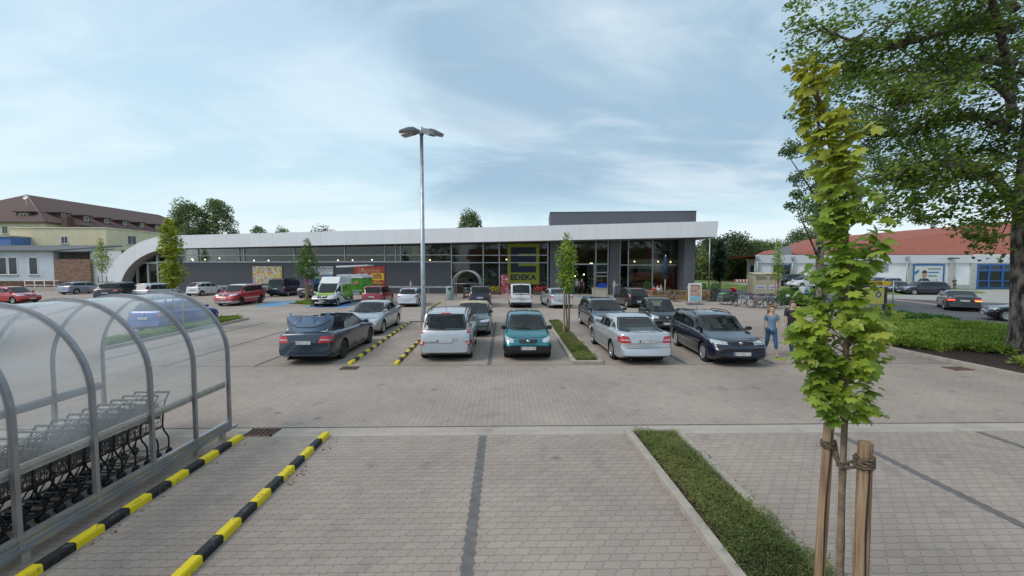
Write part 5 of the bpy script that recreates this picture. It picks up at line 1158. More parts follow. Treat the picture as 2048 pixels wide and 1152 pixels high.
# ---------------- nested shopping carts
M_wire = flat('cart_wire', (.17, .175, .185), .32, .15, 8, metal=.85); M_plast = flat('cart_handle', (.16, .16, .165), .45); M_blk = flat('black_plastic', (.012, .012, .013), .5); M_coin = flat('coin_lock_grey', (.45, .46, .47), .4)
def cart(n_):
    t = thing('shopping_cart', 'wire shopping cart nested in the foreground row', 'shopping cart', (0, 0, 0), 0, 'shopping carts nested in the foreground shelter')
    m = MB(); r = .0042; zt, zb = .93, .50; W = .27; yf = -.82      # basket front is towards -y
    def q(u, v): # u 0 rear..1 front, v 0 top..1 bottom -> half width, y, z
        return (W - .07 * u) * (1 - .16 * v), -.02 + u * yf * (1 - .10 * v), zt - .12 * u - (zt - zb) * v * (1 - .25 * u)
    for v in (0, .2, .4, .6, .8, 1.0):
        a = [Vector((s * q(u, v)[0], q(u, v)[1], q(u, v)[2])) for s, u in ((-1, 0), (-1, .5), (-1, 1), (1, 1), (1, .5), (1, 0))]; m.tube(a, r * (1.7 if v in (0, 1.0) else 1), 4, caps=False)
    for u in [k / 13 for k in range(14)]:
        for s in (-1, 1): p0, p1 = q(u, 0), q(u, 1); m.tube([(s * p0[0], p0[1], p0[2]), (s * p1[0], p1[1], p1[2])], r * .8, 4, caps=False)
        p1 = q(u, 1); m.tube([(-p1[0], p1[1], p1[2]), (p1[0], p1[1], p1[2])], r * .8, 4, caps=False)
    for k in range(7):
        s = -1 + k / 3; p0, p1 = q(1, 0), q(1, 1); m.tube([(s * p0[0], p0[1], p0[2]), (s * p1[0], p1[1], p1[2])], r * .8, 4, caps=False)
        p0, p1 = q(0, 0), q(0, 1); m.tube([(s * p0[0], p0[1], p0[2]), (s * p1[0], p1[1] - .14, p1[2])], r * .8, 4, caps=False)
    m.build('basket', M_wire, t)
    m = MB()
    for s in (-1, 1):
        m.tube(cr([(s * .27, .07, 1.02), (s * .265, -.02, .86), (s * .25, -.06, .5), (s * .26, .03, .3), (s * .27, .02, .13)], 3), .012, 6)
        m.tube([(s * .25, -.06, .5), (s * .22, -.5, .46), (s * .20, -.72, .14)], .010, 6); m.tube([(s * .27, .02, .14), (s * .20, -.76, .14)], .011, 6)
    m.tube([(-.20, -.76, .14), (.20, -.76, .14)], .011, 6); m.tube([(-.24, -.2, .16), (.24, -.2, .16)], .007, 5); m.tube([(-.23, -.45, .15), (.23, -.45, .15)], .007, 5)
    m.build('chassis', M_blk, t)
    h = MB().tube([(-.27, .07, 1.02), (.27, .07, 1.02)], .016, 8).build('handle', M_plast, t)
    o = MB().bevbox((.05, .065, 1.035), (.11, .05, .04), .008).build('coin_lock', M_coin, None); o.parent = h
    o = MB().bevbox((.05, .03, 1.0), (.04, .06, .03), .006).build('chain_plug', M_coin, None); o.parent = h
    w = MB()
    for s in (-1, 1):
        for y, x in ((.02, .27), (-.76, .20)):
            Mx = Matrix.Rotation(R(90), 3, 'Y'); w2 = MB().lathe([(.0, -.014), (.055, -.014), (.062, 0), (.055, .014), (0, .014)], 14, Mx, c=(s * x, y, .062)); w2.tube([(s * x, y, .062), (s * x, y, .13)], .012, 5); w2.build('castor', M_blk, t)
    m = MB(); m.tube([(-.24, -.05, .62), (.24, -.05, .62)], .006, 5); m.bbox((-.2, -.06, .62), (.2, -.045, .86)); m.build('child_seat', M_plast, t)
    return t
c0 = cart(0); c0.location = (-5.74, 6.72, 0); c0['label'] = 'last shopping cart of the foreground row, nearest the driving aisle'
del c0['group']; c0['group'] = 'shopping carts nested in the foreground shelter'
for k in range(1, 17):
    c = copy_tree(c0); c.location = (-5.74 + random.uniform(-.012, .012), 6.72 - k * .205, 0); c.rotation_euler = (0, 0, random.uniform(-.012, .012)); c['label'] = 'one of the wire shopping carts nested tightly in the foreground shelter'
c.update_tag()
for y in (6.9,): pass

# ---------------- far cart shelter by the entrance
p = G(932, 599); fs_ = thing('cart_shelter', 'small far cart shelter with clear arched roof before the glass front', 'shelter', (p.x, p.y + .2, 0)); w = 1.3
m = MB()
for y in (0, 1.6, 3.2):
    m2 = MB(); m2.tube([(w, y, 0), (w, y, 1.5)] + [(w * cos(pi * k / 16), y, 1.5 + w * .95 * sin(pi * k / 16)) for k in range(1, 16)] + [(-w, y, 1.5), (-w, y, 0)], .045, 6); m2.build('hoop', M_alu2, fs_)
m = MB(); pp = [(w * cos(pi * k / 18), 1.5 + w * .95 * sin(pi * k / 18)) for k in range(19)]
m.loft([[Vector((x, .05, z)) for x, z in pp], [Vector((x, 3.15, z)) for x, z in pp]], closed=False, smooth=True); m.build('roof_sheet', glass_clear('polycarbonate_far', (.8, .82, .84), .22), fs_, fix=False)
for s in (-1, 1):
    for z in (.25, .55, .85, 1.15): MB().tube([(s * w, 0, z), (s * w, 3.2, z)], .022, 6).build('side_rail', M_alu2, fs_)
MB().tube([(-w, 0, 1.5), (w, 0, 1.5)], .03, 6).build('cross_rail', M_alu2, fs_); 
for k in range(5):
    c = copy_tree(c0); c.location = (p.x - .1, p.y + .9 + k * .35, 0); c.rotation_euler = (0, 0, pi); c['label'] = 'shopping cart standing in the small far shelter by the entrance'; c['group'] = 'shopping carts in the far shelter'
# bin next to it
p = G(899.5, 600); t = thing('litter_bin', 'round pale green litter bin left of the far cart shelter', 'bin', (p.x, p.y, 0))
M_bin = flat('bin_green', (.26, .33, .31), .5); MB().lathe([(0, 0), (.33, 0), (.35, .05), (.35, 1.25), (.31, 1.3), (0, 1.3)], 20).build('barrel', M_bin, t); MB().bbox((-.14, -.37, 1.0), (.2, -.34, 1.14)).build('opening', M_blk, t)
# dark green information pillar beside the green van
p = G(630, 597); t = thing('information_board', 'dark teal information board between the round crowned tree and the green van', 'sign', (p.x, p.y + 1.5, 0))
MB().bevbox((0, 0, 1.15), (1.55, .3, 2.1), .03).build('panel', flat('board_teal', (.02, .07, .12), .4), t)
MB().bbox((-.6, -.17, 1.95), (.6, -.152, 2.12)).build('heading', flat('board_green_text', (.24, .30, .10), .5), t); MB().bbox((-.15, -.17, .9), (.35, -.152, 1.7)).build('picture', flat('board_picture', (.10, .25, .32), .5, .7, 6), t); MB().bbox((-.7, -.12, 0), (.7, .12, .1)).build('foot', M_galv, t)
# green sales trailer behind the van
p = G(716, 603); t = thing('sales_trailer', 'green and white market sales trailer behind the green van', 'trailer', (AT(712, 560, 38.5).x, 38.5, 0))
gm = flat('trailer_green', (.10, .38, .03), .4, .35, 1.2); whm = flat('trailer_white', (.66, .67, .68), .4, .04)
MB().bevbox((0, 0, 1.35), (2.1, 3.0, 1.45), .06).build('body', gm, t); MB().prism([(-1.15, -1.55, 2.1), (1.1, -1.55, 2.1), (1.1, -1.55, 2.3), (-1.15, -1.55, 2.42)], (0, 3.1, 0)).build('roof', whm, t)
MB().prism([(-1.15, -1.6, 3.05), (1.6, -1.6, 3.22), (1.6, -1.6, 3.30), (-1.15, -1.6, 3.2)], (0, 1.8, 0)).build('awning', whm, t); MB().tube([(1.0, -1.5, 2.3), (1.2, -1.5, 3.1)], .03).build('awning_strut', M_galv, t)
MB().bbox((-1.05, -1.54, .98), (1.05, -1.51, 1.06)).build('trim', whm, t); MB().bbox((-.2, -1.56, .6), (.8, -1.52, .92)).build('number_plate', M_wframe, t)
MB().prism([(-.4, -1.53, 1.4), (.8, -1.53, 1.6), (.7, -1.53, 1.9), (-.1, -1.53, 1.6)], (0, .01, 0)).build('swoosh', flat('swoosh_pink', (.5, .25, .2), .5), t)
for s in (-1, 1): MB().lathe([(0, -.1), (.3, -.1), (.32, 0), (.3, .1), (0, .1)], 18, Matrix.Rotation(R(90), 3, 'Y'), c=(s * .85, 0, .31)).build('wheel', M_blk, t)

# ---------------- cafe terrace
M_oak = rough_ground('terrace_wood', (.26, .16, .075), (.40, .26, .13), 4, .3)
def trellis(x, y, w, lab, lattice=True, rz=0, h=1.0):
    t = thing('trellis_panel', lab, 'fence', (x, y, 0), rz, 'wooden terrace panels')
    for s in (-1, 1): MB().bbox((s * w / 2 - .045, -.045, .02), (s * w / 2 + .045, .045, h + .05)).build('post', M_oak, t)
    m = MB(); m.bbox((-w / 2 + .045, -.025, h - .08), (w / 2 - .045, .025, h)); m.bbox((-w / 2 + .045, -.025, .10), (w / 2 - .045, .025, .17)); m.bbox((-w / 2 + .045, -.025, h * .52), (w / 2 - .045, .025, h * .58)); m.build('rails', M_oak, t)
    m = MB(); k = int(w / .11)
    for i in range(k): m.bbox((-w / 2 + .05 + i * (w - .1) / k, -.012, .17), (-w / 2 + .05 + (i + .93) * (w - .1) / k, .012, h * .52))
    m.build('boards', M_oak, t)
    m = MB(); z0, z1 = h * .58, h - .08; hh = z1 - z0; x_ = -w / 2 + .05
    while x_ + hh < w / 2:
        for sg in (0, 1):
            a, b = (x_, x_ + hh) if sg == 0 else (x_ + hh, x_); m.prism([(a - .018, -.01 + .012 * sg, z0), (a + .018, -.01 + .012 * sg, z0), (b + .018, -.01 + .012 * sg, z1), (b - .018, -.01 + .012 * sg, z1)], (0, .01, 0))
        x_ += .16
    m.build('lattice', M_oak, t); return t
Yt = 36.9
xs_ = [AT(px, 600, Yt).x for px in (1303, 1349, 1374, 1392, 1420)]
for (a, b_, l) in ((0, 1, 'wide wooden trellis panel at the left end of the cafe terrace'), (1, 2, 'narrow wooden trellis panel behind the leaning bicycle'), (2, 3, 'wooden trellis panel mostly behind the poster stand'), (3, 4, 'wooden trellis panel right of the poster stand, next to the planter')):
    trellis((xs_[a] + xs_[b_]) / 2, Yt, xs_[b_] - xs_[a] - .12, l)
trellis(xs_[0] - .05, Yt + 1.2, 2.2, 'wooden trellis panel running back from the left terrace corner', rz=pi / 2); trellis(xs_[4] + .05, Yt + 1.3, 2.3, 'wooden trellis panel running back from the right terrace corner', rz=pi / 2)
def planter(px, py, lab, Y=None, h=1.05):
    p = G(px, py) if Y is None else Vector((AT(px, py, Y).x, Y, 0)); t = thing('planter', lab, 'planter', (p.x, p.y, 0))
    MB().loft([[Vector((a * .26, b * .26, 0)) for a, b in ((-1, -1), (1, -1), (1, 1), (-1, 1))], [Vector((a * .36, b * .36, h)) for a, b in ((-1, -1), (1, -1), (1, 1), (-1, 1))], [Vector((a * .30, b * .30, h)) for a, b in ((-1, -1), (1, -1), (1, 1), (-1, 1))], [Vector((a * .30, b * .30, h - .08)) for a, b in ((-1, -1), (1, -1), (1, 1), (-1, 1))]], True, True).build('pot', flat('planter_grey', (.05, .052, .06), .5), t)
    rg = np.random.default_rng(int(px)); C = rg.normal(size=(900, 3)); C /= np.linalg.norm(C, axis=1)[:, None]; C = C * .34 * (.75 + .3 * rg.random((900, 1))) + (0, 0, h + .3); scatter('ball_bush', C, rg.uniform(.05, .09, 900), randrot(900), *LEAF4, M_hedge, t)
planter(1429, 603, 'dark planter with clipped ball bush at the right end of the terrace'); planter(1294, 592, 'dark planter with leafy bush behind the black hatchback', Y=41); planter(1404, 596, 'ball bush planter just behind the right terrace panels', Y=39.5, h=.95)
# closed parasol
xp = AT(1330, 580, 40.5).x; t = thing('parasol', 'closed navy blue parasol standing on the cafe terrace', 'parasol', (xp, 40.5, 0)); M_nv = flat('parasol_navy', (.014, .025, .075), .7)
za, zb_ = AT(1330, 512, 40.5).z, AT(1330, 555, 40.5).z
MB().tube([(0, 0, 0), (0, 0, za + .1)], .04, 8).build('pole', M_wframe, t); MB().lathe([(0, za), (.1, za - .1), (.2, za - .8), (.24, (za + zb_) / 2), (.27, zb_ + .35), (.16, zb_ + .3), (.26, zb_ + .05), (.12, zb_ - .15), (0, zb_)], 14).build('canopy', M_nv, t); MB().lathe([(0, .1), (.4, .08), (.42, 0)], 16).build('base', M_conc, t)
# poster stand
p = G(1389.5, 609); t = thing('poster_stand', 'white framed poster stand on grey feet in front of the terrace fence', 'sign', (p.x, p.y, 0), R(-2)); 
MB().bbox((-.62, -.3, 0), (.62, .3, .1)).build('foot', flat('stand_grey', (.12, .13, .15), .5), t); MB().tube([(-.35, 0, .1), (-.35, 0, .3)], .03).build('leg', M_galv, t); MB().tube([(.35, 0, .1), (.35, 0, .3)], .03).build('leg', M_galv, t)
MB().bevbox((0, 0, 1.0), (1.08, .1, 1.5), .02).build('frame', M_wframe, t)
pm, nt, b = nodes('hand_print'); tc = nt.nodes.new('ShaderNodeTexCoord'); no = nt.nodes.new('ShaderNodeTexNoise'); no.inputs['Scale'].default_value = 2.2; no.inputs['Distortion'].default_value = 1.5; nt.links.new(tc.outputs['Object'], no.inputs[0]); rp = nt.nodes.new('ShaderNodeValToRGB'); nt.links.new(no.outputs[0], rp.inputs[0]); nt.links.new(rp.outputs[0], b.inputs[0])
e = rp.color_ramp.elements; e[0].position = .38; e[0].color = (.33, .16, .11, 1); e[1].position = .6; e[1].color = (.60, .46, .40, 1); setp(b, rough=.3)
MB().bbox((-.44, -.062, .72), (.44, -.052, 1.62)).build('print', pm, t); MB().bbox((-.44, -.062, .33), (.44, -.052, .72)).build('blue_print', flat('print_blue', (.25, .48, .60), .3, .25, 5), t); MB().bbox((-.34, -.068, 1.52), (.34, -.063, 1.6)).build('headline', flat('print_text', (.2, .12, .12), .5), t)
# produce crates near the entrance
p = G(1210, 592); t = thing('produce_stand', 'pale wooden produce stand by the entrance glass', 'display', (p.x - .3, p.y + 1.2, 0)); MB().loft([[Vector((a * .75, b * .35, 0)) for a, b in ((-1, -1), (1, -1), (1, 1), (-1, 1))], [Vector((a * .8, b * .4, .75)) for a, b in ((-1, -1), (1, -1), (1, 1), (-1, 1))]], True, True).build('box', flat('stand_pale', (.46, .42, .34), .7, .2, 4), t); MB().bbox((-.85, -.45, .75), (.85, .45, .82)).build('top', flat('stand_edge', (.4, .36, .28), .7), t)
t = thing('crate', 'bright blue plastic crate on the pale produce stand', 'crate', (p.x - .05, p.y + 1.2, .82)); m = MB(); m.bbox((-.42, -.28, 0), (.42, -.25, .5)); m.bbox((-.42, .25, 0), (.42, .28, .5)); m.bbox((-.42, -.25, 0), (-.39, .25, .5)); m.bbox((.39, -.25, 0), (.42, .25, .5)); m.bbox((-.39, -.25, 0), (.39, .25, .03)); m.bbox((-.45, -.31, .44), (.45, -.28, .5)); m.bbox((-.45, -.31, .2), (.45, -.28, .24)); m.build('crate_shell', flat('crate_blue', (.01, .06, .40), .4), t)
p = G(1140, 588); t = thing('goods_display', 'green box with yellow bags right of the slim tree', 'display', (p.x, p.y, 0)); MB().bevbox((0, 0, .4), (1.0, .6, .8), .04).build('box', flat('box_green', (.02, .10, .05), .5), t); MB().sphere((0, 0, .95), .3, 10, 0, (1.2, 1, .7)).build('yellow_bag', M_yel2, t)

# ---------------- far poles, containers, barriers, signs
def pole(lab, px, pyt, Y, r=.08, name='lamp_post', cat='lamp post', arm=True):
    p = AT(px, pyt, Y); t = thing(name, lab, cat, (p.x, Y, 0)); MB().tube([(0, 0, 0), (0, 0, p.z)], [r, r * .65], 8).build('pole', M_galv, t)
    if arm: MB().bevbox((.25, 0, p.z), (.8, .22, .12), .03).build('lamp_head', M_lamph, t)
pole('thin grey lamp post on the meadow right of the store corner', 1420, 472, 62, .1)
pole('grey lamp post rising behind the near maple by the discount store', 1647.5, 420, 44, .12)
pole('thin grey steel post beside the white meter box', 1624.5, 548, 37, .045, 'sign_post', 'post', False)
def clothes_bin(px, lab):
    p = AT(px, 560, 47.0); t = thing('clothes_container', lab, 'container', (p.x, 47, 0)); mt = flat('container_cream', (.50, .43, .30), .6, .1, 2)
    MB().bevbox((0, 0, 1.15), (1.62, 1.3, 2.2), .05).build('body', mt, t); MB().prism([(-.85, -.72, 2.25), (.85, -.72, 2.25), (.85, .6, 2.4), (-.85, .6, 2.4)], (0, 0, .08)).build('lid', mt, t)
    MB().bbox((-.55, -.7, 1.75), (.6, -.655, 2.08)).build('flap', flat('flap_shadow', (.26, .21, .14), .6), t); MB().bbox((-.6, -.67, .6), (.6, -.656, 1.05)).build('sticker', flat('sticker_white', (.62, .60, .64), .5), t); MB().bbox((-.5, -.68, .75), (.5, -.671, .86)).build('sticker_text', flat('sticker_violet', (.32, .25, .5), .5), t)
clothes_bin(1515, 'left of the two cream clothes containers on the kerb'); clothes_bin(1541, 'right of the two cream clothes containers, beside the thin tree')
M_rw = flat('barrier_red', (.5, .02, .02), .5)
p0, p1 = AT(1469, 566.5, 66), AT(1499, 566.5, 66); t = thing('barrier', 'red and white barrier board on the grass left of the containers', 'barrier', ((p0.x + p1.x) / 2, 66, 0)); w = (p1.x - p0.x) / 2; MB().bbox((-w, -.03, .75), (w, .03, 1.15)).build('board', M_wframe, t)
for k in range(5): MB().bbox((-w + k * w * .44, -.05, .75), (-w + k * w * .44 + w * .2, -.032, 1.15)).build('red_stripe', M_rw, t)
for s in (-1, 1): MB().bbox((s * w * .8 - .04, -.02, 0), (s * w * .8 + .04, .02, .75)).build('leg', M_galv, t)
p = AT(1556, 565, 40); t = thing('warning_board', 'upright red and white striped warning board behind the bicycles', 'sign', (p.x, 40, 0), .2); MB().bbox((-.16, -.02, .9), (.16, .02, 2.2)).build('board', M_wframe, t); MB().tube([(0, .05, 0), (0, .05, 2.3)], .03).build('post', M_galv, t)
for k in range(3): z = 1.0 + k * .4; MB().prism([(-.16, -.035, z), (.16, -.035, z + .2), (.16, -.035, z + .38), (-.16, -.035, z + .18)], (0, .01, 0)).build('red_stripe', M_rw, t)
p = G(1613.5, 609); t = thing('meter_box', 'white meter box with a round blue emblem standing in the hedge', 'box', (p.x, p.y + .3, 0), .25); MB().bevbox((0, 0, .85), (.68, .5, 1.2), .03).build('housing', flat('box_white', (.55, .58, .62), .5), t); MB().lathe([(0, 0), (.26, 0)], 20, Matrix.Rotation(R(90), 3, 'X'), c=(-.1, -.258, .95)).build('emblem', flat('emblem_blue', (.02, .12, .32), .4), t); MB().prism([(-.28, -.265, .92), (-.1, -.265, 1.0), (.1, -.265, .95), (.1, -.265, 1.0), (-.1, -.265, 1.06), (-.28, -.265, .98)], (0, .004, 0)).build('emblem_wave', M_wframe, t); MB().bbox((-.1, -.05, 0), (.1, .05, .26)).build('foot', M_galv, t)
# yellow direction arrow sign
p = AT(1757, 566.5, 33.5); t = thing('arrow_sign', 'yellow arrow sign reading LIDL on a thin post across the road', 'sign', (p.x, 33.5, 0), R(-8)); M_sy = flat('sign_yellow', (.70, .46, .01), .4, .04)
z = p.z; MB().prism([(-1.0, 0, z - .19), (.75, 0, z - .19), (1.05, 0, z), (.75, 0, z + .19), (-1.0, 0, z + .19)], (0, .04, 0)).build('board', M_sy, t)
text_mesh('L', .3, t, 'lettering', flat('sign_blue', (.01, .05, .3), .4), facing((-.42, -.012, z)), .005, .012); text_mesh('I', .3, t, 'lettering', M_rw, facing((-.2, -.012, z)), .005, .022); text_mesh('DL', .3, t, 'lettering', flat('sign_black', (.02, .02, .03), .4), facing((.12, -.012, z)), .005, .012)
MB().tube([(1.15, .03, 0), (1.15, .03, z + .25)], .035).build('post', M_galv, t); MB().tube([(-1.1, .03, 0), (-1.1, .03, z + .2)], .035).build('post', M_galv, t)
# blue and yellow board on dark post behind the near maple
p = AT(1750, 592, 28.0); t = thing('notice_board', 'blue and yellow board on dark posts half hidden by the near maple', 'sign', (p.x, 28, 0)); z = p.z
MB().bbox((-1.0, -.04, z - .55), (.62, 0, z + .55)).build('yellow_panel', flat('board_yellow', (.50, .46, .10), .5, .05), t); MB().bbox((-2.4, -.05, z - .2), (-1.0, .0, z + .5)).build('blue_panel', flat('board_blue', (.03, .12, .38), .4), t)
for x in (.7, -2.45): MB().bbox((x - .09, -.07, 0), (x + .09, .07, z + .6)).build('post', flat('post_dark', (.015, .02, .04), .4), t)
MB().lathe([(.2, 0), (.12, 0)], 18, Matrix.Rotation(R(90), 3, 'X'), c=(.2, -.05, z + .1)).build('emblem', flat('sign_blue', (.01, .05, .3), .4), t)
# ================================================================== CARS
M_tyre = flat('tyre', (.016, .016, .017), .8, .15); M_rim = flat('rim_alloy', (.50, .51, .53), .3, .06, metal=.7); M_rimd = flat('rim_dark', (.05, .05, .055), .35, .1, metal=.6)
M_cglass = glass_dark('car_glass', (.018, .026, .026)); M_cglass2 = glass_clear('car_glass_clear', (.64, .71, .68)); M_cabin = flat('cabin_dark', (.065, .065, .066), .8); M_cseat = flat('cabin_seat', (.15, .15, .15), .85, .2)
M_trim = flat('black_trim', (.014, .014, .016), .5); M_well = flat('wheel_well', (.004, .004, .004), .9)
M_lampr = flat('tail_red', (.42, .008, .012), .15, .15, 12, coat=1.0); M_lampc = flat('lamp_clear', (.52, .55, .58), .12, .25, 14, metal=.5, coat=1.0); M_lampw = flat('tail_white', (.55, .45, .45), .2, coat=1.0); M_ora = flat('lamp_orange', (.65, .20, .03), .2, coat=1.0)
M_plate = flat('number_plate', (.50, .50, .50), .4, .2, 9); M_pblue = flat('plate_blue', (.02, .08, .35), .4); M_chrome = flat('chrome', (.6, .6, .6), .15, .02, metal=1.0); M_seat = flat('seat_dark', (.02, .02, .022), .8)
M_brake = emis('brake_light', (1, .05, .02), 1.6); M_blink = emis('indicator_light', (1, .45, .04), 2.5)
PROF = {  # t from nose (0) to tail (1); heights as fractions of H
 'sedan': dict(body=[(0, .36), (.012, .44), (.035, .50), (.10, .565), (.27, .645), (.5, .665), (.80, .70), (.95, .71), (.985, .68), (1, .46)],
               roof=[(.255, .64), (.42, .955), (.50, .995), (.58, 1.0), (.68, .97), (.84, .70)], ws=(.262, .425), rg=(.835, .69), sw=(.29, .80)),
 'hatch': dict(body=[(0, .36), (.015, .44), (.04, .49), (.12, .555), (.235, .62), (.5, .64), (.85, .675), (.96, .69), (.985, .60), (1, .42)],
               roof=[(.22, .62), (.405, .955), (.50, .995), (.62, 1.0), (.80, .975), (.865, .94), (.965, .67)], ws=(.228, .41), rg=(.965, .87), sw=(.26, .93)),
 'wagon': dict(body=[(0, .36), (.012, .44), (.035, .50), (.11, .56), (.265, .64), (.5, .655), (.85, .675), (.965, .69), (.985, .62), (1, .42)],
               roof=[(.25, .63), (.41, .955), (.50, .99), (.65, 1.0), (.86, .965), (.90, .94), (.97, .67)], ws=(.258, .415), rg=(.97, .905), sw=(.285, .945)),
 'mpv': dict(body=[(0, .33), (.015, .42), (.04, .47), (.13, .54), (.20, .585), (.5, .60), (.9, .625), (.97, .63), (.988, .56), (1, .38)],
             roof=[(.165, .57), (.37, .945), (.48, .99), (.62, 1.0), (.86, .98), (.905, .95), (.972, .61)], ws=(.175, .375), rg=(.972, .908), sw=(.215, .95)),
 'suv': dict(body=[(0, .37), (.015, .46), (.035, .52), (.13, .58), (.245, .63), (.5, .64), (.9, .66), (.965, .67), (.985, .60), (1, .42)],
             roof=[(.235, .62), (.37, .95), (.45, .99), (.65, 1.0), (.87, .985), (.905, .95), (.965, .66)], ws=(.243, .375), rg=(.966, .91), sw=(.275, .94)),
 'van': dict(body=[(0, .30), (.015, .38), (.04, .43), (.13, .50), (.20, .53), (.5, .55), (.9, .555), (.985, .55), (.995, .5), (1, .34)],
             roof=[(.17, .52), (.335, .93), (.42, .985), (.55, 1.0), (.90, .995), (.955, .97), (.992, .58)], ws=(.18, .34), rg=(.992, .957), sw=(.215, .36)),
 'micro': dict(body=[(0, .33), (.03, .42), (.08, .49), (.20, .56), (.30, .59), (.6, .60), (.9, .61), (.965, .60), (.985, .52), (1, .36)],
             roof=[(.24, .58), (.52, .955), (.62, .995), (.72, 1.0), (.84, .97), (.96, .62)], ws=(.25, .525), rg=(.958, .85), sw=(.30, .90)),
 'cabrio': dict(body=[(0, .38), (.012, .46), (.035, .52), (.10, .575), (.30, .66), (.36, .665), (.365, .66), (.75, .69), (.76, .70), (.95, .71), (.985, .68), (1, .46)],
               roof=[(.255, .64), (.26, .64)], ws=None, rg=None, sw=None),
}
def interp(P, t):
    if t <= P[0][0]: return P[0][1]
    for a, b in zip(P, P[1:]):
        if t <= b[0]:
            s = (t - a[0]) / (b[0] - a[0]); return a[1] + (b[1] - a[1]) * s
    return P[-1][1]
def smooth_interp(P, t, w=.012):
    return sum(interp(P, min(max(t + k * w, 0), 1)) for k in (-1, -.5, 0, .5, 1)) / 5
class Car:
    def __init__(s, kind, L, W, H, wb, fo, wr, gc=.17, pinch=1.0, squash=.0):
        s.kind, s.L, s.W, s.H, s.wb, s.fo, s.wr, s.gc, s.pinch = kind, L, W, H, wb, fo, wr, gc, pinch; s.p = PROF[kind]
        s.ax = (L / 2 - fo, L / 2 - fo - wb)      # axle x positions, front then rear
    def X(s, t): return s.L / 2 - t * s.L
    def plan(s, t):
        boxy = s.kind in ('van',)
        P = [(0, .80), (.012, .88), (.035, .935), (.09, .975), (.18, 1), (.82, 1), (.93, .975 if not boxy else .99), (.975, .93 if not boxy else .97), (.992, .885 if not boxy else .95), (1, .84 if not boxy else .93)]
        return s.W / 2 * interp(P, t)
    def section(s, t):
        H = s.H; zt = smooth_interp(s.p['body'], t, .006) * H; r = s.p['roof']; zr = zt
        if r[0][0] <= t <= r[-1][0]: zr = max(zt, smooth_interp(r, t, .007) * H)
        w = s.plan(t); e = max(0, (.07 - t) / .07, (t - .93) / .07); zb = s.gc + .15 * e
        g = min(1, max(0, (zr - zt) / (.30 * H)))
        tum = .745 if s.kind not in ('van', 'mpv', 'suv') else (.86 if s.kind == 'van' else .79)
        lp = lambda a, b: a + (b - a) * g
        h = zt - zb
        return [(0, zb), (w * .78, zb), (w * .955, zb + .05 * h), (w * .985, zb + .22 * h), (w * 1.0, zb + .50 * h), (w * .995, zb + .74 * h), (w * .965, zb + .93 * h),
                (w * lp(.88, .925), zt + lp(.004, .012)), (w * lp(.74, (.925 + tum) / 2 + .02), zt + (zr - zt) * .52 + lp(.014, 0)), (w * lp(.60, tum + .01), zr - lp(-.020, .055)), (w * lp(.46, tum * .86), zr - lp(-.026, .014)), (w * .26, zr + lp(.032, .008)), (0, zr + lp(.036, .014))]
    def shell(s, cut=True):
        ts = sorted(set([round(x, 4) for x in [0, .004, .01, .02, .035, .055, .08] + [.1 + k * .025 for k in range(33)] + [.92, .94, .955, .97, .98, .988, .994, 1] + [p[0] for p in s.p['roof']] + [p[0] for p in s.p['body']]]))
        rings = []
        for t in ts:
            q = s.section(t); q3 = cr([(0, a, b) for a, b in q], 2)
            half = [(v.y, v.z) for v in q3]; x = s.X(t)
            # soften nose and tail in plan: middle of the car sticks out further
            def bx(y, z):
                k = 0
                if t < .12: k = -(1 - t / .12) * .10 * (abs(y) / (s.W / 2)) ** 2.5 * s.pinch
                if t > .9: k = ((t - .9) / .1) * .07 * (abs(y) / (s.W / 2)) ** 2.5
                f_ = max(0, min(1, (z - s.gc - .06) / .08)) * max(0, min(1, (.395 * s.H - z) / .035))   # bumpers stand proud
                if t < .06: k += .045 * f_ * (1 - t / .06)
                if t > .94: k -= .055 * f_ * (t - .94) / .06
                return x + k
            ring = [Vector((bx(y, z), y, z)) for y, z in half] + [Vector((bx(y, z), -y, z)) for y, z in half[-2:0:-1]]
            rings.append(ring)
        m = MB(); m.loft(rings, True, True, 0, True); return m
def evalmesh(o):
    bpy.context.view_layer.update(); dg = bpy.context.evaluated_depsgraph_get(); return bpy.data.meshes.new_from_object(o.evaluated_get(dg))
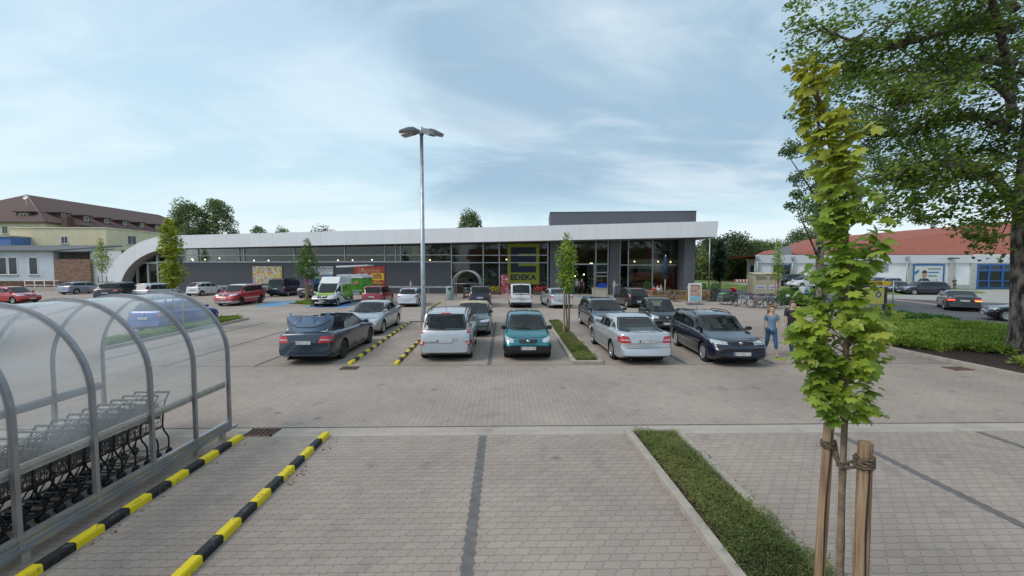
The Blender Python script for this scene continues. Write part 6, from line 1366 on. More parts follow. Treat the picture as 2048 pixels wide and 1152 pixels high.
def make_wheel(par, x, y, r, w, rim, spokes=5, side=1, steel=False):
    Mx = Matrix.Rotation(R(90) * side, 3, 'X'); Mx = Matrix.Rotation(R(-90 * side), 3, 'X'); c = (x, y, r)   # local z -> outwards
    t = MB().lathe([(r * .60, -w / 2), (r * .93, -w / 2), (r * .99, -w * .36), (r, 0), (r * .99, w * .36), (r * .93, w / 2), (r * .80, w / 2 + .004), (r * .66, w / 2), (r * .62, w * .42), (r * .60, w * .2)], 28, Mx, c=c).build('wheel', M_tyre, par)
    m = MB(); m.lathe([(r * .63, w * .40), (r * .655, w * .5), (r * .62, w * .5), (r * .58, w * .42), (r * .56, w * .15)], 28, Mx, c=c)
    Cc = Vector(c)
    for k in range(spokes):
        a = 2 * pi * k / spokes + .3; da = .17 if spokes > 7 else .30
        def P_(rr, aa, z): return Cc + Mx @ Vector((rr * cos(aa), rr * sin(aa), z))
        i0, i1, o0, o1 = P_(r * .10, a - .5, w * .34), P_(r * .10, a + .5, w * .34), P_(r * .60, a - da, w * .44), P_(r * .60, a + da, w * .44)
        b0, b1, b2, b3 = P_(r * .10, a - .5, w * .2), P_(r * .10, a + .5, w * .2), P_(r * .60, a - da, w * .2), P_(r * .60, a + da, w * .2)
        m.add([i0, i1, o1, o0, b0, b1, b3, b2], [(0, 1, 2, 3), (0, 3, 7, 4), (1, 5, 6, 2)], 0)
    m.lathe([(0, w * .40), (r * .10, w * .39), (r * .15, w * .33), (r * .15, w * .2)], 14, Mx, c=c)
    if steel: m.lathe([(r * .14, w * .3), (r * .4, w * .40), (r * .6, w * .42)], 24, Mx, c=c)
    o = m.build('rim', rim, None); o.parent = t
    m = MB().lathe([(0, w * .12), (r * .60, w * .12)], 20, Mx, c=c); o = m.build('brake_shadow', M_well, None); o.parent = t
def make_car(name, label, spec, pm, px=None, axle='F', head=270, loc=None, z=0.0, cat='car', **o):
    """px: photo pixel of the ground point under the middle of one axle"""
    rim = o.get('rim', M_rim); gl = o.get('glass', M_cglass); C_ = Car(*spec); L, W, H = C_.L, C_.W, C_.H; p = C_.p
    hd = R(head); d = Vector((cos(hd), sin(hd), 0))
    if loc is None:
        g0 = G(*px, z); axx = C_.ax[0 if axle == 'F' else 1]; loc = g0 - d * axx
    car = thing(name, label, cat, (loc[0], loc[1], z), hd, o.get('group'))
    sh = C_.shell()
    bm = bmesh.new(); me0 = bpy.data.meshes.new('b'); me0.from_pydata(sh.v, [], sh.f); bm.from_mesh(me0); bmesh.ops.remove_doubles(bm, verts=bm.verts, dist=1e-5); bmesh.ops.recalc_face_normals(bm, faces=bm.faces); bm.to_mesh(me0)
    bvh = BVHTree.FromBMesh(bm); bm.free()
    body = bpy.data.objects.new('body', me0); COL.objects.link(body)
    mats = [pm, M_well, o.get('trim', M_trim), o.get('top', pm), o.get('hoodmat', pm)]
    for m in mats: me0.materials.append(m)
    # wheel arch cutters
    cm_ = MB(); ar = C_.wr + .055
    for ax in C_.ax:
        for s in (-1, 1):
            cm_.lathe([(0, -.18), (ar, -.18), (ar, .3), (0, .3)], 30, Matrix.Rotation(R(-90 * s), 3, 'X'), 1, False, c=(ax, s * (W / 2 - .10), C_.wr + .015))
    cut = cm_.build('cutter', mats, None)
    md = body.modifiers.new('b', 'BOOLEAN'); md.operation = 'DIFFERENCE'; md.object = cut; md.solver = 'EXACT'
    me = evalmesh(body); body.modifiers.clear(); body.data = me; me.name = 'body'; bpy.data.objects.remove(cut); body.name = 'body'; body.parent = car
    clear = o.get('clear', False)
    if clear:
        bw_ = bmesh.new(); bw_.from_mesh(me)
        def cutpoly(P, ax, cond):
            c2 = Vector((sum(a for a, b in P) / len(P), sum(b for a, b in P) / len(P)))
            hp = []
            for (a, b), (c_, d_) in zip(P, P[1:] + P[:1]):
                e = Vector((c_ - a, d_ - b)); 
                if e.length < 1e-4: continue
                n2 = Vector((-e.y, e.x)).normalized()
                if (c2 - Vector((a, b))).dot(n2) < 0: n2 = -n2
                hp.append((Vector((a, b)), n2))
                co = (0, a, b) if ax == 'x' else (a, 0, b); no = (0, n2.x, n2.y) if ax == 'x' else (n2.x, 0, n2.y)
                bmesh.ops.bisect_plane(bw_, geom=bw_.verts[:] + bw_.edges[:] + bw_.faces[:], dist=1e-5, plane_co=co, plane_no=no)
            kill = []
            for f in bw_.faces:
                c = f.calc_center_median(); q = Vector((c.y, c.z)) if ax == 'x' else Vector((c.x, c.z))
                if cond(c, f.normal) and all((q - p0).dot(n2) > 0 for p0, n2 in hp): kill.append(f)
            bmesh.ops.delete(bw_, geom=kill, context='FACES')
        t0, t1 = p['ws']; z0 = interp(p['roof'], t0 + .018) * H + .01; z1 = interp(p['roof'], t1 - .012) * H - .015; vb = C_.kind not in ('van', 'mpv', 'suv')
        w0, w1 = W / 2 * .76, W / 2 * (.62 if vb else .66)
        cutpoly([(-w0, z0), (w0, z0), (w1, z1), (-w1, z1)], 'x', lambda c, n: c.x > C_.X(.5) and n.x > .1)
        t0, t1 = p['rg']; z0 = max(interp(p['roof'], t0) * H, interp(p['body'], t0) * H) + .06 + o.get('rgz', 0); z1 = interp(p['roof'], t1) * H - .03 if C_.kind != 'sedan' else interp(p['roof'], t1 + .012) * H - .02
        w0, w1 = W / 2 * (o.get('rgw', .76) - .04), W / 2 * (.58 if vb else .64)
        if o.get('rearglass', True): cutpoly([(-w0, z0), (w0, z0), (w1, z1), (-w1, z1)], 'x', lambda c, n: c.x < C_.X(.6) and n.x < -.1)
        xa, xb = C_.X(p['sw'][0]), C_.X(p['sw'][1]); xbp = C_.X(.50); xc = C_.X(.715 if C_.kind != 'sedan' else .70)
        segs = [(xa, xbp + .03), (xbp - .03, xc + .02), (xc - .02, xb)] if C_.kind != 'micro' else [(xa, C_.X(.62) + .02), (C_.X(.62) - .03, xb)]
        if o.get('doors', 5) == 3 and C_.kind != 'micro': segs = [(xa, C_.X(.56) + .03), (C_.X(.56) - .03, xb)]
        for s0, s1 in segs:
            bl = lambda x: interp(p['body'], (L / 2 - x) / L) * H + .055
            tp_ = lambda x: max(min(smooth_interp(p['roof'], (L / 2 - x) / L, .01) * H - .095, H * .885), bl(x) + .01)
            s0 -= .02; s1 += .02
            xs = [s0 + (s1 - s0) * q for q in (0, .25, .5, .75, 1)]
            P = [(s1, bl(s1)), (s0, bl(s0))] + [(x, tp_(x)) for x in xs]
            cutpoly(P, 'y', lambda c, n: abs(c.y) > W * .28 and abs(n.y) > .3)
        bw_.to_mesh(me); bw_.free()
        zbl = interp(p['body'], .5) * H; xf, xr2 = C_.X(p['ws'][0] + .02), C_.X(min(.93, p['rg'][0] - .01))
        MB().bbox((xr2 + .12, -W / 2 + .16, C_.gc + .05), (xf - .25, W / 2 - .16, zbl - .16)).bevbox((xf - .22, 0, zbl - .09), (.42, W - .36, .22), .06).build('cabin_lining', M_cabin, car)
        for xs_, ws_ in ((.44 if C_.kind != 'micro' else .6, 2), (.66, 3)):
            if C_.kind == 'micro' and ws_ == 3: continue
            for q in ((-1, 1) if ws_ == 2 else (-1, 0, 1)):
                m = MB(); yy = q * (W * .21 if ws_ == 2 else W * .25); xx = C_.X(xs_)
                m.bevbox((xx - .08, yy, zbl - .02), (.14, W * (.27 if ws_ == 2 else .26), .42), .05, M=Matrix.Rotation(R(-12), 3, 'Y')); m.bevbox((xx - .15, yy, min(zbl + .28, H - .2)), (.09, .24, .17), .04); m.build('seat', M_cseat, car)
        st_ = MB(); st_.lathe([(.165, -.012), (.182, 0), (.165, .012), (.150, 0), (.165, -.012)], 18, Matrix.Rotation(R(-62), 3, 'Y'), c=(xf - .50, W * .21, zbl + .03)); st_.build('steering_wheel', M_trim, car)
    tz = o.get('trim_z', 0); zb_top = o.get('top_z', None)
    X = C_.X
    for f in me.polygons:
        f.use_smooth = f.material_index != 1
        c = f.center
        if f.material_index == 0:
            if c.z < C_.gc + .05 or (tz and c.z < tz and (abs(c.x) > L / 2 - .36 or c.z < C_.gc + .14)): f.material_index = 2
            elif o.get('top') and c.z > zb_top and X(p['ws'][1]) + .02 > c.x: f.material_index = 3
            elif o.get('hoodmat') and c.x > X(.25) and c.z > .48 * H and abs(c.y) < W * .36: f.material_index = 4
    me.set_sharp_from_angle(angle=R(42))
    def hit(view, u, v):
        if view == 'F': O, D = (L, u, v), (-1, 0, 0)
        elif view == 'R': O, D = (-L, u, v), (1, 0, 0)
        elif view == 'L': O, D = (u, W * 2, v), (0, -1, 0)
        elif view == 'S': O, D = (u, -W * 2, v), (0, 1, 0)
        else: O, D = (u, v, H * 2), (0, 0, -1)
        h = bvh.ray_cast(Vector(O), Vector(D))
        if h[0] is None: h = bvh.find_nearest(Vector(O) + Vector(D) * (L / 2 if view in 'FR' else W * 1.5))
        n = h[1]; 
        if n.dot(Vector(D)) > 0: n = -n
        return h[0], n
    def patch(nm, view, bot, top, mat, off=.006, nu=12, nv=5, par=car, mir=False):
        def rs(P, k):
            P = [Vector((a[0], a[1], 0)) for a in P]; ds = [0]
            for a, b in zip(P, P[1:]): ds.append(ds[-1] + (b - a).length)
            out = []
            for i in range(k + 1):
                s_ = ds[-1] * i / k; j = 0
                while j < len(P) - 2 and ds[j + 1] < s_: j += 1
                t_ = (s_ - ds[j]) / max(1e-9, ds[j + 1] - ds[j]); out.append(P[j].lerp(P[j + 1], min(1, t_)))
            return out
        B, T = rs(bot, nu), rs(top, nu); rows = []
        for j in range(nv + 1):
            row = []
            for i in range(nu + 1):
                q = B[i].lerp(T[i], j / nv); u = -q.x if mir else q.x
                h, n = hit(view, u, q.y); row.append(h + n * (off if 0 < i < nu and 0 < j < nv or off > .01 else off * .6))
            rows.append(row)
        m = MB(); m.loft(rows, closed=False, smooth=True); ob = m.build(nm, mat, None, fix=False)
        me_ = ob.data; 
        if me_.polygons:   # make normals face outwards
            c = me_.polygons[len(me_.polygons) // 2]; dv = {'F': Vector((1, 0, 0)), 'R': Vector((-1, 0, 0)), 'L': Vector((0, 1, 0)), 'S': Vector((0, -1, 0)), 'T': Vector((0, 0, 1))}[view]
            if c.normal.dot(dv) < 0: me_.flip_normals()
        ob.parent = par; return ob
    def box_part(nm, c, dd, mat, par=car, bv=.01, rz=0):
        ob = MB().bevbox(c, dd, bv, rz).build(nm, mat, None); ob.parent = par; return ob
    # windscreen and windows
    if p['ws']:
        t0, t1 = p['ws']; z0 = interp(p['roof'], t0 + .018) * H; z1 = interp(p['roof'], t1 - .012) * H
        w0, w1 = C_.W / 2 * .80, C_.W / 2 * (.66 if C_.kind not in ('van', 'mpv', 'suv') else .70)
        bot = [(-w0 + 2 * w0 * k / 8, z0 - .03 * (1 - (k / 4 - 1) ** 2)) for k in range(9)]; top = [(-w1 + 2 * w1 * k / 8, z1 + .012 * (1 - (k / 4 - 1) ** 2)) for k in range(9)]
        wsn = patch('windscreen', 'F', bot, top, o.get('wsglass', gl), .006, 14, 8)
        def ring(vw, bot, top, e):
            k = len(bot) - 1
            patch('window_seal', vw, [(a * 1.03, b - e) for a, b in bot], [(a * .99, b + e) for a, b in bot], M_trim, .010, 14, 1); patch('window_seal', vw, [(a * .99, b - e) for a, b in top], [(a * 1.03, b + e) for a, b in top], M_trim, .010, 14, 1)
            for i in (0, k):
                a, b = bot[i], top[i]; sg = -1 if a[0] < 0 else 1
                patch('window_seal', vw, [(a[0] - sg * e, a[1]), (a[0] + sg * e, a[1])], [(b[0] - sg * e, b[1]), (b[0] + sg * e, b[1])], M_trim, .010, 1, 10)
        ring('F', bot, top, .018)
        for s in (-1, 1):
            wp = MB(); a, n1 = hit('F', s * w0 * .1 + .05, z0 + .0); b, n2 = hit('F', s * w0 * .1 + .05 - w0 * .62, z0 + .02); wp.tube([a + n1 * .015, b + n2 * .02], .010, 5); wo = wp.build('wiper', M_trim, None); wo.parent = wsn
    if p['rg'] and o.get('rearglass', True):
        t0, t1 = p['rg']; 
        z0 = max(interp(p['roof'], t0) * H, interp(p['body'], t0) * H) + .035; z1 = interp(p['roof'], t1) * H + (-.015 if C_.kind != 'sedan' else 0)
        if C_.kind == 'sedan': z1 = interp(p['roof'], t1 + .012) * H; 
        w0 = C_.W / 2 * o.get('rgw', .76); w1 = C_.W / 2 * (.62 if C_.kind not in ('van', 'mpv', 'suv') else .68)
        if C_.kind == 'van': w0 = w1 = C_.W / 2 * .72; z0 = H * .58
        z0 += o.get('rgz', 0)
        bot = [(-w0 + 2 * w0 * k / 8, z0 - .012 * (1 - (k / 4 - 1) ** 2)) for k in range(9)]; top = [(-w1 + 2 * w1 * k / 8, z1 + .012 * (1 - (k / 4 - 1) ** 2)) for k in range(9)]
        patch('rear_window', 'R', bot, top, gl, .006, 14, 6); ring('R', bot, top, .018)
        if C_.kind == 'van': 
            patch('door_gap', 'R', [(-.012, .25 * H), (.012, .25 * H)], [(-.012, z1 + .02), (.012, z1 + .02)], M_trim, .009, 1, 12)
        elif C_.kind != 'sedan':
            a, n1 = hit('R', 0, z0 + .02); b, n2 = hit('R', W * .2, z0 + .03); wo = MB().tube([a + n1 * .018, b + n2 * .02], .009, 5).build('rear_wiper', M_trim, None); wo.parent = car
    if p['sw']:
        ta, tb = p['sw']; xa, xb = X(ta), X(tb); rf_ = p['roof']
        def topz(x):
            t = (L / 2 - x) / L; return smooth_interp(rf_, t, .01) * H
        def belt(x): return interp(p['body'], (L / 2 - x) / L) * H + .035
        xbp = X(.50 if C_.kind not in ('van', 'micro') else (.38 if C_.kind == 'van' else .62)); 
        segs = [(xa, xbp + .03)]
        if C_.kind not in ('van', 'micro'): 
            xc = X(.715 if C_.kind != 'sedan' else .70); segs += [(xbp - .03, xc + .02), (xc - .02, xb)]
            if o.get('doors', 5) == 3: segs = [(xa, X(.56) + .03), (X(.56) - .03, xb)]
        elif C_.kind == 'micro': segs = [(xa, xbp + .02), (xbp - .03, xb)]
        elif o.get('vanwin'): segs += [(X(.42), X(.64)), (X(.67), X(.94))]
        for sd, vw in ((1, 'L'), (-1, 'S')):
            for (s0, s1) in segs:
                k = 8; bot, top = [], []
                for i in range(k + 1):
                    x = s0 + (s1 - s0) * i / k; zb_ = belt(x); zt_ = min(topz(x) - .075, H * .905)
                    if C_.kind in ('van',) and x < X(.4): zt_ = H * .86
                    bot.append((x, zb_)); top.append((x, max(zt_, zb_ + .012)))
                patch('side_window', vw, bot, top, gl, .006, 12, 4)
            # seams, handle, sill
            for ti in ([.50, .70] if C_.kind not in ('van', 'micro') and o.get('doors', 5) == 5 else [.56]) + [p['ws'][0] + .05]:
                x = X(ti); zt_ = belt(x) - .05
                patch('door_seam', vw, [(x - .006, C_.gc + .10), (x + .006, C_.gc + .10)], [(x - .006, zt_), (x + .006, zt_)], M_trim, .004, 1, 8)
            for ti in ([.475, .675] if C_.kind not in ('van', 'micro') and o.get('doors', 5) == 5 else [.53]):
                h, n = hit(vw, X(ti), belt(X(ti)) - .13); box_part('door_handle', h + n * .015, (.16, .035, .03), o.get('handle', pm))
            if o.get('strip'):
                patch('side_strip', vw, [(X(.27), H * .34), (X(.76), H * .34)], [(X(.27), H * .37), (X(.76), H * .37)], o['strip'], .012, 14, 1)
            h, n = hit(vw, xa - .06, belt(xa) + .02); mm = MB(); mc = h + Vector((.03, sd * .12, .04)); mm.bevbox(mc, (.12, .19, .13), .03); mm.bevbox(h + Vector((.02, sd * .03, .01)), (.08, .1, .04), .01)
            mo = mm.build('side_mirror', o.get('mirror', pm), None); mo.parent = car
            mg = MB().bbox(mc + Vector((-.063, -.08, -.05)), mc + Vector((-.061, .08, .05))).build('mirror_glass', M_chrome, None); mg.parent = mo
    # front
    fz = o.get('fz', .50) * H
    hw = o.get('hlw', .20); hh = o.get('hlh', .10)
    for s in (False, True):
        yo, yi = W / 2 * .93, W / 2 * .93 - hw * W
        patch('headlight', 'F', [(yi, fz - hh * .45 * 1.0), (yo, fz - hh * .35)], [(yi, fz + hh * .22), (yo, fz + hh * .75)], M_lampc, .008, 8, 4, mir=s)
    patch('grille', 'F', [(-W * o.get('gw', .20), fz - hh * .55), (W * o.get('gw', .20), fz - hh * .55)], [(-W * o.get('gw', .20) * 1.15, fz + hh * .22), (W * o.get('gw', .20) * 1.15, fz + hh * .22)], M_trim, .008, 10, 3)
    h, n = hit('F', 0, fz - hh * .15); MBo = MB().lathe([(0, .02), (.045, .012), (.055, 0)], 14, Matrix.Rotation(R(90), 3, 'Y'), c=h + n * .012).build('badge', M_chrome, None); MBo.parent = car
    patch('bonnet_seam', 'F', [(-W * .40, fz + hh * .52), (0, fz + hh * .42), (W * .40, fz + hh * .52)], [(-W * .40, fz + hh * .52 + .012), (0, fz + hh * .42 + .012), (W * .40, fz + hh * .52 + .012)], M_trim, .004, 14, 1)
    patch('lower_intake', 'F', [(-W * .33, H * .19), (W * .33, H * .19)], [(-W * .36, H * .25), (W * .36, H * .25)], M_trim, .008, 12, 2)
    if o.get('bumper'):
        for vw in 'FR':
            zb_, zt_ = C_.gc + .05, o['bumper']
            patch('bumper', vw, [(-W * .49 + W * .98 * k / 10, zb_) for k in range(11)], [(-W * .49 + W * .98 * k / 10, zt_) for k in range(11)], o.get('bmat', M_trim), .022, 24, 9)
        for vw in 'LS':
            for xa_, xb_ in ((L / 2 - .16, C_.ax[0] + C_.wr + .07), (C_.ax[1] - C_.wr - .07, -L / 2 + .16)):
                patch('bumper_corner', vw, [(xa_, C_.gc + .05), (xb_, C_.gc + .05)], [(xa_, o['bumper']), (xb_, o['bumper'])], o.get('bmat', M_trim), .009, 5, 3)
    def plate(vw, zz):
        h, n = hit(vw, 0, zz); s = 1 if vw == 'F' else -1
        pl = box_part('number_plate', (h.x + s * .02, 0, zz), (.02, .50, .11), M_plate, bv=.003); box_part('plate_band', (h.x + s * .032, -s * -.235 if False else (.23 * (1 if vw == 'R' else -1)), zz), (.004, .035, .105), M_pblue, pl, .001)
    plate('F', H * o.get('fpz', .29)); plate('R', H * o.get('rpz', .46))
    patch('bumper_seam', 'R', [(-W * .47, H * .385), (W * .47, H * .385)], [(-W * .47, H * .395), (W * .47, H * .395)], M_trim, .005, 12, 1)
    # tail lights: 'high' slim columns beside the glass, 'wide' wedges, 'round'
    tl = o.get('tail', 'wide'); tlh = o.get('tlh', 1)
    for s in (False, True):
        if tl == 'wide':
            yo, yi = W / 2 * .955, W / 2 * .955 - W * o.get('tlw', .17); zc = o.get('tz', .545) * H
            t_ = patch('tail_light', 'R', [(yi, zc - .05 * tlh), (yo, zc - .06 * tlh)], [(yi + .04 * tlh ** 2, zc + .09 * tlh), (yo, zc + .12 * tlh)], M_lampr, .009, 8, 4, mir=s)
            patch('reversing_light', 'R', [(yi + .05, zc - .0), (yo - .03, zc - .0)], [(yi + .05, zc + .03), (yo - .03, zc + .035)], M_lampw, .012, 6, 1, par=t_, mir=s)
        elif tl == 'high':
            t_ = patch('tail_light', 'R', [(W / 2 * .80, .52 * H), (W / 2 * .95, .50 * H)], [(W / 2 * .80, .70 * H), (W / 2 * .88, .72 * H)], M_lampr, .009, 4, 8, mir=s)
            patch('reversing_light', 'R', [(W / 2 * .82, .59 * H), (W / 2 * .92, .585 * H)], [(W / 2 * .82, .63 * H), (W / 2 * .91, .63 * H)], M_lampw, .012, 3, 2, par=t_, mir=s)
        elif tl == 'picasso':
            t_ = patch('tail_light', 'R', [(W / 2 * .80, .56 * H), (W / 2 * .97, .56 * H)], [(W / 2 * .78, .76 * H), (W / 2 * .86, .77 * H)], M_lampw, .009, 4, 8, mir=s)
            patch('tail_red', 'R', [(W / 2 * .82, .57 * H), (W / 2 * .95, .57 * H)], [(W / 2 * .81, .64 * H), (W / 2 * .93, .64 * H)], M_lampr, .012, 4, 3, par=t_, mir=s)
            t2 = patch('tail_light', 'R', [(W / 2 * .76, .345 * H), (W / 2 * .99, .345 * H)], [(W / 2 * .76, .42 * H), (W / 2 * .99, .42 * H)], M_lampr, .012, 6, 3, mir=s)
            patch('reversing_light', 'R', [(W / 2 * .82, .365 * H), (W / 2 * .90, .365 * H)], [(W / 2 * .82, .40 * H), (W / 2 * .90, .40 * H)], M_lampw, .016, 3, 2, par=t2, mir=s)
        elif tl == 'van':
            t_ = patch('tail_light', 'R', [(W / 2 * .86, .40 * H), (W / 2 * .97, .40 * H)], [(W / 2 * .86, .58 * H), (W / 2 * .96, .58 * H)], M_lampr, .009, 3, 6, mir=s)
            patch('reversing_light', 'R', [(W / 2 * .87, .48 * H), (W / 2 * .96, .48 * H)], [(W / 2 * .87, .51 * H), (W / 2 * .96, .51 * H)], M_lampw, .012, 3, 1, par=t_, mir=s)
    if o.get('third', True) and p['rg']:
        zz = interp(p['roof'], p['rg'][1]) * H - .0 if C_.kind != 'sedan' else interp(p['body'], .97) * H - .03
        if C_.kind != 'sedan': patch('brake_light', 'R', [(-.16, zz + .0), (.16, zz + .0)], [(-.15, zz + .035), (.15, zz + .035)], M_lampr, .014, 4, 1)
    # underside shadow pan, exhaust
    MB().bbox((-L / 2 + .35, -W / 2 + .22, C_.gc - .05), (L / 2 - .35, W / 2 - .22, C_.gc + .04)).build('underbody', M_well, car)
    MB().tube([(-L / 2 + .3, W * .28, C_.gc + .02), (-L / 2 + .02, W * .28, C_.gc + .02)], .03, 8).build('exhaust', M_trim, car)
    for ax in C_.ax:
        for s in (-1, 1): make_wheel(car, ax, s * (W / 2 - .115), C_.wr, .19, rim, o.get('spokes', 5), s, o.get('steel', False))
    if o.get('rails'):
        for s in (-1, 1):
            ra = X(p['ws'][1] + .06); rb_ = X(min(p['rg'][1], .9)); y = s * C_.W / 2 * (.70 if C_.kind != 'mpv' else .72); m = MB()
            def zr(x): return hit('T', x, y)[0].z
            pts = [(ra, y, zr(ra) + .0)] + [(ra + (rb_ - ra) * k / 6, y, zr(ra + (rb_ - ra) * k / 6) + .055) for k in range(1, 6)] + [(rb_, y, zr(rb_) + .0)]; m.tube(pts, .016, 6)
            m.tube([((ra + rb_) / 2, y, zr((ra + rb_) / 2) - .01), ((ra + rb_) / 2, y, zr((ra + rb_) / 2) + .05)], .014, 5); m.build('roof_rail', o['rails'], car)
    if o.get('antenna'):
        xx = X(o['antenna']); z_ = hit('T', xx, 0)[0].z; d_ = .35 * (1 if o['antenna'] < .6 else -1); MB().tube([(xx, 0, z_), (xx - abs(d_) * .8, 0, z_ + .42)], [.007, .003], 5).build('antenna', M_trim, car)
    return car, C_, patch, hit
P_silver = paint('paint_silver', (.56, .58, .61), .6, .36); P_silver2 = paint('paint_silver_warm', (.44, .45, .46), .6, .36); P_white = paint('paint_white', (.66, .67, .68), 0, .3)
P_red = paint('paint_red', (.42, .012, .02), .1, .3); P_dred = paint('paint_dark_red', (.28, .01, .02), .1, .3); P_black = paint('paint_black', (.008, .008, .010), .2, .3); P_navy = paint('paint_navy', (.004, .006, .022), .1, .25)
P_blue = paint('paint_blue', (.02, .06, .30), .3, .3); P_teal = paint('paint_turquoise', (.003, .155, .18), .35, .32); P_slate = paint('paint_slate_blue', (.022, .038, .065), .4, .32); P_slate2 = paint('paint_boot_blue', (.085, .15, .25), .1, .5); P_grgr = paint('paint_grey_green', (.05, .065, .058), .5, .34); P_lblue = paint('paint_pale_blue', (.27, .30, .38), .5, .36)
P_char = paint('paint_charcoal', (.02, .02, .022), .4, .32); P_lime = paint('paint_lime', (.33, .52, .05), 0, .35)
pc = 'parked_car'
# --- nearest row
make_car(pc, 'turquoise small hatchback facing us with black bumper and door mirrors', ('hatch', 3.73, 1.61, 1.42, 2.44, .72, .285), P_teal, (1054, 713.5), 'F', 270, bumper=.50, mirror=M_trim, handle=M_trim, rim=M_rimd, hlw=.17, hlh=.15, fz=.47, gw=.17, fpz=.305, antenna=.36, clear=True, wsglass=M_cglass2, tail='high', steel=True, glass=M_cglass2)
make_car(pc, 'silver people carrier seen from behind with big dark rear window and roof rails', ('mpv', 4.08, 1.74, 1.62, 2.54, .80, .31), P_silver, (895, 714.5), 'R', 91, tail='picasso', rails=M_rimd, antenna=.87, rpz=.425, rgw=.80, rgz=-.0, mirror=M_trim, clear=True, glass=M_cglass2)
make_car(pc, 'silver saloon seen from behind right of the planted strip, red wedge tail lights', ('sedan', 4.53, 1.74, 1.43, 2.715, .80, .315), P_silver, (1272, 717.5), 'R', 91, tail='wide', tlw=.20, tz=.545, tlh=1.35, rpz=.535, clear=True, glass=M_cglass2, mirror=P_silver)
c, C_, pt, ht = make_car(pc, 'dark navy estate car facing us with roof rails and clear headlights', ('wagon', 4.49, 1.71, 1.47, 2.64, .88, .31), P_navy, (1457, 723), 'F', 265.5, rails=M_trim, strip=M_chrome, hlw=.24, hlh=.11, fz=.50, gw=.17, spokes=7, antenna=.80, clear=True, wsglass=M_cglass2, glass=M_cglass2)
# --- second row
make_car(pc, 'silver saloon facing us with clear headlights, beside the dark blue convertible', ('sedan', 4.59, 1.77, 1.43, 2.65, .90, .315), P_silver2, (730, 667), 'F', 270, clear=True, wsglass=M_cglass2, hlw=.21, hlh=.11, gw=.15, glass=M_cglass2)
make_car(pc, 'dark grey green car with a beige soft top facing us behind the silver people carrier', ('sedan', 4.75, 1.78, 1.40, 2.69, .98, .31), P_grgr, (944, 668), 'F', 270, top=flat('soft_top_beige', (.42, .35, .24), .85), top_z=.70 * 1.40, clear=True, wsglass=M_cglass2, hlw=.22, hlh=.10, gw=.14, mirror=M_trim, doors=3, glass=M_cglass2)
make_car(pc, 'black estate car facing us behind the silver saloon with silver window trim', ('wagon', 4.77, 1.82, 1.50, 2.71, .95, .32), P_char, (1218, 664), 'F', 270, rails=M_chrome, strip=M_chrome, hlw=.20, hlh=.13, gw=.18, clear=True, wsglass=M_cglass2, glass=M_cglass2)
make_car(pc, 'tiny black two seat city car facing us with rounded twin headlights', ('micro', 2.55, 1.52, 1.54, 1.85, .40, .285), P_char, (1330, 662.5), 'F', 268, hlw=.20, hlh=.16, fz=.46, gw=.25, clear=True, wsglass=M_cglass2, doors=3, tail='high', fpz=.27, glass=M_cglass2)
# --- third row
make_car(pc, 'navy people carrier seen from behind in front of the far cart shelter', ('mpv', 4.40, 1.80, 1.65, 2.68, .9, .31), P_navy, (960, 613.5), 'R', 92, tail='high', rpz=.46, rails=M_trim, clear=True, glass=M_cglass2)
make_car('parked_van', 'white delivery van seen from behind with split rear doors, near the yellow logo', ('van', 4.32, 1.70, 1.82, 2.72, .80, .30), P_white, (1041, 614.5), 'R', 91, tail='van', vanwin=True, bumper=.44, rpz=.42, cat='van', steel=True)
make_car(pc, 'silver hatchback seen from behind to the right of the white van', ('sedan', 4.60, 1.80, 1.46, 2.70, .93, .315), P_silver, (1119, 615), 'R', 96, tail='wide', tz=.57, tlw=.13, rpz=.40, clear=True, glass=M_cglass2)
make_car(pc, 'black rounded hatchback seen from behind near the cafe terrace', ('hatch', 3.85, 1.67, 1.52, 2.46, .75, .29), P_black, (1273, 615), 'R', 94, tail='high', rpz=.33, glass=M_cglass)
make_car(pc, 'small silver hatchback seen from behind, just left of the lamp mast', ('hatch', 3.90, 1.65, 1.47, 2.46, .76, .29), P_silver, (818, 613), 'R', 90, tail='wide', tlw=.14, tz=.55, rpz=.37, clear=True, glass=M_cglass2)
make_car(pc, 'red tall hatchback seen from behind below the red sale poster', ('mpv', 3.98, 1.70, 1.58, 2.48, .80, .30), P_dred, (748, 610), 'R', 90, tail='high', rpz=.45, mirror=P_dred, clear=True, glass=M_cglass2)
# green and white van with high white roof box
c, C_, pt, ht = make_car('parked_van', 'white and lime green van facing us with high white roof box', ('van', 4.39, 1.83, 1.86, 2.76, .86, .31), P_white, (653, 612.5), 'F', 270, cat='van', bumper=.62, hoodmat=P_lime, hlw=.20, hlh=.28, fz=.44, gw=.20, tail='van', mirror=P_white, fpz=.26, steel=True)
m = MB(); m.loft([[Vector((x, y, z)) for x, y in ((.75, -.76), (.75, .76), (-2.1, .76), (-2.1, -.76))] for z in (1.78,)] + [[Vector((x, y, 2.30)) for x, y in ((.30, -.72), (.30, .72), (-2.1, .72), (-2.1, -.72))]], True, True); m.build('roof_box', P_white, c)
for vw, nm in (('L', 'green_wrap'), ('S', 'green_wrap')): pt(nm, vw, [(-2.0, .62), (-.2, .55), (.4, 1.0)], [(-2.0, 1.68), (-.1, 1.68), (.2, 1.6)], flat('wrap_green', (.16, .38, .05), .4, .6, 2.5), .008, 12, 6)
for vw in ('L', 'S'): pt('dark_green_swoosh', vw, [(-1.0, .35), (-.2, .38), (.5, .75), (1.1, 1.0)], [(-.9, .45), (-.2, .62), (.5, .88), (1.1, 1.05)], flat('wrap_dark_green', (.01, .18, .06), .4), .014, 14, 3)
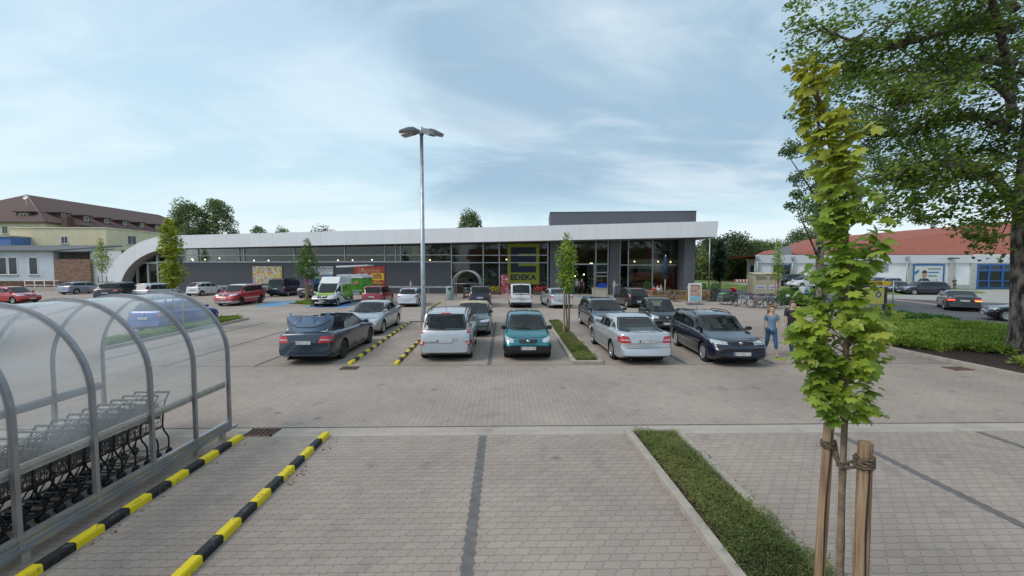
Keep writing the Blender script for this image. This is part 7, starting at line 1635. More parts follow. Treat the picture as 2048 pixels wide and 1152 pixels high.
# red compact off-roader
make_car(pc, 'red compact off-roader with silver front skirt and roof rails, facing us', ('suv', 4.22, 1.79, 1.69, 2.58, .85, .33), P_red, (461, 611), 'F', 268, rails=M_trim, rim=M_rimd, hlw=.19, hlh=.15, fz=.52, gw=.2, strip=M_chrome, bumper=.40, bmat=flat('skirt_silver', (.4, .4, .42), .4), top=P_white, top_z=1.60, fpz=.35)
make_car('parked_van', 'dark navy passenger van seen from behind right of the red off-roader', ('van', 4.75, 1.90, 1.90, 3.1, .85, .32), P_navy, (559, 592.5), 'R', 89, tail='van', vanwin=True, rpz=.43, cat='van')
make_car(pc, 'black hatchback mostly hidden between the red off-roader and the navy van', ('hatch', 4.1, 1.74, 1.45, 2.5, .8, .3), P_black, loc=(-25.7, 41.9), head=90, tail='wide')
make_car(pc, 'dark grey car with red tail light just left of the round crowned tree', ('hatch', 4.1, 1.74, 1.45, 2.5, .8, .3), P_char, (617, 596), 'R', 90, tail='wide')
make_car(pc, 'small white hatchback with dark rear glass left of the red off-roader', ('hatch', 3.43, 1.63, 1.47, 2.34, .65, .28), P_white, (391, 592), 'R', 84, tail='high', doors=5, rgw=.82, trim=M_trim)
make_car(pc, 'silver people carrier behind the yellow green tree, right of the black off-roader', ('mpv', 4.2, 1.75, 1.60, 2.6, .85, .31), P_silver, loc=(-33.2, 40.5), head=88, tail='high')
make_car(pc, 'black large off-roader seen from behind over the cart shelter roof', ('suv', 4.75, 1.93, 1.74, 2.85, .9, .36), P_black, loc=(-35.6, 39.3), head=104, tail='wide', tlw=.2, tz=.58, rails=M_trim)
make_car(pc, 'pale blue silver hatchback parked before the old brick shed', ('hatch', 4.2, 1.77, 1.43, 2.58, .85, .31), P_lblue, (140, 588.5), 'R', 84, tail='wide', doors=3, rpz=.5)
make_car(pc, 'red small hatchback at the far left edge facing right', ('hatch', 3.84, 1.65, 1.43, 2.44, .76, .29), P_red, (50, 606), 'F', -8, tail='high')
make_car(pc, 'bright blue hatchback seen through the clear cart shelter beside the island', ('hatch', 4.15, 1.74, 1.46, 2.55, .82, .305), P_blue, loc=(-16.9, 21.7), head=90, tail='wide', tlw=.12)
# --- convertible with its folding roof half open
c, C_, pt, ht = make_car(pc, 'dark slate blue convertible seen from behind with its boot lid and roof folding up', ('cabrio', 4.64, 1.74, 1.41, 2.715, .84, .32), P_slate, (638, 716.5), 'R', 90, tail='wide', tlw=.22, tz=.555, tlh=1.35, rpz=.51, rim=M_rimd, spokes=6)
X = C_.X; H = C_.H
MB().bevbox((X(.555), 0, .80), (1.75, 1.36, .36), .06).build('cabin_tub', M_seat, c)
for s in (-1, 1):
    m = MB(); m.bevbox((X(.60), s * .37, .98), (.18, .50, .62), .06, M=Matrix.Rotation(R(-14), 3, 'Y')); m.bevbox((X(.62), s * .37, 1.30), (.12, .26, .18), .04); m.build('seat', M_seat, c)
    MB().tube([(X(.27), s * .72, .93), (X(.43), s * .58, 1.33)], .028, 8).build('windscreen_pillar', P_slate, c)
    m = MB(); m.prism([(X(.30), s * .74, .95), (X(.42), s * .60, 1.28), (X(.55), s * .60, 1.30), (X(.66), s * .66, 1.16), (X(.69), s * .74, .98)], (0, s * .008, 0)); m.build('side_window', glass_clear('cabrio_glass', (.5, .56, .56), .12), c)
MB().tube([(X(.43), -.58, 1.33), (X(.435), 0, 1.36), (X(.43), .58, 1.33)], .03, 8).build('windscreen_header', P_slate, c)
MB().loft([[(X(.27) - .02, -.70 + 1.4 * k / 8, .93) for k in range(9)], [(X(.43) - .0, -.56 + 1.12 * k / 8, 1.33) for k in range(9)]], closed=False).build('windscreen', glass_clear('cabrio_glass', (.5, .56, .56), .12), c)
for s in (-1, 1):
    h = c; m = MB(); m.bevbox((X(.315), s * .90, 1.0), (.11, .2, .13), .03); m.build('side_mirror', P_slate, c)
MB().tube([(X(.36), .37, 1.0), (X(.39), .37, 1.06)], .015).build('steering_column', M_trim, c)
st_ = MB(); st_.lathe([(.17, -.012), (.185, 0), (.17, .012), (.155, 0), (.17, -.012)], 20, Matrix.Rotation(R(-60), 3, 'Y'), c=(X(.40), .37, 1.05)); st_.build('steering_wheel', M_trim, c)
# boot lid carrying the folded roof: a curved hollow shell tilted up, two rear fins
lid = MB(); rows = []
def LP(u, v, d=0):
    hw = .745 - .10 * (1 - v) ** 2.5
    bulge = .20 * (1 - abs(u) ** 3.2) + .10 * (1 - v) * (1 - u * u)
    z = 1.03 + .46 * v + .05 * abs(u) ** 5 * (1 - v) - .02 * abs(u) ** 8 * v
    return Vector((X(.955) + .26 - bulge + .05 * v - d, u * hw, z))
for jj in range(9): rows.append([LP(-1 + i / 9, jj / 8) for i in range(19)])
lid.loft(rows, closed=False, smooth=True); inner_ = [[p + Vector((.05, 0, 0)) for p in r] for r in rows]; lid.loft(inner_, closed=False, smooth=True)
lid.loft([rows[-1], inner_[-1]], closed=False); lid.loft([rows[0], inner_[0]], closed=False)
for k in (0, -1): lid.loft([[r[k] for r in rows], [r[k] for r in inner_]], closed=False)
lid.build('boot_lid', P_slate2, c); MB().bevbox((X(.90), 0, .985), (.60, 1.30, .06), .02).build('boot_gap_shadow', M_well, c)  # black box under the lid stands in for the shade in the gap
MB().tube([LP(u, .30 + .62 * abs(u) ** 3.5, .006) for u in [-.93 + 1.86 * k / 24 for k in range(25)]], .013, 5).build('lid_seam', M_trim, c)
m = MB(); top_ = [LP(-.8 + 1.6 * k / 10, 1) + Vector((.05, 0, 0)) for k in range(11)]; m.loft([top_, [p + Vector((.55, 0, -.03)) for p in top_]], closed=False); m.loft([[p + Vector((.55, 0, -.03)) for p in top_], [p + Vector((.75, 0, -.22)) for p in top_]], closed=False); m.build('folded_roof', P_slate2, c)
for s in (-1, 1):
    a, b = LP(s * .66, 1), LP(s * .82, .98)
    MB().prism([a, b, b + Vector((.08, s * .06, .12)), a + Vector((.08, s * .11, .12))], (.05, 0, 0)).build('roof_fin', P_slate2, c)
    MB().sphere(LP(s * .50, .56, .0), .030, 10).build('hinge_cap', M_lampw, c)
    MB().prism([LP(s * .22, .98, .004), LP(s * .50, .98, .004), LP(s * .30, .62, .004)], (-.006, 0, 0)).build('lid_recess_shade', paint('recess_shade_blue', (.055, .10, .17), .1, .4), c)  # flush triangle: shade of a recess put into a darker lid blue
    MB().tube([(X(.93), s * .62, .97), (X(.93), s * .62, 1.10)], .012).build('lid_strut', M_chrome, c)
# --- road and the store across it
c, C_, pt, ht = make_car('moving_car', 'black saloon driving away with glowing tail lights and right indicator on', ('sedan', 4.6, 1.80, 1.42, 2.76, .8, .33), P_black, (1922, 621), 'R', 50, tail='wide', tlw=.24, tz=.57, rpz=.53)
for s in (False, True): pt('lit_brake_light', 'R', [(C_.W / 2 * .50, .52 * C_.H), (C_.W / 2 * .92, .52 * C_.H)], [(C_.W / 2 * .52, .565 * C_.H), (C_.W / 2 * .92, .565 * C_.H)], M_brake, .016, 5, 2, mir=s)
pt('lit_indicator', 'R', [(C_.W / 2 * .55, .50 * C_.H), (C_.W / 2 * .9, .50 * C_.H)], [(C_.W / 2 * .55, .525 * C_.H), (C_.W / 2 * .9, .525 * C_.H)], M_blink, .018, 5, 1, mir=True)
make_car('moving_car', 'black car nose with many spoked wheel coming in from the right behind the old tree', ('sedan', 4.5, 1.75, 1.38, 2.66, .78, .33), P_black, (2004, 640), 'F', 143, spokes=14)
gz = .55
def far_car(lab, kind, col, px, Y, head, z=gz, **k):
    spec = {'wagon': ('wagon', 4.77, 1.82, 1.52, 2.71, .95, .33), 'hatch': ('hatch', 3.97, 1.68, 1.46, 2.47, .8, .3), 'suv': ('suv', 4.4, 1.82, 1.66, 2.6, .85, .35), 'sedan': ('sedan', 4.6, 1.78, 1.44, 2.7, .9, .32)}[kind]
    x = AT(px, 560, Y).x; return make_car(pc, lab, spec, col, loc=(x, Y), head=head, z=z, **k)
far_car('dark blue estate car parked side on before the portrait billboard', 'wagon', P_navy, 1845, 46.0, 172, z=.0, spokes=5)
far_car('black off-roader parked left of the small white hatchback across the road', 'suv', P_black, 1577, 55.5, 188, z=.55)
far_car('small white hatchback parked across the road facing left', 'hatch', P_white, 1609, 50.8, 190, z=.55)
far_car('dark estate car parked right of the small white hatchback across the road', 'wagon', P_char, 1650, 52.5, 195, z=.55)
far_car('white car partly hidden by the near maple across the road', 'hatch', P_white, 1678, 50.5, 200, z=.55)
far_car('grey car hidden behind the near maple, left of the yellow arrow sign', 'sedan', P_silver2, 1722, 52.5, 205, z=.55)
far_car('silver estate car just over the yellow arrow sign', 'wagon', P_silver, 1766, 52.0, 190, z=.3)
far_car('dark grey saloon between the arrow sign and the dark blue estate', 'sedan', P_char, 1790, 48.6, 200, z=.0)
far_car('dark car roof showing over the cream clothes containers', 'wagon', P_char, 1533, 57, 185, z=.55)
# ================================================================== BICYCLES
def bike(label, loc, head, col, lean=6, basket=False, seatcol=None, bag=False, helmet=False):
    t = thing('bicycle', label, 'bicycle', loc, head, 'bicycles parked by the terrace'); t.rotation_euler = (R(lean), 0, head)
    fm_ = flat('bike_' + col[0], col[1], .35, .1, metal=.2); r = .345; xr_, xf = -.52, .54
    for x in (xr_, xf):
        m = MB(); n = 26
        for k in range(n):
            pass
        rings = []
        for k in range(n + 1):
            a = 2 * pi * k / n; rings.append([Vector((x + (r + .02 * cos(b)) * cos(a), .02 * sin(b), r + .02 + (r + .02 * cos(b)) * sin(a) - .0)) for b in [2 * pi * q / 6 for q in range(6)]])
        m.loft(rings, True, False, 0, True); w = m.build('wheel', M_tyre, t)
        m = MB(); rings = []
        for k in range(n + 1):
            a = 2 * pi * k / n; rings.append([Vector((x + (r - .026 + .010 * cos(b)) * cos(a), .012 * sin(b), r + .02 + (r - .026 + .010 * cos(b)) * sin(a))) for b in (0, pi / 2, pi, 3 * pi / 2)])
        m.loft(rings, True, False, 0, True); m.tube([(x, -.04, r + .02), (x, .04, r + .02)], .02, 6)
        for k in range(14): a = 2 * pi * k / 14; m.tube([(x, 0, r + .02), (x + (r - .02) * cos(a), 0, r + .02 + (r - .02) * sin(a))], .0022, 3)
        o = m.build('rim', M_rim, None); o.parent = t if False else w
        m = MB(); fa = [(x + (r + .05) * cos(a), r + .02 + (r + .05) * sin(a)) for a in [R(10 + 15 * q) + (0 if x < 0 else .1) for q in range(11)]]
        m.loft([[Vector((a, -.03, b)) for a, b in fa], [Vector((a, .03, b)) for a, b in fa]], closed=False); m.build('mudguard', fm_, t)
    bb = (-.02, 0, .29); hd0 = (.36, 0, .62); hd1 = (.31, 0, .86); st_ = (-.17, 0, .80)
    m = MB()
    for a, b in ((bb, st_), (bb, hd0), (st_, hd1), (hd0, hd1), (bb, (xr_, .04, r)), (bb, (xr_, -.04, r)), (st_, (xr_, .04, r)), (st_, (xr_, -.04, r))): m.tube([a, b], .016 if abs(b[1]) < .01 else .009, 6)
    for s in (-.045, .045): m.tube([hd0, (.40, s, .60), (xf, s, r + .02)], .011, 5)
    m.build('frame', fm_, t)
    m = MB(); m.tube([hd1, (.29, 0, 1.0)], .014, 6); m.tube([(.12, -.28, 1.02), (.28, -.22, 1.05), (.31, 0, 1.0), (.28, .22, 1.05), (.12, .28, 1.02)], .012, 6); m.build('handlebar', M_rim, t)
    for s in (-1, 1): MB().tube([(.05, s * .285, 1.015), (.16, s * .27, 1.03)], .018, 6).build('grip', M_blk, t)
    MB().tube([st_, (-.20, 0, .92)], .014, 6).build('seat_post', M_rim, t)
    m = MB(); m.loft([[Vector((x, y * w, z)) for y, z in ((-1, .94), (-.8, .98), (.8, .98), (1, .94))] for x, w in ((-.34, .08), (-.30, .11), (-.2, .09), (-.08, .03), (-.02, .02))], True, True, 0, True); m.build('saddle', seatcol or M_blk, t)
    m = MB(); m.tube([(-.20, 0, .70), (-.62, 0, .74)], .009, 5); m.tube([(-.25, -.06, .73), (-.68, -.06, .74)], .007, 4); m.tube([(-.25, .06, .73), (-.68, .06, .74)], .007, 4); m.tube([(-.62, .06, .74), (xr_, .05, r)], .006, 4); m.tube([(-.62, -.06, .74), (xr_, -.05, r)], .006, 4); m.build('rack', M_blk, t)
    m = MB(); m.lathe([(.0, -.012), (.09, -.012), (.09, .012), (0, .012)], 14, Matrix.Rotation(R(90), 3, 'X'), c=(-.02, -.03, .29)); m.tube([(-.02, -.06, .29), (.12, -.07, .18)], .010, 5); m.tube([(-.02, .06, .29), (-.16, .07, .40)], .010, 5); m.bbox((.07, -.14, .165), (.17, -.06, .19)); m.bbox((-.21, .06, .39), (-.11, .14, .415)); m.build('crank', M_blk, t)
    m = MB(); m.sphere((.42, 0, .80), .045, 8); m.build('front_lamp', M_lampc, t)
    if basket:
        m = MB(); z0, z1 = .80, 1.02
        for z, k in ((z1, 1), (z0, .8), ((z0 + z1) / 2, .9)): m.tube([(.38, -.17 * k, z), (.62, -.17 * k, z), (.62, .17 * k, z), (.38, .17 * k, z), (.38, -.17 * k, z)], .006, 4)
        for q in range(9):
            y = -.16 + q * .04
            for x in (.38, .62): m.tube([(x, y, z0), (x, y, z1)], .003, 3)
        for q in range(6):
            x = .40 + q * .04
            for s in (-1, 1): m.tube([(x, s * .16, z0), (x, s * .16, z1)], .003, 3)
        m.build('basket', M_wire, t)
    return t
M_white = flat('bag_white', (.5, .5, .52), .6)
bk = [((1466, 612), 78, ('dark', (.03, .03, .035)), 'dark bicycle just right of the child trailer', {}),
      ((1488, 613), 122, ('lightblue', (.42, .52, .56)), 'pale blue bicycle with front basket, second in the rack from the trailer', dict(basket=True)),
      ((1508, 614), 66, ('redwhite', (.45, .10, .10)), 'small red and white bicycle in the middle of the rack', {}),
      ((1519, 616), 150, ('silver', (.35, .36, .38)), 'silver grey bicycle with dark basket in the middle of the rack', dict(basket=True)),
      ((1541, 617), 166, ('grey', (.12, .12, .13)), 'grey bicycle leaning on the second steel rack hoop', {}),
      ((1562, 617), 172, ('black', (.012, .012, .012)), 'black city bicycle at the right end of the rack before the hedge', {})]
for (px, py), h, col, lab, k in bk:
    p = G(px, py); bike(lab, (p.x, p.y, 0), R(h), col, **k)
p = AT(1345, 600, 36.3); bike('grey bicycle leaning on the trellis panels left of the poster stand', (p.x, 36.35, 0), R(175), ('grey2', (.16, .16, .17)), lean=8)
p = AT(1409, 600, 36.3); bike('dark bicycle leaning on the trellis panel right of the poster stand', (p.x, 36.4, 0), R(8), ('dark2', (.05, .045, .04)), lean=-8)
t = thing('bag', 'white cover on the carrier of the black city bicycle', 'bag', (G(1575, 616).x, G(1575, 616).y, .83)); MB().sphere((0, 0, .08), .16, 10, 0, (1.2, .8, .7)).build('cover', M_white, t)
for px, lab in ((1494, 'galvanised rack hoop between the pale blue and the red bicycle'), (1530, 'galvanised rack hoop by the silver grey bicycle'), (1548, 'galvanised rack hoop by the black city bicycle')):
    p = G(px, 615.5); t = thing('bicycle_rack', lab, 'bicycle rack', (p.x, p.y, 0), R(75)); MB().tube(cr([(-.4, 0, 0), (-.4, 0, .6), (-.33, 0, .8), (0, 0, .86), (.33, 0, .8), (.4, 0, .6), (.4, 0, 0)], 3), .03, 8).build('hoop', M_galv, t)
# child trailer
p = G(1451, 609); t = thing('bike_trailer', 'green and grey child trailer with a red hood left of the bicycles', 'trailer', (p.x, p.y, 0), R(10))
m = MB(); m.loft([[Vector((x, y, z)) for y, z in ((-.36, .25), (-.38, .55), (-.3, zt), (.3, zt), (.38, .55), (.36, .25))] for x, zt in ((-.55, .6), (-.5, .88), (-.1, .95), (.35, .75), (.75, .45))], True, True, 0, False); m.build('body', flat('trailer_grey', (.07, .09, .085), .7, .3), t)
MB().loft([[Vector((x, y, z)) for y, z in ((-.33, .62), (-.29, zt), (.29, zt), (.33, .62))] for x, zt in ((-.54, .66), (-.49, .90), (-.1, .965), (.3, .78))], True, True).build('green_cover', flat('trailer_lime', (.14, .42, .14), .6, .5, 5), t)
for s in (-1, 1): 
    w = MB(); w.lathe([(.22, -.02), (.25, -.015), (.26, 0), (.25, .015), (.22, .02), (.22, -.02)], 20, Matrix.Rotation(R(90), 3, 'X'), c=(0, s * .44, .26)); wo = w.build('wheel', M_tyre, t); r_ = MB()
    for k in range(8): r_.tube([(0, s * .44, .26), (.22 * cos(k * pi / 4), s * .44, .26 + .22 * sin(k * pi / 4))], .005, 4)
    o = r_.build('rim', M_rim, None); o.parent = wo
m = MB(); rows = []
for j in range(6):
    a = R(10 + j * 22); rows.append([Vector((.62 + .1 * j / 5 + .42 * cos(a) * cos(b) * .8 - .0, .3 * sin(b), 1.0 + .42 * sin(a) * (.75 + .25 * cos(b)))) for b in [R(-80 + 20 * q) for q in range(9)]])
m.loft(rows, closed=False, smooth=True); m.build('red_hood', flat('hood_red', (.52, .05, .07), .7, .1), t)
MB().loft([[Vector((x, y, z)) for x, z in ((.5, .5), (.62, 1.05), (.75, 1.1), (.9, .6))] for y in (-.26, .26)], True, True).build('seat', M_blk, t)
MB().tube([(.75, 0, .3), (1.1, 0, .32)], .02).build('drawbar', M_galv, t)

# ================================================================== PEOPLE
def skinobj(name, V, E, Rr, mat, par, root=0, sub=1, flatn=None):
    me = bpy.data.meshes.new(name); me.from_pydata([tuple(v) for v in V], E, []); o = bpy.data.objects.new(name, me); COL.objects.link(o)
    md = o.modifiers.new('s', 'SKIN'); md.use_smooth_shade = True
    sv = me.skin_vertices[0].data
    for i, r in enumerate(Rr): sv[i].radius = (r, r) if not isinstance(r, tuple) else r; sv[i].use_root = (i == root)
    sb = o.modifiers.new('d', 'SUBSURF'); sb.levels = sub; sb.render_levels = sub
    m2 = evalmesh(o); o.modifiers.clear(); o.data = m2; m2.name = name; m2.materials.clear(); m2.materials.append(mat); o.parent = par
    for f in m2.polygons: f.use_smooth = True; f.material_index = 0
    return o
def person(label, loc, head, h=1.72, skin=(.46, .31, .24), hair=(.08, .05, .03), longhair=False, top=(.2, .2, .2), sleeve='short', legs=(.05, .08, .2), shorts=False, step=.22, sit=False, arms=(.15, -.15), bend=(.25, .25), shoes=(.05, .04, .04), fem=False, group=None, z=0):
    """facing +x locally; h standing height"""
    t = thing('person', label, 'person', (loc[0], loc[1], z), head, group); k = h / 1.72
    sk = flat('skin_%d' % int(skin[0] * 100), skin, .55, .05); hr_ = flat('hair_%d_%d' % (int(hair[0] * 100), int(hair[1] * 100)), hair, .6, .3, 20); tp = flat('cloth_%d_%d_%d' % tuple(int(c * 100) for c in top), top, .8, .15, 6); lg = flat('legs_%d_%d_%d' % tuple(int(c * 100) for c in legs), legs, .8, .2, 5); sh = flat('shoe_%d' % int(shoes[0] * 100), shoes, .6)
    J = {}; hipz = .93 if not sit else .50
    J['pel'] = (0, 0, hipz); J['wai'] = (.0, 0, hipz + .16); J['che'] = (.01, 0, hipz + .36); J['nkb'] = (0, 0, hipz + .53); J['nek'] = (.01, 0, hipz + .59); J['hd0'] = (.02, 0, hipz + .66); J['hd1'] = (.015, 0, hipz + .75)
    sw = .175 if fem else .195; hw = .095
    for s, nm in ((1, 'L'), (-1, 'R')):
        J['sh' + nm] = (0, s * sw, hipz + .50); a = arms[0] if s > 0 else arms[1]; b = bend[0] if s > 0 else bend[1]
        e = (J['sh' + nm][0] + .28 * sin(a), s * (sw + .045), J['sh' + nm][2] - .28 * cos(a)); w = (e[0] + .25 * sin(a + b), s * (sw + .05), e[2] - .25 * cos(a + b)); J['el' + nm] = e; J['wr' + nm] = w
        J['hip' + nm] = (0, s * hw, hipz - .04)
        if sit: J['kn' + nm] = (.42, s * (hw + .02), hipz - .02); J['an' + nm] = (.46, s * (hw + .01), .08)
        else:
            f = step * s * 1.0; J['kn' + nm] = (f * .55 + .03, s * (hw - .005), .50); J['an' + nm] = (f * 1.15 - (.03 if f < 0 else 0), s * (hw - .01), .09 + (.05 if f < -.1 else 0))
        J['toe' + nm] = (J['an' + nm][0] + .15, s * (hw + .0), .035 + (.0 if sit or step * s >= -.1 else .0))
    V, E, Rr, ix = [], [], [], {}
    def add(n, r, par=None, p=None):
        ix[n] = len(V); V.append(Vector(p or J[n]) * k); Rr.append(r * k if not isinstance(r, tuple) else tuple(q * k for q in r))
        if par is not None: E.append((ix[par], ix[n]))
    add('pel', .10); add('wai', .10 if fem else .11, 'pel'); add('che', .125 if fem else .14, 'wai'); add('nkb', .062, 'che'); add('nek', .052, 'nkb'); add('hd0', (.075, .07), 'nek'); add('hd1', (.088, .078), 'hd0'); add('hd2', (.06, .055), 'hd1', (.01, 0, hipz + .80))
    add('nose', .012, 'hd0', (J['hd0'][0] + .092, 0, hipz + .685)); 
    for nm, s in (('L', 1), ('R', -1)):
        add('sh' + nm, .042, 'nkb'); add('el' + nm, .040, 'sh' + nm); add('wr' + nm, .026, 'el' + nm)
        d = (Vector(J['wr' + nm]) - Vector(J['el' + nm])).normalized(); w = Vector(J['wr' + nm]); pc_ = w + d * .06; add('pa' + nm, (.018, .034), 'wr' + nm, tuple(pc_))
        for q, (oy, ln) in enumerate(((.030, .060), (.010, .072), (-.010, .068), (-.030, .052))):
            b0 = pc_ + Vector((oy, 0, 0)) + d * .025; fx = Vector((0, -s * .012, 0)); add('f%d%s' % (q, nm), .0095, 'pa' + nm, tuple(b0)); add('g%d%s' % (q, nm), .008, 'f%d%s' % (q, nm), tuple(b0 + d * ln * .6 + fx)); add('h%d%s' % (q, nm), .007, 'g%d%s' % (q, nm), tuple(b0 + d * ln + fx * 2.6))
        add('t0' + nm, .011, 'pa' + nm, tuple(w + d * .03 + Vector((.038, -s * .012, 0)))); add('t1' + nm, .009, 't0' + nm, tuple(w + d * .07 + Vector((.05, -s * .022, 0))))
        add('hip' + nm, .078, 'pel'); add('kn' + nm, .058, 'hip' + nm); add('cf' + nm, .052, 'kn' + nm, tuple((Vector(J['kn' + nm]) * .62 + Vector(J['an' + nm]) * .38) + Vector((-.02, 0, 0)))); add('an' + nm, .036, 'cf' + nm); add('toe' + nm, (.034, .028), 'an' + nm)
    body = skinobj('body', V, E, Rr, sk, t)
    def sub(names, rads, nm, mat, ext=None):
        VV, EE, RR, im = [], [], [], {}
        for (n, par, p), r in zip(names, rads):
            im[n] = len(VV); VV.append(Vector(p or J[n]) * k); RR.append(r * k if not isinstance(r, tuple) else tuple(q * k for q in r))
            if par is not None: EE.append((im[par], im[n]))
        return skinobj(nm, VV, EE, RR, mat, t)
    lerp = lambda a, b, f: tuple(Vector(J[a]).lerp(Vector(J[b]), f))
    names = [('pel', None, (0, 0, hipz - .085)), ('pe2', 'pel', (0, 0, hipz + .06)), ('wai', 'pe2', None), ('che', 'wai', None), ('nkb', 'che', (0, 0, hipz + .50)), ('nk2', 'nkb', (0, 0, hipz + .545))]; rads = [(.145, .180), (.14, .172), (.12, .145) if fem else (.13, .155), (.135, .165) if fem else (.145, .185), (.10, .13), (.062, .07)]
    for nm in 'LR':
        names += [('sh' + nm, 'nkb', None)]; rads += [.078]
        if sleeve == 'long': names += [('el' + nm, 'sh' + nm, None), ('wr' + nm, 'el' + nm, lerp('el' + nm, 'wr' + nm, .92))]; rads += [.052, .036]
        elif sleeve == 'short': names += [('el' + nm, 'sh' + nm, lerp('sh' + nm, 'el' + nm, .62))]; rads += [.056]
    sub(names, rads, 'shirt', tp)
    names = [('pel', None, (0, 0, hipz - .0))]; rads = [(.112, .122)]
    for nm in 'LR':
        fr_ = .55 if shorts else .93
        names += [('hip' + nm, 'pel', None), ('kn' + nm, 'hip' + nm, None), ('cf' + nm, 'kn' + nm, lerp('kn' + nm, 'an' + nm, fr_ * .5)), ('an' + nm, 'cf' + nm, lerp('kn' + nm, 'an' + nm, fr_))]; rads += [.094, .070, .062, .054]
    sub(names, rads, 'trousers', lg)
    for nm in 'LR':
        a = Vector(J['an' + nm]); to = Vector(J['toe' + nm]); sub([('a', None, tuple(a + Vector((-.03, 0, -.035)))), ('b', 'a', tuple(a.lerp(to, .5) + Vector((0, 0, -.012)))), ('c', 'b', tuple(to + Vector((.03, 0, .002))))], [(.045, .045), (.044, .04), (.036, .028)], 'shoe', sh)
    # hair cap, long hair down the back
    hc = Vector((0, 0, hipz + .745)) * k; m = MB(); rows = []
    for i in range(8):
        a = i / 7; row = []
        for q in range(18):
            b = 2 * pi * q / 18; front = cos(b) > .25; amax = (.42 if front else (.74 if not longhair else .85)) * pi * .72; al = a * amax
            row.append(hc + Vector((-.004 + .107 * sin(al) * cos(b), .094 * sin(al) * sin(b), .02 + .108 * cos(al))) * k)
        rows.append(row)
    m.loft(rows, True, False, 0, True)
    if longhair:
        for sx_, yy in ((-.06, 0), (-.04, .06), (-.04, -.06)): m.tube([hc + Vector((sx_, yy, .04)) * k, hc + Vector((sx_ - .045, yy * 1.1, -.08)) * k, hc + Vector((sx_ - .05, yy * 1.1, -.20)) * k, hc + Vector((sx_ - .03, yy, -.27)) * k], [.055 * k, .06 * k, .05 * k, .015 * k], 8)
    m.build('hair', hr_, t)
    # eyes, mouth, ears
    m = MB()
    for s in (-1, 1): m.sphere(Vector((.098, s * .031, hipz + .725)) * k, .0105 * k, 6)
    m.build('eyes', flat('eye_dark', (.03, .02, .02), .3), t)
    MB().bevbox(Vector((.094, 0, hipz + .655)) * k, (.014 * k, .045 * k, .010 * k), .003).build('mouth', flat('lips', (.35, .12, .10), .5), t)
    for s in (-1, 1): MB().sphere(Vector((.012, s * .088, hipz + .705)) * k, .022 * k, 8, 0, (.7, .4, 1.2)).build('ear', sk, t)
    return t
p = G(1541, 713); person('woman walking towards us in light blue T-shirt and cropped jeans', (p.x, p.y), R(262), 1.70, hair=(.24, .12, .05), longhair=True, top=(.16, .24, .34), legs=(.03, .09, .20), shorts=True, step=.2, fem=True, arms=(.22, -.12), bend=(.15, .15), shoes=(.22, .13, .09))
p = G(1583, 709); person('man in dark waistcoat and blue jeans walking behind the low maple leaves', (p.x, p.y), R(258), 1.82, hair=(.18, .11, .08), top=(.025, .022, .028), legs=(.04, .08, .17), step=-.18, arms=(-.2, .2), bend=(.2, .2), shoes=(.12, .05, .03))
p = G(1228, 592.5); person('person in pale jacket and light trousers standing by the entrance column', (p.x, p.y), R(330), 1.72, top=(.38, .40, .44), sleeve='long', legs=(.26, .28, .38), step=.05, arms=(.5, .4), bend=(1.2, 1.3), hair=(.12, .06, .04))
p = AT(822, 571, 43.5); person('woman in pale top behind the small silver hatchback', (p.x, 43.5), R(200), 1.66, top=(.42, .38, .40), legs=(.2, .18, .2), hair=(.16, .09, .05), fem=True, step=.15)
for px, Y, tp_, lab, hd in ((1154, 47.2, (.30, .30, .32), 'man in light shirt and dark trousers coming out of the entrance', 262), (1163.5, 47.4, (.16, .03, .05), 'woman in dark red top with a basket coming out of the entrance', 258)):
    x = AT(px, 580, Y).x; person(lab, (x, Y), R(hd), 1.76, top=tp_, legs=(.02, .02, .025), step=.15, fem='woman' in lab)
for px, Y, tp_, lab, hd in ((1308, 39.0, (.50, .02, .03), 'seated guest in a red jacket at the left of the terrace', 90), (1315, 40.2, (.50, .50, .55), 'seated guest in a white shirt on the terrace', 230), (1322, 41.0, (.22, .22, .26), 'seated guest in grey on the terrace behind the parasol', 200), (1376, 39.2, (.015, .09, .09), 'seated guest in dark green at the right of the terrace', 200)):
    x = AT(px, 580, Y).x; person(lab, (x, Y), R(hd), 1.72, top=tp_, sleeve='long', legs=(.03, .03, .05), sit=True, arms=(.5, .5), bend=(1.0, 1.0))
def chair(x, y, rz, lab):
    t = thing('terrace_chair', lab, 'chair', (x, y, 0), rz); MB().bevbox((0, 0, .43), (.46, .46, .05), .015).build('seat', M_seat, t); MB().bevbox((-.22, 0, .72), (.04, .44, .45), .015).build('backrest', M_seat, t)
    for a in (-1, 1):
        for b in (-1, 1): MB().tube([(a * .2, b * .2, 0), (a * .2, b * .2, .42)], .014, 6).build('leg', M_galv, t)
for px, Y, hd, lab in ((1308, 39.0, 90, 'dark terrace chair under the guest in red'), (1315, 40.2, 230, 'dark terrace chair under the guest in white'), (1322, 41.0, 200, 'dark terrace chair under the guest in grey'), (1376, 39.2, 200, 'dark terrace chair under the guest in dark green')):
    x = AT(px, 580, Y).x; chair(x, Y, R(hd), lab)
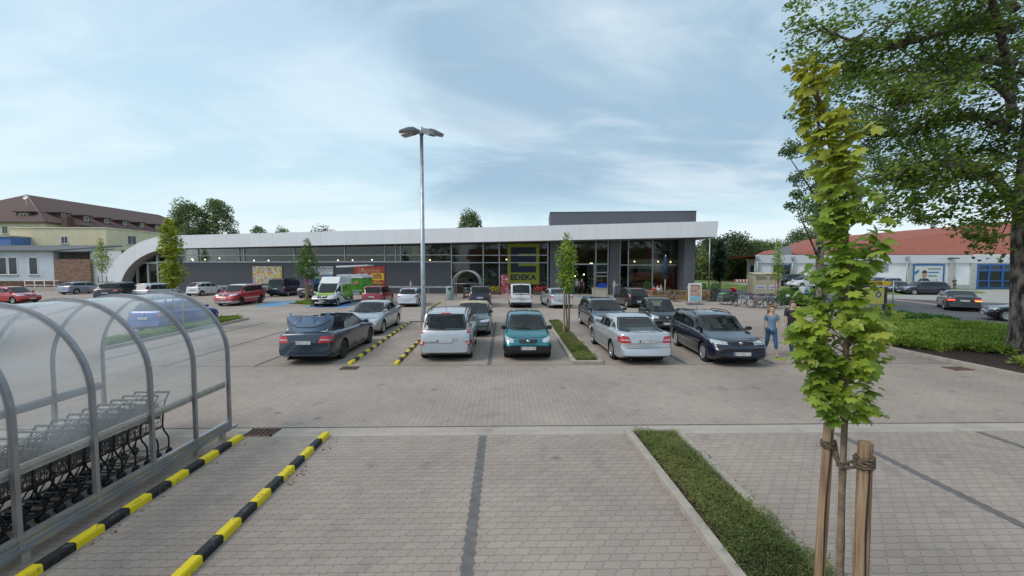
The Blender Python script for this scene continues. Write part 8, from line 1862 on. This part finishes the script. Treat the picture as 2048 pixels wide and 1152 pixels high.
for px, Y, lab in ((1313, 39.7, 'round terrace table between the guests in red and white'), (1366, 39.0, 'round terrace table beside the guest in dark green')):
    x = AT(px, 580, Y).x; t = thing('terrace_table', lab, 'table', (x - .1, Y, 0)); MB().lathe([(0, .70), (.36, .70), (.36, .73), (0, .73)], 20).build('table_top', M_seat, t); MB().tube([(0, 0, 0), (0, 0, .7)], .03).build('leg', M_galv, t); MB().lathe([(0, .03), (.22, .02), (.22, 0)], 14).build('base', M_galv, t)
p = AT(1909, 570, 50.0); person('man in dark grey T-shirt walking along the white store wall', (p.x, 50), R(170), 1.80, top=(.05, .05, .055), legs=(.10, .09, .08), hair=(.2, .14, .1), step=.2, arms=(.3, .1), bend=(.6, .9))
p = AT(1873, 570, 50.5); person('person in red top with grey hair in front of the portrait billboard', (p.x, 50.5), R(150), 1.66, top=(.34, .06, .07), legs=(.12, .12, .14), hair=(.42, .38, .34), step=.1, fem=True)
# ================================================================== invented trees and house out of view, added for glass and paint to reflect
for i, (x, y, h, w_) in enumerate(((-34, -34, 13, 6), (-20, -40, 15, 7), (-6, -36, 12, 6), (9, -42, 14, 7), (24, -36, 15, 7), (38, -40, 13, 6))):
    rg = np.random.default_rng(90 + i); base = Vector((x, y, 0)); t = thing('street_tree', 'unseen tree added behind the camera for reflections, number %s from the left' % ('one', 'two', 'three', 'four', 'five', 'six')[i], 'tree', base, worldcoords=True, group='unseen trees added for reflections')
    MB().tube([base, base + Vector((0, 0, h * .8))], [.3, .1], 8).build('trunk', M_bark2, t); C = []
    for k in range(22):
        f = k / 21; a = k * 2.4; ww = w_ * sin(pi * (.15 + .75 * f)) * .65; clump(C, base + Vector((cos(a) * ww, sin(a) * ww, 3 + (h - 3) * f)), w_ * .4, 70, rg, .8)
    C = np.concatenate(C); scatter('crown', C, rg.uniform(.5, .9, len(C)), randrot(len(C)), *LEAF4, M_tf, t)
rb = thing('reflection_house', 'unseen white house with red roof added behind the camera for reflections', 'house', (0, -52, 0), worldcoords=True)
MB().bbox((-30, -60, 0), (34, -52, 6.0)).build('wall', M_lw, rb); MB().prism([(-31, -51, 6.0), (-31, -61, 6.0), (-31, -56, 10)], (66, 0, 0)).build('roof', redm, rb)
bpy.context.view_layer.update()
